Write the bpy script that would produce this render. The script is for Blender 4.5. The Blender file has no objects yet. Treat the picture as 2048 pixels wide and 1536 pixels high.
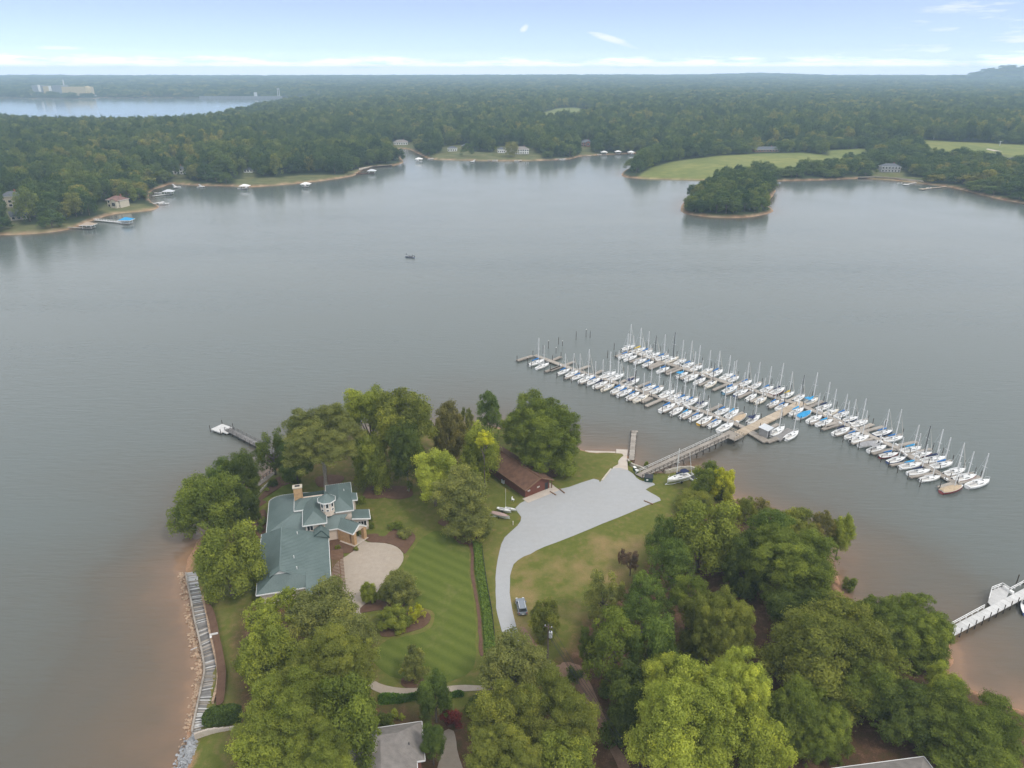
import bpy, math, random
import numpy as np
from mathutils import Vector, Matrix

random.seed(7)
RNG = np.random.default_rng(7)
SC = bpy.context.scene
COL = SC.collection
R = math.radians

# ------------------------------------------------------------------ camera
F_PX, CX, CY, CAM_H = 1456.0, 1024.0, 768.0, 100.0          # focal length and centre in survey pixels (2048 x 1536)
PITCH = math.atan((768 - 146) / 1456)
cam = bpy.data.cameras.new('camera')
cam.sensor_width = 36.0
cam.lens = 36.0 * F_PX / 2048
cam.clip_start, cam.clip_end = 1.0, 90000.0
cam_o = bpy.data.objects.new('camera', cam)
COL.objects.link(cam_o)
cam_o.location = (0, 0, CAM_H)
cam_o.rotation_euler = (R(90) - PITCH, 0, 0)
SC.camera = cam_o

# ------------------------------------------------------------------ sky, sun, exposure
SUN_EL, SUN_AZ = R(52), R(128)          # azimuth clockwise from +Y: from the right and behind the camera
world = bpy.data.worlds.new('World')
SC.world = world
world.use_nodes = True


def build_world():
    nt = world.node_tree
    nt.nodes.clear()
    N, L = nt.nodes.new, nt.links.new

    def math_n(op, a, b=None, c=None, clamp=False):
        n = N('ShaderNodeMath'); n.operation = op; n.use_clamp = clamp
        for i, v in enumerate((a, b, c)):
            if v is None: continue
            if isinstance(v, (int, float)): n.inputs[i].default_value = v
            else: L(v, n.inputs[i])
        return n.outputs[0]

    def sstep(v, a, b):
        n = N('ShaderNodeMapRange'); n.interpolation_type = 'SMOOTHSTEP'
        L(v, n.inputs[0]); n.inputs[1].default_value = a; n.inputs[2].default_value = b
        return n.outputs[0]
    tc = N('ShaderNodeTexCoord')
    sep = N('ShaderNodeSeparateXYZ'); L(tc.outputs['Generated'], sep.inputs[0])
    X, Y, Z = sep.outputs
    zc = math_n('MAXIMUM', Z, 0.0)
    el = math_n('MULTIPLY', math_n('ARCSINE', zc), 180 / math.pi)           # degrees
    az = math_n('MULTIPLY', math_n('ARCTAN2', X, Y), 180 / math.pi)
    comb = N('ShaderNodeCombineXYZ')
    L(X, comb.inputs[0]); L(Y, comb.inputs[1]); L(math_n('MULTIPLY_ADD', zc, 3.2, 0.05), comb.inputs[2])
    nrm = N('ShaderNodeVectorMath'); nrm.operation = 'NORMALIZE'; L(comb.outputs[0], nrm.inputs[0])
    sky = N('ShaderNodeTexSky'); sky.sky_type = 'NISHITA'; sky.sun_disc = False
    sky.sun_elevation = SUN_EL; sky.sun_rotation = SUN_AZ
    sky.air_density = 1.0; sky.dust_density = 0.6; sky.ozone_density = 1.4
    L(nrm.outputs[0], sky.inputs[0])
    # azimuth / elevation space for the clouds
    ce = N('ShaderNodeCombineXYZ')
    L(math_n('MULTIPLY', az, 0.16), ce.inputs[0]); L(math_n('MULTIPLY', el, 1.1), ce.inputs[1])
    nz = N('ShaderNodeTexNoise'); nz.inputs['Scale'].default_value = 1.6; nz.inputs['Detail'].default_value = 7
    nz.inputs['Roughness'].default_value = 0.62
    L(ce.outputs[0], nz.inputs['Vector'])
    n1 = nz.outputs[0]
    n1c = math_n('SUBTRACT', n1, 0.5)
    # low bank of cloud along the horizon
    top = math_n('MULTIPLY_ADD', n1c, 2.2, 0.74)
    bank = sstep(math_n('SUBTRACT', top, el), -0.55, 0.5)
    # thin streaks to the right
    fr = sstep(az, 16.0, 34.0)
    st = math_n('MULTIPLY', math_n('MULTIPLY', sstep(n1, 0.40, 0.72), fr), sstep(el, 0.4, 1.5))

    def puff(a, e, sa, se, tilt=0.0, thr=0.1):
        da = math_n('SUBTRACT', az, a); de = math_n('SUBTRACT', math_n('SUBTRACT', el, e), math_n('MULTIPLY', da, tilt))
        r2 = math_n('ADD', math_n('POWER', math_n('DIVIDE', da, sa), 2.0), math_n('POWER', math_n('DIVIDE', de, se), 2.0))
        v = math_n('SUBTRACT', math_n('MULTIPLY_ADD', n1c, 2.4, 1.0), r2)
        return math_n('MULTIPLY', sstep(v, -0.1, 1.2), 0.8)
    p1 = puff(0.9, 2.95, 0.42, 0.34, 0.4)
    p2 = puff(7.2, 2.15, 2.3, 0.30, -0.28)
    p3 = puff(-29.5, 1.45, 1.9, 0.16)
    # high even veil that covers the rest of the sky
    veil = math_n('MULTIPLY_ADD', sstep(el, 4.3, 8.5), 0.76, 0.18)
    f = math_n('MAXIMUM', bank, math_n('MULTIPLY', st, 0.75))
    for p in (p1, p2, p3, veil): f = math_n('MAXIMUM', f, p)
    mx = N('ShaderNodeMix'); mx.data_type = 'RGBA'
    L(f, mx.inputs['Factor'])
    tint = N('ShaderNodeMix'); tint.data_type = 'RGBA'; tint.blend_type = 'MULTIPLY'; tint.inputs['Factor'].default_value = 1.0
    L(sky.outputs[0], tint.inputs['A']); tint.inputs['B'].default_value = SKY_TINT
    L(tint.outputs['Result'], mx.inputs['A'])
    low = N('ShaderNodeMix'); low.data_type = 'RGBA'; L(sstep(el, 0.5, 1.7), low.inputs['Factor'])          # sunlit heads of the far bank are brighter than the veil
    low.inputs['A'].default_value = CLOUD_BANK; low.inputs['B'].default_value = CLOUD; L(low.outputs['Result'], mx.inputs['B'])
    bg = N('ShaderNodeBackground'); bg.inputs[1].default_value = 0.15
    L(mx.outputs['Result'], bg.inputs[0])
    out = N('ShaderNodeOutputWorld'); L(bg.outputs[0], out.inputs[0])


SKY_TINT = (1.40, 1.30, 1.38, 1)
CLOUD = (7.0, 7.1, 7.25, 1)
CLOUD_BANK = (14.5, 14.5, 14.8, 1)
build_world()

sun = bpy.data.lights.new('sun', 'SUN')
sun.energy, sun.angle, sun.color = 1.5, R(10), (1.0, 0.95, 0.87)
sun_o = bpy.data.objects.new('sun', sun)
COL.objects.link(sun_o)
sdir = Vector((math.sin(SUN_AZ) * math.cos(SUN_EL), math.cos(SUN_AZ) * math.cos(SUN_EL), math.sin(SUN_EL)))
sun_o.rotation_euler = sdir.to_track_quat('Z', 'Y').to_euler()
sun_o.location = (60, -40, 240)

vs = SC.view_settings
SC.display_settings.display_device = 'sRGB'
vs.view_transform, vs.look, vs.exposure, vs.gamma = 'Standard', 'None', 0.12, 1.0
vs.use_curve_mapping = False
SC.render.engine = 'CYCLES'
cy = SC.cycles
cy.use_denoising = True
cy.max_bounces, cy.diffuse_bounces, cy.glossy_bounces, cy.transmission_bounces, cy.volume_bounces = 6, 3, 2, 3, 1
cy.transparent_max_bounces = 6
cy.use_adaptive_sampling = True
cy.adaptive_threshold = 0.015
cy.caustics_reflective = cy.caustics_refractive = False

# ------------------------------------------------------------------ survey helpers
_c, _s = math.cos(PITCH), math.sin(PITCH)
FWD, UPV, RT = np.array([0, _c, -_s]), np.array([0, _s, _c]), np.array([1.0, 0, 0])
CAM = np.array([0, 0, CAM_H])


def P(x, y, z=0.0):
    """where the sight line through a survey pixel meets the level z"""
    d = FWD + RT * (x - CX) / F_PX + UPV * (CY - y) / F_PX
    return CAM + d * ((z - CAM_H) / d[2])


def proj(p):
    v = np.asarray(p) - CAM
    d = v @ FWD
    return CX + F_PX * (v @ RT) / d, CY - F_PX * (v @ UPV) / d, d


def zoomer(ox, oy, k):
    return lambda x, y: (ox + x / k, oy + y / k)


def smooth_poly(pts, n=4, closed=True):
    pts = [np.asarray(p, float) for p in pts]
    m = len(pts); out = []
    for i in range(m if closed else m - 1):
        if closed: p0, p1, p2, p3 = pts[i - 1], pts[i], pts[(i + 1) % m], pts[(i + 2) % m]
        else: p0, p1, p2, p3 = pts[max(i - 1, 0)], pts[i], pts[i + 1], pts[min(i + 2, m - 1)]
        for j in range(n):
            t = j / n
            out.append(0.5 * (2 * p1 + (p2 - p0) * t + (2 * p0 - 5 * p1 + 4 * p2 - p3) * t * t + (3 * p1 - p0 - 3 * p2 + p3) * t ** 3))
    if not closed: out.append(pts[-1])
    return out


def sdf(px, py, poly):
    """signed distance to a polygon, positive inside"""
    poly = np.asarray(poly)[:, :2]
    a, b = poly, np.roll(poly, -1, 0)
    d2 = np.full(px.shape, 1e18); ins = np.zeros(px.shape, bool)
    for (ax, ay), (bx, by) in zip(a, b):
        ex, ey = bx - ax, by - ay
        L2 = ex * ex + ey * ey + 1e-9
        t = np.clip(((px - ax) * ex + (py - ay) * ey) / L2, 0, 1)
        d2 = np.minimum(d2, (px - ax - t * ex) ** 2 + (py - ay - t * ey) ** 2)
        c = ((ay > py) != (by > py)) & (px < ex * (py - ay) / (ey if abs(ey) > 1e-9 else 1e-9) + ax)
        ins ^= c
    d = np.sqrt(d2)
    return np.where(ins, d, -d)


def sstep(x, a, b):
    t = np.clip((x - a) / (b - a), 0, 1)
    return t * t * (3 - 2 * t)


def vnoise(x, y, seed=0):
    """smooth pseudo noise in -1..1 from a few rotated sines"""
    r = np.random.default_rng(seed); v = 0
    for k in range(6):
        a, f, p = r.uniform(0, 6.28), r.uniform(0.6, 1.8), r.uniform(0, 6.28)
        v = v + np.sin((x * math.cos(a) + y * math.sin(a)) * f + p + 1.3 * np.sin((x * math.sin(a) - y * math.cos(a)) * f * 0.7 + p * 2))
    return v / 6


# ------------------------------------------------------------------ objects
def tag(o, label=None, cat=None, group=None, kind=None):
    if label: o['label'] = label
    if cat: o['category'] = cat
    if group: o['group'] = group
    if kind: o['kind'] = kind
    return o


def thing(name, loc, rz=0.0, label=None, cat=None, group=None, scale=1.0):
    o = bpy.data.objects.new(name, None)
    o.empty_display_size = 0.5
    COL.objects.link(o)
    o.location = loc; o.rotation_euler = (0, 0, rz)
    if scale != 1.0: o.scale = (scale,) * 3 if isinstance(scale, (int, float)) else scale
    return tag(o, label, cat, group)


def link(name, mesh, parent=None, loc=(0, 0, 0), rz=0.0, color=None):
    o = bpy.data.objects.new(name, mesh)
    COL.objects.link(o)
    o.parent = parent
    o.location = loc
    if rz: o.rotation_euler = (0, 0, rz)
    if color: o.color = color
    return o


class MB:
    """collects faces into one mesh"""
    def __init__(s): s.v, s.f = [], []

    def add(s, vs_, fs):
        k = len(s.v); s.v += [tuple(map(float, p)) for p in vs_]
        s.f += [tuple(i + k for i in f) for f in fs]
        return s

    def box(s, c, d, rz=0.0):
        ca, sa = math.cos(rz), math.sin(rz); vs_ = []
        for z in (-.5, .5):
            for x, y in ((-.5, -.5), (.5, -.5), (.5, .5), (-.5, .5)):
                X, Y = x * d[0], y * d[1]
                vs_.append((c[0] + X * ca - Y * sa, c[1] + X * sa + Y * ca, c[2] + z * d[2]))
        return s.add(vs_, [(3, 2, 1, 0), (4, 5, 6, 7), (0, 1, 5, 4), (1, 2, 6, 5), (2, 3, 7, 6), (3, 0, 4, 7)])

    def prism(s, pts, z0, z1):
        n = len(pts)
        a = sum(pts[i][0] * pts[(i + 1) % n][1] - pts[(i + 1) % n][0] * pts[i][1] for i in range(n))
        if a < 0: pts = pts[::-1]
        vs_ = [(p[0], p[1], z0) for p in pts] + [(p[0], p[1], z1) for p in pts]
        return s.add(vs_, [tuple(range(n))[::-1], tuple(range(n, 2 * n))] + [(i, (i + 1) % n, n + (i + 1) % n, n + i) for i in range(n)])

    def slab(s, pts, t=0.12):
        """a roof plane with thickness, points given counter-clockwise from above"""
        n = len(pts)
        vs_ = [tuple(p) for p in pts] + [(p[0], p[1], p[2] - t) for p in pts]
        return s.add(vs_, [tuple(range(n)), tuple(range(n, 2 * n))[::-1]] + [(i, n + i, n + (i + 1) % n, (i + 1) % n) for i in range(n)])

    def beam(s, p, q, w, h=None):
        h = h or w
        p, q = Vector(p), Vector(q); d = (q - p)
        L = d.length
        if L < 1e-6: return s
        d /= L
        side = d.cross(Vector((0, 0, 1)))
        side = side.normalized() if side.length > 1e-4 else Vector((1, 0, 0))
        upv = side.cross(d)
        vs_ = []
        for e in (p, q):
            for a, b in ((-1, -1), (1, -1), (1, 1), (-1, 1)):
                vs_.append(e + side * (a * w / 2) + upv * (b * h / 2))
        return s.add(vs_, [(0, 1, 2, 3), (7, 6, 5, 4), (0, 4, 5, 1), (1, 5, 6, 2), (2, 6, 7, 3), (3, 7, 4, 0)])

    def tube(s, pts, rad, n=8, cap=True):
        k0 = len(s.v); pts = [Vector(p) for p in pts]; m = len(pts)
        for i, p in enumerate(pts):
            d = (pts[min(i + 1, m - 1)] - pts[max(i - 1, 0)]).normalized()
            a = d.cross(Vector((0, 0, 1)))
            a = a.normalized() if a.length > 1e-3 else Vector((1, 0, 0))
            b = d.cross(a)
            r = rad[i] if isinstance(rad, (list, tuple)) else rad
            for j in range(n):
                t = 2 * math.pi * j / n
                s.v.append(tuple(p + a * (r * math.cos(t)) + b * (r * math.sin(t))))
        for i in range(m - 1):
            for j in range(n):
                q = (j + 1) % n
                s.f.append((k0 + i * n + j, k0 + (i + 1) * n + j, k0 + (i + 1) * n + q, k0 + i * n + q))
        if cap:
            s.f.append(tuple(k0 + j for j in range(n)))
            s.f.append(tuple(k0 + (m - 1) * n + j for j in reversed(range(n))))
        return s

    def loft(s, rings, closed=True, caps=True):
        k0 = len(s.v); n = len(rings[0])
        for r in rings: s.v += [tuple(map(float, p)) for p in r]
        for i in range(len(rings) - 1):
            for j in range(n if closed else n - 1):
                q = (j + 1) % n
                s.f.append((k0 + i * n + j, k0 + i * n + q, k0 + (i + 1) * n + q, k0 + (i + 1) * n + j))
        if caps:
            s.f.append(tuple(k0 + j for j in reversed(range(n))))
            s.f.append(tuple(k0 + (len(rings) - 1) * n + j for j in range(n)))
        return s

    def mesh(s, name, mat, smooth=False):
        me = bpy.data.meshes.new(name)
        me.from_pydata(s.v, [], s.f)
        me.materials.append(mat)
        if smooth: me.polygons.foreach_set('use_smooth', [True] * len(me.polygons))
        me.validate()
        return me

    def build(s, name, mat, parent=None, loc=(0, 0, 0), rz=0.0, smooth=False):
        return link(name, s.mesh(name, mat, smooth), parent, loc, rz)


def quad_mesh(name, V, mat, tone=None, nper=4):
    """V: (n, 4, 3) quads -> mesh with a per-face 'tone' attribute"""
    n = len(V)
    me = bpy.data.meshes.new(name)
    me.vertices.add(n * nper); me.vertices.foreach_set('co', np.ascontiguousarray(V, np.float32).ravel())
    me.loops.add(n * nper); me.loops.foreach_set('vertex_index', np.arange(n * nper, dtype=np.int32))
    me.polygons.add(n)
    me.polygons.foreach_set('loop_start', np.arange(0, n * nper, nper, dtype=np.int32))
    me.polygons.foreach_set('loop_total', np.full(n, nper, np.int32))
    if tone is not None:
        at = me.attributes.new('tone', 'FLOAT', 'FACE'); at.data.foreach_set('value', np.ascontiguousarray(tone, np.float32))
    me.materials.append(mat)
    me.update(calc_edges=True)
    return me


def grid_mesh(name, X, Y, Z, mat, attrs=None, keep=None):
    h, w = X.shape
    me = bpy.data.meshes.new(name)
    co = np.stack([X, Y, Z], -1).reshape(-1, 3)
    idx = np.arange(h * w).reshape(h, w)
    q = np.stack([idx[:-1, :-1], idx[:-1, 1:], idx[1:, 1:], idx[1:, :-1]], -1).reshape(-1, 4)
    if keep is not None: q = q[keep.reshape(-1)]
    n = len(q)
    me.vertices.add(h * w); me.vertices.foreach_set('co', co.astype(np.float32).ravel())
    me.loops.add(n * 4); me.loops.foreach_set('vertex_index', q.astype(np.int32).ravel())
    me.polygons.add(n)
    me.polygons.foreach_set('loop_start', np.arange(0, n * 4, 4, dtype=np.int32))
    me.polygons.foreach_set('loop_total', np.full(n, 4, np.int32))
    me.polygons.foreach_set('use_smooth', [True] * n)
    for k, v in (attrs or {}).items():
        at = me.attributes.new(k, 'FLOAT', 'POINT'); at.data.foreach_set('value', v.astype(np.float32).ravel())
    me.materials.append(mat)
    me.update(calc_edges=True)
    return me


# ------------------------------------------------------------------ materials
def new_mat(name):
    m = bpy.data.materials.new(name); m.use_nodes = True
    nt = m.node_tree; b = nt.nodes['Principled BSDF']
    return m, nt, b


def node(nt, typ, **kw):
    n = nt.nodes.new(typ)
    for k, v in kw.items():
        if k.startswith('i_'):
            key = k[2:]
            n.inputs[int(key) if key.isdigit() else key.replace('_', ' ')].default_value = v
        else: setattr(n, k, v)
    return n


def ramp(nt, fac, stops):
    r = nt.nodes.new('ShaderNodeValToRGB')
    e = r.color_ramp.elements
    while len(e) < len(stops): e.new(0.5)
    for el, (p, c) in zip(e, stops):
        el.position = p; el.color = (*c, 1) if len(c) == 3 else c
    nt.links.new(fac, r.inputs[0])
    return r.outputs[0]


def mixc(nt, fac, a, b, mode='MIX'):
    m = nt.nodes.new('ShaderNodeMix'); m.data_type = 'RGBA'; m.blend_type = mode
    for k, v in (('Factor', fac), ('A', a), ('B', b)):
        if isinstance(v, (int, float)): m.inputs[k].default_value = v
        elif isinstance(v, tuple): m.inputs[k].default_value = (*v, 1) if len(v) == 3 else v
        else: nt.links.new(v, m.inputs[k])
    return m.outputs['Result']


def mth(nt, op, a, b=None, c=None, clamp=False):
    n = nt.nodes.new('ShaderNodeMath'); n.operation = op; n.use_clamp = clamp
    for i, v in enumerate((a, b, c)):
        if v is None: continue
        if isinstance(v, (int, float)): n.inputs[i].default_value = v
        else: nt.links.new(v, n.inputs[i])
    return n.outputs[0]


def noise(nt, scale, detail=4, vec=None, rough=0.55):
    n = node(nt, 'ShaderNodeTexNoise', i_Scale=scale, i_Detail=detail, i_Roughness=rough)
    if vec is not None: nt.links.new(vec, n.inputs['Vector'])
    return n.outputs[0]


def position(nt): return nt.nodes.new('ShaderNodeNewGeometry').outputs['Position']


def attr(nt, name, typ='GEOMETRY'):
    return node(nt, 'ShaderNodeAttribute', attribute_name=name, attribute_type=typ).outputs['Fac']


def plain(name, col, rough=0.7, var=0.12, scale=1.5, metal=0.0, bump=0.0, spec=0.3):
    """a weathered single-colour surface: two noise scales vary tone and roughness"""
    m, nt, b = new_mat(name)
    v = position(nt)
    big, fine = noise(nt, scale, 3, v), noise(nt, scale * 9, 4, v)
    k = mth(nt, 'ADD', mth(nt, 'MULTIPLY', big, 0.6), mth(nt, 'MULTIPLY', fine, 0.4))
    lo, hi = tuple(c * (1 - var * 1.6) for c in col), tuple(min(1, c * (1 + var * 1.6)) for c in col)
    nt.links.new(ramp(nt, k, [(0.3, lo), (0.7, hi)]), b.inputs['Base Color'])
    b.inputs['Roughness'].default_value = rough
    b.inputs['Metallic'].default_value = metal
    b.inputs['Specular IOR Level'].default_value = spec
    if bump:
        bp = node(nt, 'ShaderNodeBump', i_Strength=bump, i_Distance=0.05); nt.links.new(fine, bp.inputs['Height']); nt.links.new(bp.outputs[0], b.inputs['Normal'])
    return m


def leaf_mat(name, stops=None):
    """leaf faces: per-object colour (or a per-tree random pick) times a per-leaf tone"""
    m, nt, b = new_mat(name)
    nt.nodes.remove(b)
    tone = attr(nt, 'tone')
    oi = nt.nodes.new('ShaderNodeObjectInfo')
    if stops is None: base = oi.outputs['Color']
    else:
        big = noise(nt, 0.004, 3, oi.outputs['Location'])
        k = mth(nt, 'ADD', oi.outputs['Random'], mth(nt, 'MULTIPLY', mth(nt, 'SUBTRACT', big, 0.5), 0.9), clamp=True)
        base = ramp(nt, k, stops)
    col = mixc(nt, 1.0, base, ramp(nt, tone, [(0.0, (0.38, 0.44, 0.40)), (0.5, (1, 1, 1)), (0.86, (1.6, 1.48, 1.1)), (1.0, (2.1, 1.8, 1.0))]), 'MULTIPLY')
    d = nt.nodes.new('ShaderNodeBsdfDiffuse'); t = nt.nodes.new('ShaderNodeBsdfTranslucent'); mx = nt.nodes.new('ShaderNodeAddShader')
    nt.links.new(col, d.inputs[0]); nt.links.new(mixc(nt, 1.0, col, (0.50, 0.58, 0.24), 'MULTIPLY'), t.inputs[0])
    nt.links.new(d.outputs[0], mx.inputs[0]); nt.links.new(t.outputs[0], mx.inputs[1])
    nt.links.new(mx.outputs[0], nt.nodes['Material Output'].inputs[0])
    return m


def water_mat():
    m, nt, b = new_mat('lake_water')
    v = position(nt)
    sh, far = attr(nt, 'shallow'), attr(nt, 'calm')
    n0 = noise(nt, 0.02, 4, v); n1 = noise(nt, 0.12, 4, v)
    k = mth(nt, 'ADD', sh, mth(nt, 'MULTIPLY', mth(nt, 'SUBTRACT', mth(nt, 'ADD', n0, mth(nt, 'MULTIPLY', n1, 0.6)), 0.8), mth(nt, 'MULTIPLY', sh, 1.1)), clamp=True)
    deep = (0.112, 0.130, 0.122)
    col = ramp(nt, k, [(0.0, deep), (0.22, (0.108, 0.098, 0.078)), (0.55, (0.142, 0.106, 0.073)), (0.85, (0.200, 0.130, 0.084)), (1.0, (0.27, 0.165, 0.10))])
    nt.links.new(col, b.inputs['Base Color'])
    b.inputs['IOR'].default_value = 1.33
    b.inputs['Specular IOR Level'].default_value = 0.5
    rough = mth(nt, 'ADD', mth(nt, 'MULTIPLY_ADD', n0, 0.10, 0.10), mth(nt, 'MULTIPLY', attr(nt, 'wind'), -0.06))
    nt.links.new(rough, b.inputs['Roughness'])
    # wind ripples: crests run from upper left to lower right of the view
    mp = node(nt, 'ShaderNodeMapping'); mp.inputs['Rotation'].default_value = (0, 0, R(38)); mp.inputs['Scale'].default_value = (0.30, 1.35, 1.0)
    nt.links.new(v, mp.inputs[0])
    r1 = noise(nt, 0.62, 3, mp.outputs[0], 0.5)
    mp2 = node(nt, 'ShaderNodeMapping'); mp2.inputs['Rotation'].default_value = (0, 0, R(8)); mp2.inputs['Scale'].default_value = (0.22, 0.8, 1.0)
    nt.links.new(v, mp2.inputs[0])
    r2 = noise(nt, 0.5, 2, mp2.outputs[0], 0.5)
    mp3 = node(nt, 'ShaderNodeMapping'); mp3.inputs['Rotation'].default_value = (0, 0, R(-6)); mp3.inputs['Scale'].default_value = (0.25, 1.3, 1.0)
    nt.links.new(v, mp3.inputs[0])
    patch = mth(nt, 'MULTIPLY_ADD', noise(nt, 0.011, 4, mp3.outputs[0], 0.6), 2.4, -0.75, True)             # wind lanes: ruffled and slick water
    h = mth(nt, 'ADD', mth(nt, 'MULTIPLY', r1, 0.9), mth(nt, 'MULTIPLY', r2, 0.5))
    bp = node(nt, 'ShaderNodeBump', i_Distance=0.34)
    nt.links.new(h, bp.inputs['Height'])
    nt.links.new(mth(nt, 'MULTIPLY', mth(nt, 'MULTIPLY_ADD', patch, 0.62, 0.12), mth(nt, 'SUBTRACT', 1.0, mth(nt, 'MULTIPLY', far, 0.93))), bp.inputs['Strength'])
    nt.links.new(bp.outputs[0], b.inputs['Normal'])
    return m


def ground_mat():
    """peninsula ground: grass with dry patches, leaf litter under the woods, red soil at the water"""
    m, nt, b = new_mat('ground_grass')
    v = position(nt)
    n0, n1, n2 = noise(nt, 0.09, 5, v), noise(nt, 0.7, 4, v), noise(nt, 5, 3, v)
    dry = attr(nt, 'dry'); lit = attr(nt, 'litter'); soil = attr(nt, 'soil')
    g = ramp(nt, mth(nt, 'ADD', mth(nt, 'MULTIPLY', n1, 0.6), mth(nt, 'MULTIPLY', n2, 0.4)), [(0.3, (0.095, 0.112, 0.020)), (0.7, (0.155, 0.165, 0.036))])
    k = mth(nt, 'MULTIPLY', dry, mth(nt, 'MULTIPLY_ADD', n0, 5.2, -2.35), clamp=True)
    g = mixc(nt, k, g, ramp(nt, n2, [(0.3, (0.24, 0.165, 0.070)), (0.7, (0.34, 0.245, 0.115))]))
    lt = ramp(nt, mth(nt, 'ADD', mth(nt, 'MULTIPLY', n1, 0.5), mth(nt, 'MULTIPLY', n2, 0.5)), [(0.3, (0.055, 0.034, 0.020)), (0.55, (0.125, 0.070, 0.040)), (0.75, (0.20, 0.125, 0.075))])
    g = mixc(nt, mth(nt, 'MULTIPLY_ADD', mth(nt, 'SUBTRACT', n1, 0.5), 0.9, lit, True), g, lt)
    so = ramp(nt, n2, [(0.3, (0.27, 0.135, 0.075)), (0.7, (0.46, 0.28, 0.17))])
    g = mixc(nt, mth(nt, 'MULTIPLY_ADD', mth(nt, 'SUBTRACT', n1, 0.5), 0.8, soil, True), g, so)
    nt.links.new(g, b.inputs['Base Color'])
    b.inputs['Roughness'].default_value = 0.95; b.inputs['Specular IOR Level'].default_value = 0.1
    bp = node(nt, 'ShaderNodeBump', i_Strength=0.5, i_Distance=0.12); nt.links.new(n2, bp.inputs['Height']); nt.links.new(bp.outputs[0], b.inputs['Normal'])
    return m


def lawn_mat(name, dirv, width=2.9):
    """mown lawn: stripes where the mower bent the grass alternate ways"""
    m, nt, b = new_mat(name)
    v = position(nt)
    dt = node(nt, 'ShaderNodeVectorMath', operation='DOT_PRODUCT'); nt.links.new(v, dt.inputs[0])
    dt.inputs[1].default_value = (-dirv[1], dirv[0], 0)
    n0, n1, n2 = noise(nt, 0.16, 4, v), noise(nt, 0.9, 3, v), noise(nt, 6, 3, v)
    ph = mth(nt, 'MULTIPLY_ADD', dt.outputs['Value'], 2 * math.pi / width, mth(nt, 'MULTIPLY', n0, 1.1))
    st = mth(nt, 'MULTIPLY_ADD', mth(nt, 'SINE', ph), mth(nt, 'MULTIPLY', n1, 0.8), 0.5, True)
    g = ramp(nt, n2, [(0.3, (0.070, 0.098, 0.014)), (0.7, (0.108, 0.136, 0.024))])
    g = mixc(nt, mth(nt, 'MULTIPLY', st, 0.42), g, (0.165, 0.185, 0.040))
    k = mth(nt, 'MULTIPLY_ADD', mth(nt, 'ADD', mth(nt, 'MULTIPLY', n0, 0.7), mth(nt, 'MULTIPLY', n1, 0.3)), 4.5, -2.45, True)
    g = mixc(nt, mth(nt, 'MULTIPLY', k, 0.7), g, (0.205, 0.185, 0.070))
    nt.links.new(g, b.inputs['Base Color'])
    b.inputs['Roughness'].default_value = 0.95; b.inputs['Specular IOR Level'].default_value = 0.1
    bp = node(nt, 'ShaderNodeBump', i_Strength=0.4, i_Distance=0.08); nt.links.new(n2, bp.inputs['Height']); nt.links.new(bp.outputs[0], b.inputs['Normal'])
    return m


def paving(name, lo, hi, stain, big=0.12, bump=0.3):
    m, nt, b = new_mat(name)
    v = position(nt)
    n0, n1, n2 = noise(nt, big, 5, v, 0.65), noise(nt, 1.1, 5, v), noise(nt, 9, 3, v)
    c = ramp(nt, mth(nt, 'ADD', mth(nt, 'MULTIPLY', n1, 0.5), mth(nt, 'MULTIPLY', n2, 0.5)), [(0.3, lo), (0.7, hi)])
    mp = node(nt, 'ShaderNodeMapping'); mp.inputs['Rotation'].default_value = (0, 0, R(30)); mp.inputs['Scale'].default_value = (0.3, 1.6, 1)
    nt.links.new(v, mp.inputs[0])
    streak = noise(nt, 0.5, 4, mp.outputs[0], 0.6)
    k = mth(nt, 'MULTIPLY_ADD', mth(nt, 'ADD', mth(nt, 'MULTIPLY', n0, 0.6), mth(nt, 'MULTIPLY', streak, 0.4)), 3.2, -1.5, True)
    c = mixc(nt, mth(nt, 'MULTIPLY', k, 0.75), c, stain)
    nt.links.new(c, b.inputs['Base Color'])
    b.inputs['Roughness'].default_value = 0.92; b.inputs['Specular IOR Level'].default_value = 0.2
    bp = node(nt, 'ShaderNodeBump', i_Strength=bump, i_Distance=0.04); nt.links.new(n2, bp.inputs['Height']); nt.links.new(bp.outputs[0], b.inputs['Normal'])
    return m


def wood(name, lo, hi, rough=0.85):
    """grey dock boards: tone changes from object to object and along the grain"""
    m, nt, b = new_mat(name)
    v = position(nt)
    oi = nt.nodes.new('ShaderNodeObjectInfo')
    n1, n2 = noise(nt, 0.9, 4, v), noise(nt, 7, 3, v)
    k = mth(nt, 'ADD', mth(nt, 'MULTIPLY', n1, 0.45), mth(nt, 'ADD', mth(nt, 'MULTIPLY', n2, 0.3), mth(nt, 'MULTIPLY', oi.outputs['Random'], 0.25)))
    nt.links.new(ramp(nt, k, [(0.28, lo), (0.72, hi)]), b.inputs['Base Color'])
    b.inputs['Roughness'].default_value = rough; b.inputs['Specular IOR Level'].default_value = 0.2
    return m


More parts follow.
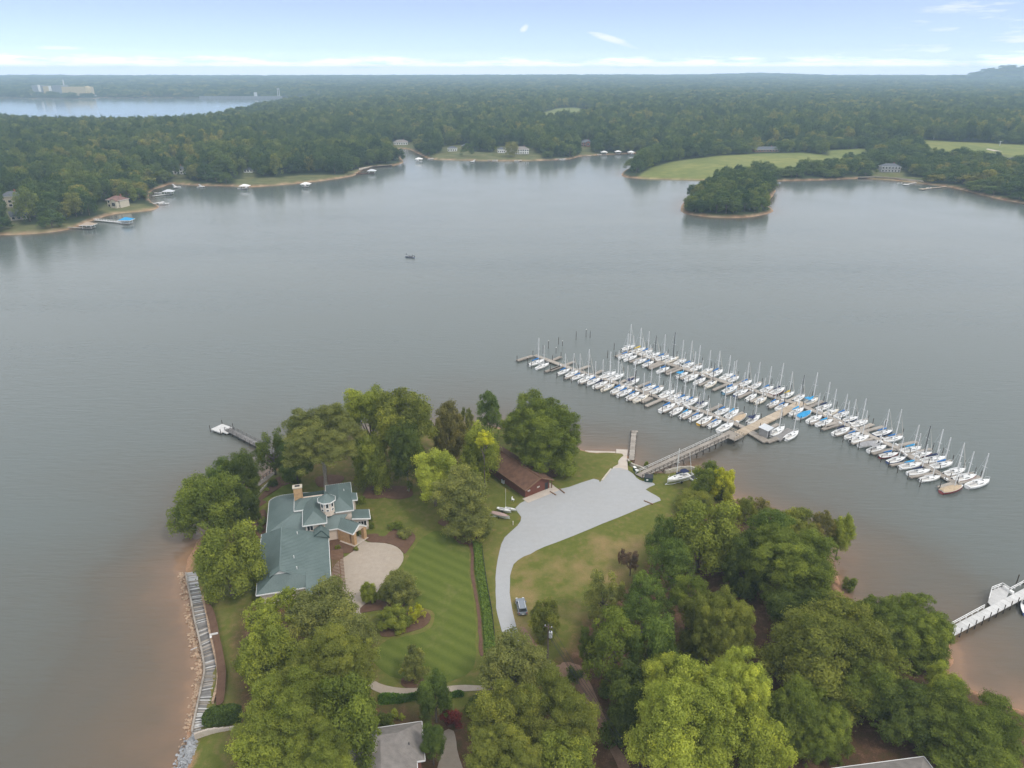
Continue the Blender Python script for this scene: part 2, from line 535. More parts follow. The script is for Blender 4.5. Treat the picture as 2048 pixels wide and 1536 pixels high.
def far_ground_mat():
    m, nt, b = new_mat('far_ground')
    v = position(nt)
    n0, n1 = noise(nt, 0.012, 5, v), noise(nt, 0.1, 4, v)
    field, soil, lawn = attr(nt, 'field'), attr(nt, 'soil'), attr(nt, 'lawn')
    c = ramp(nt, mth(nt, 'ADD', mth(nt, 'MULTIPLY', n0, 0.5), mth(nt, 'MULTIPLY', n1, 0.5)), [(0.3, (0.022, 0.034, 0.016)), (0.7, (0.060, 0.075, 0.032))])
    fc = ramp(nt, mth(nt, 'ADD', mth(nt, 'MULTIPLY', n0, 0.55), mth(nt, 'MULTIPLY', n1, 0.45)), [(0.3, (0.115, 0.150, 0.042)), (0.5, (0.185, 0.205, 0.062)), (0.7, (0.28, 0.265, 0.085))])
    c = mixc(nt, field, c, fc)
    c = mixc(nt, lawn, c, ramp(nt, n1, [(0.3, (0.085, 0.105, 0.040)), (0.7, (0.175, 0.165, 0.075))]))
    so = ramp(nt, n1, [(0.3, (0.23, 0.12, 0.07)), (0.7, (0.50, 0.36, 0.24))])
    c = mixc(nt, soil, c, so)
    nt.links.new(c, b.inputs['Base Color'])
    b.inputs['Roughness'].default_value = 0.95; b.inputs['Specular IOR Level'].default_value = 0.1
    return m


def sheet_metal(name, lo, hi):
    m, nt, b = new_mat(name)
    v = position(nt)
    n0, n1 = noise(nt, 0.35, 5, v, 0.6), noise(nt, 3.5, 4, v)
    nt.links.new(ramp(nt, mth(nt, 'ADD', mth(nt, 'MULTIPLY', n0, 0.65), mth(nt, 'MULTIPLY', n1, 0.35)), [(0.3, lo), (0.7, hi)]), b.inputs['Base Color'])
    b.inputs['Roughness'].default_value = 0.45; b.inputs['Specular IOR Level'].default_value = 0.45
    return m


M = {}
M['leaf'] = leaf_mat('leaf')
M['leaf_far'] = leaf_mat('leaf_far', [(0.0, (0.040, 0.066, 0.027)), (0.3, (0.062, 0.092, 0.032)), (0.65, (0.088, 0.118, 0.038)), (0.92, (0.130, 0.150, 0.044)), (1.0, (0.190, 0.175, 0.050))])
M['bark'] = plain('bark', (0.155, 0.125, 0.100), 0.9, 0.25, 2.0, bump=0.5)
M['bark_pale'] = plain('bark_pale', (0.30, 0.265, 0.225), 0.9, 0.2, 2.0, bump=0.5)
M['water'] = water_mat()
M['ground'] = ground_mat()
M['far_ground'] = far_ground_mat()
M['gravel'] = paving('gravel', (0.352, 0.355, 0.360), (0.418, 0.420, 0.422), (0.365, 0.352, 0.335))
M['drive'] = paving('driveway_aggregate', (0.34, 0.285, 0.230), (0.455, 0.385, 0.315), (0.39, 0.31, 0.225))
M['concrete'] = paving('concrete', (0.46, 0.40, 0.34), (0.60, 0.53, 0.455), (0.40, 0.27, 0.19), 0.25)
M['mulch'] = paving('mulch', (0.090, 0.048, 0.030), (0.170, 0.100, 0.066), (0.14, 0.086, 0.052), 0.3, 0.6)
M['dirt'] = paving('dirt', (0.20, 0.115, 0.075), (0.36, 0.235, 0.165), (0.25, 0.17, 0.11), 0.2, 0.5)
M['stone'] = plain('stone_tan', (0.40, 0.285, 0.195), 0.9, 0.35, 0.9, bump=0.4)
M['stone_grey'] = plain('stone_grey', (0.33, 0.335, 0.345), 0.9, 0.35, 0.9, bump=0.4)
M['wall_stone'] = plain('wall_stone', (0.44, 0.40, 0.34), 0.9, 0.3, 1.2, bump=0.4)
M['dock'] = wood('dock_boards', (0.235, 0.205, 0.175), (0.43, 0.385, 0.335))
M['dock_grey'] = wood('dock_boards_grey', (0.12, 0.115, 0.11), (0.28, 0.265, 0.255))
M['dock_pale'] = wood('dock_boards_pale', (0.44, 0.43, 0.42), (0.68, 0.67, 0.65))
M['dock_tan'] = wood('dock_boards_tan', (0.37, 0.295, 0.215), (0.55, 0.46, 0.355))
M['pile'] = plain('pile_wood', (0.075, 0.062, 0.050), 0.9, 0.3)
M['timber'] = wood('brown_timber', (0.155, 0.085, 0.050), (0.27, 0.165, 0.105))
M['roof'] = sheet_metal('green_metal_roof', (0.100, 0.140, 0.134), (0.152, 0.198, 0.188))
M['roof_dark'] = sheet_metal('dark_green_trim', (0.030, 0.060, 0.055), (0.050, 0.085, 0.078))
M['stucco'] = plain('cream_stucco', (0.68, 0.575, 0.485), 0.9, 0.06, 0.8)
M['tan'] = plain('tan_stone_veneer', (0.49, 0.315, 0.170), 0.9, 0.16, 1.8)
M['white'] = plain('white_trim', (0.80, 0.79, 0.77), 0.6, 0.05)
M['glass'] = plain('window_glass', (0.030, 0.036, 0.042), 0.12, 0.1, spec=0.6)
M['dark'] = plain('dark_grey', (0.035, 0.036, 0.040), 0.6, 0.2)
M['brown_roof'] = plain('brown_shingles', (0.135, 0.072, 0.046), 0.9, 0.22, 0.8, bump=0.4)
M['brown_wall'] = wood('brown_siding', (0.110, 0.040, 0.028), (0.185, 0.072, 0.050))
M['grey_roof'] = plain('grey_shingles', (0.235, 0.212, 0.195), 0.9, 0.16, 0.9, bump=0.4)
M['slate'] = plain('slate_roof', (0.115, 0.125, 0.140), 0.85, 0.16, 0.5)
M['red_roof'] = plain('red_brown_roof', (0.21, 0.12, 0.10), 0.85, 0.2, 0.5)
M['brick'] = plain('brick_wall', (0.27, 0.125, 0.09), 0.9, 0.2, 0.8)
M['cream'] = plain('cream_siding', (0.56, 0.50, 0.40), 0.9, 0.08)
M['green_bin'] = plain('green_steel', (0.020, 0.062, 0.045), 0.5, 0.2)
M['blue'] = plain('blue_canvas', (0.025, 0.165, 0.46), 0.8, 0.15)
M['gel'] = plain('white_gelcoat', (0.78, 0.775, 0.76), 0.35, 0.05, spec=0.5)
M['gel_cream'] = plain('cream_gelcoat', (0.66, 0.60, 0.50), 0.4, 0.06, spec=0.5)
M['gel_navy'] = plain('navy_gelcoat', (0.022, 0.048, 0.16), 0.35, 0.1, spec=0.5)
M['gel_red'] = plain('red_gelcoat', (0.26, 0.040, 0.035), 0.4, 0.1, spec=0.5)
M['gel_yellow'] = plain('yellow_gelcoat', (0.62, 0.36, 0.03), 0.4, 0.1, spec=0.5)
M['gel_sky'] = plain('pale_blue_gelcoat', (0.20, 0.42, 0.58), 0.4, 0.1, spec=0.5)
M['nonskid'] = plain('deck_nonskid', (0.62, 0.59, 0.54), 0.8, 0.06)
M['alu'] = plain('aluminium', (0.80, 0.80, 0.80), 0.45, 0.04, metal=0.1)
M['alu_dark'] = plain('dark_spar', (0.06, 0.06, 0.065), 0.5, 0.1)
M['cv_blue'] = plain('blue_sail_cover', (0.03, 0.155, 0.40), 0.85, 0.15)
M['cv_navy'] = plain('navy_sail_cover', (0.018, 0.026, 0.075), 0.85, 0.15)
M['cv_sky'] = plain('light_blue_sail_cover', (0.035, 0.30, 0.58), 0.85, 0.15)
M['cv_grey'] = plain('grey_boat_cover', (0.33, 0.325, 0.33), 0.85, 0.12)
M['cv_tan'] = plain('tan_boat_cover', (0.48, 0.37, 0.25), 0.85, 0.12)
M['cv_yellow'] = plain('yellow_sail_cover', (0.60, 0.42, 0.05), 0.85, 0.12)
M['cv_mauve'] = plain('faded_mauve_cover', (0.42, 0.30, 0.27), 0.85, 0.12)
M['cv_brown'] = plain('brown_boat_cover', (0.38, 0.30, 0.225), 0.85, 0.12)
M['car'] = plain('silver_blue_paint', (0.24, 0.265, 0.30), 0.25, 0.04, metal=0.35, spec=0.6)
M['rubber'] = plain('rubber', (0.02, 0.02, 0.02), 0.8, 0.2)
M['skin'] = plain('skin', (0.45, 0.28, 0.20), 0.7, 0.05)
M['shirt'] = plain('dark_clothing', (0.04, 0.045, 0.055), 0.9, 0.1)
M['galv'] = plain('galvanised_steel', (0.55, 0.57, 0.59), 0.5, 0.08)
M['pole'] = plain('weathered_pole', (0.16, 0.125, 0.10), 0.9, 0.15)
M['plant'] = plain('plant_cladding', (0.52, 0.42, 0.24), 0.8, 0.06, 0.02)
M['plant_grey'] = plain('plant_grey_cladding', (0.22, 0.24, 0.26), 0.8, 0.08, 0.02)
M['yellow'] = plain('yellow_paint', (0.70, 0.50, 0.02), 0.5, 0.08)
#--MARK-STRUCT
# ------------------------------------------------------------------ land outlines (metres, from the survey)
G = 2.2                                                     # level of the peninsula above the lake
PEN_PX = [(300, 1640), (345, 1570), (368, 1515), (384, 1465), (397, 1402), (404, 1368), (408, 1325), (398, 1285), (388, 1242), (377, 1178), (372, 1148),
          (385, 1100), (425, 1050), (470, 1010), (500, 985), (530, 955), (560, 935), (600, 915), (650, 893), (700, 878), (760, 868), (830, 862), (900, 856), (960, 850), (1010, 858), (1060, 868),
          (1120, 885), (1175, 903), (1230, 906), (1256, 910), (1264, 928), (1290, 942), (1330, 946), (1385, 938), (1410, 950), (1450, 985), (1500, 1010), (1560, 1040),
          (1610, 1070), (1650, 1105), (1675, 1150), (1690, 1195), (1720, 1215), (1780, 1240), (1850, 1262), (1888, 1278), (1905, 1320), (1895, 1342), (1930, 1372),
          (1980, 1400), (2048, 1425), (2200, 1480), (2400, 1560)]
PEN = [P(x, y)[:2] for x, y in PEN_PX]
PEN = smooth_poly(PEN, 3, False)
PEN = [p + RNG.normal(0, 0.28, 2) for p in PEN] + [np.array((190.0, 2.0)), np.array((-40.0, 2.0))]
FAR_PX = [(-900, 490), (-300, 478), (0, 470), (60, 468), (120, 462), (150, 455), (185, 441), (230, 428), (300, 421), (318, 413), (302, 404), (296, 392), (306, 380), (330, 372),
          (345, 368), (400, 371), (460, 372), (500, 374), (560, 370), (640, 362), (705, 352), (716, 345), (742, 335), (786, 331), (806, 325), (798, 312), (790, 300), (815, 298),
          (840, 309), (862, 318), (900, 320), (1000, 322), (1080, 321), (1140, 318), (1165, 312), (1240, 308), (1298, 305), (1312, 307), (1290, 322), (1252, 340), (1245, 352),
          (1280, 357), (1385, 360), (1440, 363), (1500, 366), (1560, 362), (1650, 360), (1720, 357), (1790, 361), (1850, 368), (1900, 374), (1960, 389), (2048, 407), (2300, 440), (2900, 500)]
FAR = smooth_poly([P(x, y)[:2] for x, y in FAR_PX], 3, False) + [np.array(p, float) for p in ((40000, 900), (40000, 40000), (-40000, 40000), (-40000, 700))]
LK2 = [P(x, y)[:2] for x, y in ((-1500, 196), (-300, 196), (0, 196), (60, 197), (190, 197), (200, 195.5), (400, 196), (570, 197.5), (569, 203), (520, 219), (470, 231), (440, 239), (410, 248), (330, 257), (260, 259), (160, 258), (60, 253), (0, 250), (-400, 252), (-1500, 254))]
ISL = smooth_poly([P(x, y)[:2] for x, y in ((1362, 417), (1368, 426), (1400, 432), (1440, 435), (1490, 435), (1533, 428), (1546, 421), (1534, 408), (1545, 392), (1550, 378), (1530, 364), (1490, 358), (1440, 358), (1410, 378), (1374, 398))], 3)


def pen_sd(x, y): return sdf(np.asarray(x, float), np.asarray(y, float), PEN)


def far_sd(x, y):
    x, y = np.asarray(x, float), np.asarray(y, float)
    return np.maximum(np.minimum(sdf(x, y, FAR), -sdf(x, y, LK2)), sdf(x, y, ISL))


def pen_h(sd): return np.interp(sd, [-9, 0, 1.5, 5, 9, 1e4], [-2.8, 0, 0.8, 1.8, G, G])


def gz(x, y): return float(pen_h(pen_sd(np.array([x]), np.array([y])))[0])


def far_h(x, y, sd):
    d = np.hypot(x, y)
    z = np.interp(sd, [-12, 0, 3, 60, 500, 1e6], [-3, 0, 1.6, 4.0, 11, 11])
    hill = 0.5 + 0.5 * vnoise(x / 900, y / 900, 3)
    z = z + np.where(sd > 0, sstep(sd, 30, 700), 0) * (hill * 10 + sstep(d, 3800, 9500) * (26 + 30 * (0.5 + 0.5 * vnoise(x / 2000, y / 2000, 5))))
    # the lone hill on the right and a low swell left of it
    for px_, dist, hgt, wid in ((2010, 7600, 70, 170), (2075, 7700, 38, 330), (1520, 10500, 26, 400)):
        a = math.atan2((px_ - CX) / F_PX, math.cos(PITCH) + math.sin(PITCH) * 0.42)
        z = z + hgt * np.exp(-(((x - dist * math.sin(a)) ** 2 + (y - dist * math.cos(a)) ** 2) / (2 * wid ** 2)))
    return z


def px_poly(pts, z=G): return [P(x, y, z)[:2] for x, y in pts]


def zpts(zf, pts): return [zf(x, y) for x, y in pts]


Z_HOUSE, Z_LAWN = zoomer(480, 940, 5.389), zoomer(700, 1050, 5.12)
Z_LOT, Z_LOW, Z_NW = zoomer(960, 860, 4.6545), zoomer(700, 1300, 5.12), zoomer(300, 780, 5.12)
Z_SW, Z_BOT, Z_MID = zoomer(330, 1080, 5.12), zoomer(330, 1300, 5.12), zoomer(1000, 1130, 3.784)

# ------------------------------------------------------------------ lake
def polar(az, r):
    A, D = np.meshgrid(az, r)
    return np.sin(A) * D, np.cos(A) * D


def build_lake():
    X, Y = polar(np.radians(np.linspace(-68, 68, 380)), np.geomspace(30, 11600, 330))
    dp, df = -pen_sd(X, Y), -far_sd(X, Y)
    wob = 1 + 0.35 * vnoise(X / 9, Y / 9, 11)
    dp = np.maximum(dp, 0) * wob
    west = sstep(-X, 10, 60) * sstep(150 - Y, 0, 60)
    east = sstep(X, 70, 100)
    sh = (0.66 + 0.14 * east) * np.exp(-dp / (6.0 + 6.0 * west + 3.0 * east)) + 0.34 * np.exp(-dp / (20 + 14 * west))
    sh = np.maximum(sh, 0.62 * np.exp(-np.maximum(df, 0) / 5.0))
    calm = sstep(np.hypot(X, Y), 380, 760)
    me = grid_mesh('lake_water', X, Y, np.zeros_like(X), M['water'], {'shallow': sh, 'calm': calm, 'wind': sstep(np.hypot(X, Y), 1250, 1500)})
    tag(link('lake_water', me), kind='structure')


build_lake()

# ------------------------------------------------------------------ peninsula ground
WOODS_E = px_poly([(1262, 1150), (1300, 1090), (1345, 1020), (1480, 985), (1700, 1090), (1960, 1330), (2300, 1500), (2400, 1700), (1030, 1700), (1075, 1345), (1120, 1300), (1160, 1235)])
WOODS_SW = px_poly([(470, 1215), (560, 1190), (680, 1215), (760, 1290), (750, 1390), (930, 1420), (1090, 1350), (1130, 1420), (1100, 1700), (440, 1700), (455, 1400), (450, 1290)])
TIP = px_poly([(515, 965), (600, 925), (760, 880), (940, 862), (945, 930), (900, 975), (760, 985), (600, 962)])
DRY_E = px_poly([(990, 1290), (985, 1110), (1000, 1080), (1100, 1090), (1280, 1030), (1300, 1090), (1240, 1200), (1150, 1290), (1050, 1300)])


def build_ground():
    X, Y = np.meshgrid(np.arange(-92, 192, 1.0), np.arange(3, 236, 1.0))
    sd = pen_sd(X, Y)
    Z = pen_h(sd)
    inner = sstep(sd, 9, 13)
    soil = 1 - sstep(sd + 0.8 * vnoise(X / 2, Y / 2, 4), 0.6, 2.4)
    lit = np.maximum.reduce([sstep(sdf(X, Y, WOODS_E), -1.5, 4), sstep(sdf(X, Y, WOODS_SW), -1.5, 4) * 0.9, 0.45 * sstep(sdf(X, Y, TIP), -2, 4)])
    dry = np.maximum(0.12, sstep(sdf(X, Y, DRY_E), -1, 3))
    Z = Z + inner * 0.0
    keep = (sd[:-1, :-1] > -8) | (sd[1:, 1:] > -8)
    me = grid_mesh('ground', X, Y, Z, M['ground'], {'soil': soil, 'litter': lit, 'dry': dry}, keep)
    tag(link('ground', me), kind='structure')


build_ground()


# ------------------------------------------------------------------ far land
FIELDS = [px_poly(p, 6) for p in (
    [(1268, 350), (1300, 330), (1345, 318), (1440, 309), (1520, 306), (1600, 306), (1665, 312), (1728, 309), (1726, 322), (1660, 330), (1600, 338), (1560, 342), (1500, 337), (1450, 344), (1405, 356), (1385, 357), (1290, 355)],
    [(1838, 287), (1900, 291), (2060, 299), (2200, 303), (2200, 330), (2048, 330), (1960, 322), (1880, 317), (1842, 310)],
    [(1655, 303), (1730, 300), (1735, 312), (1660, 316)])]
CLEAR = [px_poly(p, 3) for p in (
    [(468, 358), (560, 354), (600, 350), (690, 347), (700, 352), (640, 361), (560, 369), (470, 371)],
    [(345, 357), (380, 356), (392, 368), (350, 370)],
    [(195, 418), (215, 406), (285, 405), (314, 411), (300, 419), (235, 426)],
    [(0, 452), (90, 446), (150, 443), (190, 430), (200, 436), (150, 453), (60, 466), (0, 468)],
    [(860, 306), (905, 304), (985, 306), (1085, 308), (1085, 320), (1000, 321), (870, 318)],
    [(780, 286), (830, 286), (830, 298), (786, 300)],
    [(1160, 305), (1200, 303), (1205, 309), (1150, 313)],
    [(1740, 340), (1805, 338), (1812, 352), (1742, 354)],
    [(8, 404), (60, 404), (64, 432), (20, 440), (0, 440)],
    [(85, 375), (112, 372), (108, 412), (80, 414)],
    [(340, 335), (378, 335), (380, 352), (342, 354)],
    [(690, 347), (742, 336), (790, 331), (780, 326), (720, 334), (690, 342)],
    [(885, 292), (945, 292), (940, 304), (880, 304)],
    [(990, 296), (1065, 296), (1075, 309), (985, 309)],
    [(1860, 355), (1745, 348), (1740, 358), (1850, 366)])]


for hx, hy, hw, ys in ((28, 409, 12, 466), (238, 410, 15, 425), (358, 344, 13, 369), (498, 341, 11, 374), (802, 286, 17, 300), (905, 299, 11, 319), (930, 294, 9, 319), (1003, 302, 9, 321), (1017, 300, 8, 321), (1042, 303, 15, 320), (1172, 289, 12, 311), (1778, 339, 17, 359), (1994, 318, 14, 330), (2034, 322, 15, 334)):
    CLEAR.append(px_poly([(hx - hw * 1.3, hy), (hx + hw * 1.3, hy), (hx + hw * 1.1, ys), (hx - hw * 1.1, ys)], 3))


def meadow(x, y):
    """scattered clearings in the woods well behind the shore"""
    d = np.hypot(x, y)
    return sstep(vnoise(x / 95, y / 260, 31) + 0.35 * vnoise(x / 700, y / 700, 33), 0.60, 0.64) * sstep(d, 1350, 1500)


def build_far_land():
    X, Y = polar(np.radians(np.linspace(-58, 58, 620)), np.geomspace(360, 11500, 440))
    sd = far_sd(X, Y)
    Z = far_h(X, Y, sd)
    field = np.maximum.reduce([sstep(sdf(X, Y, p), -3, 3) for p in FIELDS] + [meadow(X, Y)])
    lawn = np.maximum.reduce([sstep(sdf(X, Y, p), -2, 3) for p in CLEAR])
    soil = 0.85 - 0.85 * sstep(sd, 0.6, 3.2)
    keep = (sd[:-1, :-1] > -10) | (sd[1:, 1:] > -10) | (sd[1:, :-1] > -10) | (sd[:-1, 1:] > -10)
    me = grid_mesh('far_shore_ground', X, Y, Z, M['far_ground'], {'field': field, 'lawn': lawn, 'soil': soil}, keep)
    tag(link('far_shore_ground', me), kind='structure')


build_far_land()


# ------------------------------------------------------------------ paved and planted sheets on the peninsula
def sheet(name, pts_px, mat, dz, n=3, jit=0.0, label=None, cat=None, th=0.10, lvl=G):
    pts = smooth_poly(px_poly(pts_px, lvl), n) if n > 1 else px_poly(pts_px, lvl)
    if jit: pts = [p + RNG.normal(0, jit, 2) for p in pts]
    o = MB().prism([tuple(p) for p in pts], lvl + dz - th, lvl + dz).build(name, mat)
    return tag(o, kind='structure') if not label else tag(o, label, cat)


a_, b_ = P(825, 1132, G), P(940, 1185, G)
ld = (b_ - a_)[:2]; ld = ld / np.linalg.norm(ld)
M['lawn'] = lawn_mat('mown_lawn', ld, 2.7)
sheet('lawn', zpts(Z_LAWN, [(700, 170), (880, 60), (1000, 110), (1190, 220), (1215, 330), (1212, 480), (1245, 660), (1275, 880), (1290, 1100), (1290, 1290), (1250, 1480), (1020, 1600), (700, 1600), (420, 1540), (250, 1400), (330, 1210), (560, 1140), (760, 1090), (860, 1000), (850, 880), (700, 820), (560, 640), (545, 480), (600, 330)]), M['lawn'], 0.030, 3, 0.1)
sheet('lawn', zpts(Z_NW, [(1130, 1170), (1180, 1110), (1300, 1030), (1420, 960), (1470, 985), (1440, 1070), (1250, 1090), (1190, 1150)]), M['lawn'], 0.030, 3, 0.08)
sheet('gravel_lot', zpts(Z_LOT, [(1225, 360), (1130, 470), (1115, 487), (1060, 455), (830, 530), (740, 550), (650, 572), (450, 645), (330, 725), (385, 810), (350, 890), (230, 1000), (180, 1130), (150, 1300), (145, 1450)])
      + [(991, 1190), (993, 1216), (999, 1245), (1012, 1282), (1024, 1300), (1052, 1300), (1040, 1276), (1030, 1245), (1022, 1206), (1020, 1167), (1024, 1138), (1036, 1120), (1061, 1107), (1089, 1094)]
      + zpts(Z_LOT, [(860, 990), (1150, 870), (1400, 770), (1560, 700), (1680, 655), (1640, 610), (1540, 555), (1625, 510), (1600, 490), (1510, 475), (1460, 450), (1370, 372)]), M['gravel'], 0.055, 2, 0.06)
sheet('driveway', zpts(Z_HOUSE, [(1340, 765), (1380, 780), (1560, 790), (1690, 830), (1755, 900), (1758, 980), (1700, 1070), (1600, 1160), (1520, 1250), (1480, 1310), (1400, 1420), (1310, 1536), (1290, 1680), (1330, 1900), (1390, 2150), (1420, 2290), (1270, 2290), (1180, 2100), (1100, 1800), (1060, 1600), (1035, 1420), (985, 1290), (985, 1100), (1060, 980), (1120, 945), (1200, 890), (1270, 820)]), M['drive'], 0.062, 2, 0.03)
sheet('driveway', zpts(Z_LOW, [(150, 200), (215, 280), (300, 340), (440, 383), (620, 390), (760, 385), (1020, 370), (1170, 360), (1520, 370), (1720, 330), (1740, 360), (1520, 400), (1170, 425), (1000, 425), (720, 440), (520, 465), (380, 455), (280, 430), (200, 380), (120, 290)]), M['drive'], 0.066, 2, 0.03)
sheet('driveway', zpts(Z_LOW, [(960, 830), (1060, 830), (1085, 940), (1120, 1110), (1150, 1300), (900, 1300), (920, 1120), (940, 960)]), M['drive'], 0.058, 2, 0.05)
# mulch
MULCH = [zpts(Z_HOUSE, [(1350, 740), (1360, 700), (1480, 690), (1500, 715), (1570, 710), (1620, 660), (1700, 640), (1850, 670), (1890, 740), (1800, 880), (1765, 898), (1690, 828), (1560, 788), (1400, 778)]),
         zpts(Z_SW, [(405, 600), (450, 640), (510, 760), (555, 960), (600, 1180), (622, 1350), (615, 1536), (600, 1650), (540, 1690), (520, 1650), (535, 1400), (520, 1200), (480, 980), (440, 800)]),
         zpts(Z_NW, [(930, 1330), (1040, 1250), (1190, 1150), (1150, 1120), (1300, 1020), (1400, 940), (1490, 860), (1440, 810), (1330, 900), (1210, 1000), (1090, 1130), (960, 1230)]),
         zpts(Z_NW, [(1040, 1400), (1090, 1270), (1180, 1230), (1190, 1400), (1160, 1536), (1090, 1480)]),
         zpts(Z_LAWN, [(310, 1130), (400, 1145), (560, 1110), (720, 1060), (800, 1010), (825, 940), (790, 890), (740, 880), (600, 900), (350, 960), (320, 1050)]),
         zpts(Z_LAWN, [(100, 900), (130, 830), (250, 770), (400, 790), (560, 800), (520, 850), (350, 870), (180, 892)]),
         zpts(Z_LAWN, [(900, -20), (1000, 40), (1100, 115), (1205, 200), (1238, 300), (1233, 480), (1262, 650), (1297, 880), (1315, 1100), (1318, 1230), (1330, 1330), (1368, 1330), (1357, 1230), (1347, 1050), (1328, 850), (1293, 650), (1268, 480), (1263, 300), (1250, 170), (1150, 70), (1060, -10), (960, -60)]),
         zpts(Z_LOW, [(530, 300), (600, 265), (740, 290), (750, 380), (620, 388), (540, 370)]),
         zpts(Z_HOUSE, [(965, 760), (1100, 760), (1230, 840), (1200, 890), (1120, 900), (1115, 945), (985, 965)])]
for k, p in enumerate(MULCH): sheet('mulch_bed', p, M['mulch'], 0.085 + 0.004 * k, 3, 0.05)
for k, (x, y, r) in enumerate(((658, 962, 3.6), (566, 962, 2.6), (752, 985, 3.4), (797, 985, 3.6), (1090, 945, 3.4), (905, 968, 2.6), (935, 1075, 3.0), (470, 1072, 3.0))):
    c = P(x, y, G)
    tag(MB().prism([(c[0] + r * (1 + 0.12 * math.sin(3 * t + k)) * math.cos(t), c[1] + r * (1 + 0.12 * math.cos(2 * t)) * math.sin(t)) for t in np.linspace(0, 6.28, 25)[:-1]], G - 0.5, G + 0.105 + 0.004 * k).build('mulch_ring', M['mulch']), kind='structure')
sheet('dirt_track', zpts(Z_MID, [(150, 480), (250, 620), (300, 740), (400, 790), (490, 890), (600, 970), (670, 1090), (720, 1180), (830, 1400), (900, 1560), (990, 1560), (900, 1380), (790, 1160), (745, 1030), (690, 920), (600, 760), (480, 735), (420, 765), (340, 735), (270, 600), (190, 480)]), M['dirt'], 0.05, 2, 0.12)
# boat ramp, from the gravel down into the water
r0, r1, r2, r3 = P(1225, 938, G + .07), P(1256, 940, G + .07), P(1256, 897, -0.15), P(1233, 896, -0.15)
m0, m1 = P(1231, 915, 1.15), P(1254, 914, 1.15)
rb = MB()
for q in ((r0, r1, m1, m0), (m0, m1, r2, r3)): rb.slab([tuple(p) for p in q], 0.5)
tag(rb.build('boat_ramp', M['concrete']), kind='structure')
b0, b1, b2, b3 = P(1170, 908, .35), P(1231, 910, .35), P(1231, 903, .0), P(1170, 901, .0)
tag(MB().slab([tuple(b0), tuple(b1), tuple(b2), tuple(b3)], 0.3).build('beach', M['concrete']), kind='structure')
#--MARK-OBJ
# ------------------------------------------------------------------ trees
def leaf_quads(pos, nrm, size, rng, aspect=0.62):
    """one small pointed leaf-cluster face per point"""
    n = len(pos)
    nrm = nrm / (np.linalg.norm(nrm, axis=1, keepdims=True) + 1e-9)
    t = rng.normal(size=(n, 3)); t -= nrm * (t * nrm).sum(1, keepdims=True); t /= np.linalg.norm(t, axis=1, keepdims=True) + 1e-9
    b = np.cross(nrm, t)
    s = (size * rng.uniform(0.6, 1.35, n))[:, None]
    bend = nrm * s * rng.uniform(-0.3, 0.1, n)[:, None]
    return np.stack([pos - t * s, pos - b * s * aspect + bend * 0.2, pos + t * s + bend, pos + b * s * aspect], 1)


def crown_mesh(name, seed, mat, n_leaf=16000, leaf=0.03, mains=12, subs=10, rsub=(0.12, 0.22), spread=0.52, shape='round', droop=0.0):
    """leaf faces on small clumps, which sit on big uneven lobes, which make up a unit crown (radius 1, height -1..1)"""
    rng = np.random.default_rng(seed)
    cs, rs, tn = [], [], []
    for i in range(mains):
        u = (i + 0.5) / mains
        cz = 1 - 1.5 * u
        az = i * 2.39996 + rng.uniform(-0.7, 0.7)
        w = math.sqrt(max(0.0, 1 - min(1, abs(cz) * 0.9) ** 2))
        if shape == 'pine': w *= 0.45 + 0.55 * (1 - (cz + 1) / 2)
        md = np.array([w * math.cos(az), w * math.sin(az), cz * 0.95])
        R_ = rng.uniform(0.30, 0.48) * (0.72 if shape == 'pine' else 1)
        mc = md * spread * rng.uniform(0.78, 1.22)
        mt = rng.uniform(0.28, 0.62)
        for j in range(subs):
            d = rng.normal(size=3); d /= np.linalg.norm(d)
            d = d + 0.55 * md + np.array([0, 0, 0.35 - droop]); d /= np.linalg.norm(d)
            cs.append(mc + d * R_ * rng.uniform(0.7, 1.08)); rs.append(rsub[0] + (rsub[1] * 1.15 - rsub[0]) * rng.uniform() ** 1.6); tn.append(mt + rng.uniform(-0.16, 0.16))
        if shape != 'pine': cs.append(mc); rs.append(R_ * 0.6); tn.append(mt)
    cs, rs, tn = np.array(cs), np.array(rs), np.array(tn)
    pr = rs ** 2 / (rs ** 2).sum()
    pick = rng.choice(len(cs), n_leaf, p=pr)
    d = rng.normal(size=(n_leaf, 3)); d[:, 2] += 0.3
    d /= np.linalg.norm(d, axis=1, keepdims=True)
    uu = rng.uniform(size=n_leaf)
    rad = rs[pick] * np.where(uu < 0.6, rng.uniform(0.7, 1.1, n_leaf), np.where(uu < 0.82, rng.uniform(1.0, 1.55, n_leaf), rng.uniform(0.2, 0.8, n_leaf)))
    sq = np.array([1.08, 1.08, 0.74])
    pos = cs[pick] + d * rad[:, None] * sq
    deep = np.zeros(n_leaf, bool)                                       # what sits deep inside another clump would never be seen
    for c, r in zip(cs, rs): deep |= (((pos - c) / sq) ** 2).sum(1) < (r * 0.6) ** 2
    keep = ~deep | (rng.uniform(size=n_leaf) < 0.15)
    pos, d, pick = pos[keep], d[keep], pick[keep]
    pos[:, :2] -= np.median(pos[:, :2], axis=0)
    pos[:, :2] /= np.percentile(np.hypot(pos[:, 0], pos[:, 1]), 96.5)
    lo, hi = np.percentile(pos[:, 2], [1.5, 98.5])
    pos[:, 2] = (pos[:, 2] - lo) / (hi - lo) * 1.86 - 0.9
    nrm = d * 1.0 + rng.normal(size=pos.shape) * 0.34 + np.array([0, 0, 0.1])
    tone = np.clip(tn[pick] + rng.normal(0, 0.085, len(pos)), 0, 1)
    return quad_mesh(name, leaf_quads(pos, nrm, leaf, rng), mat, tone)


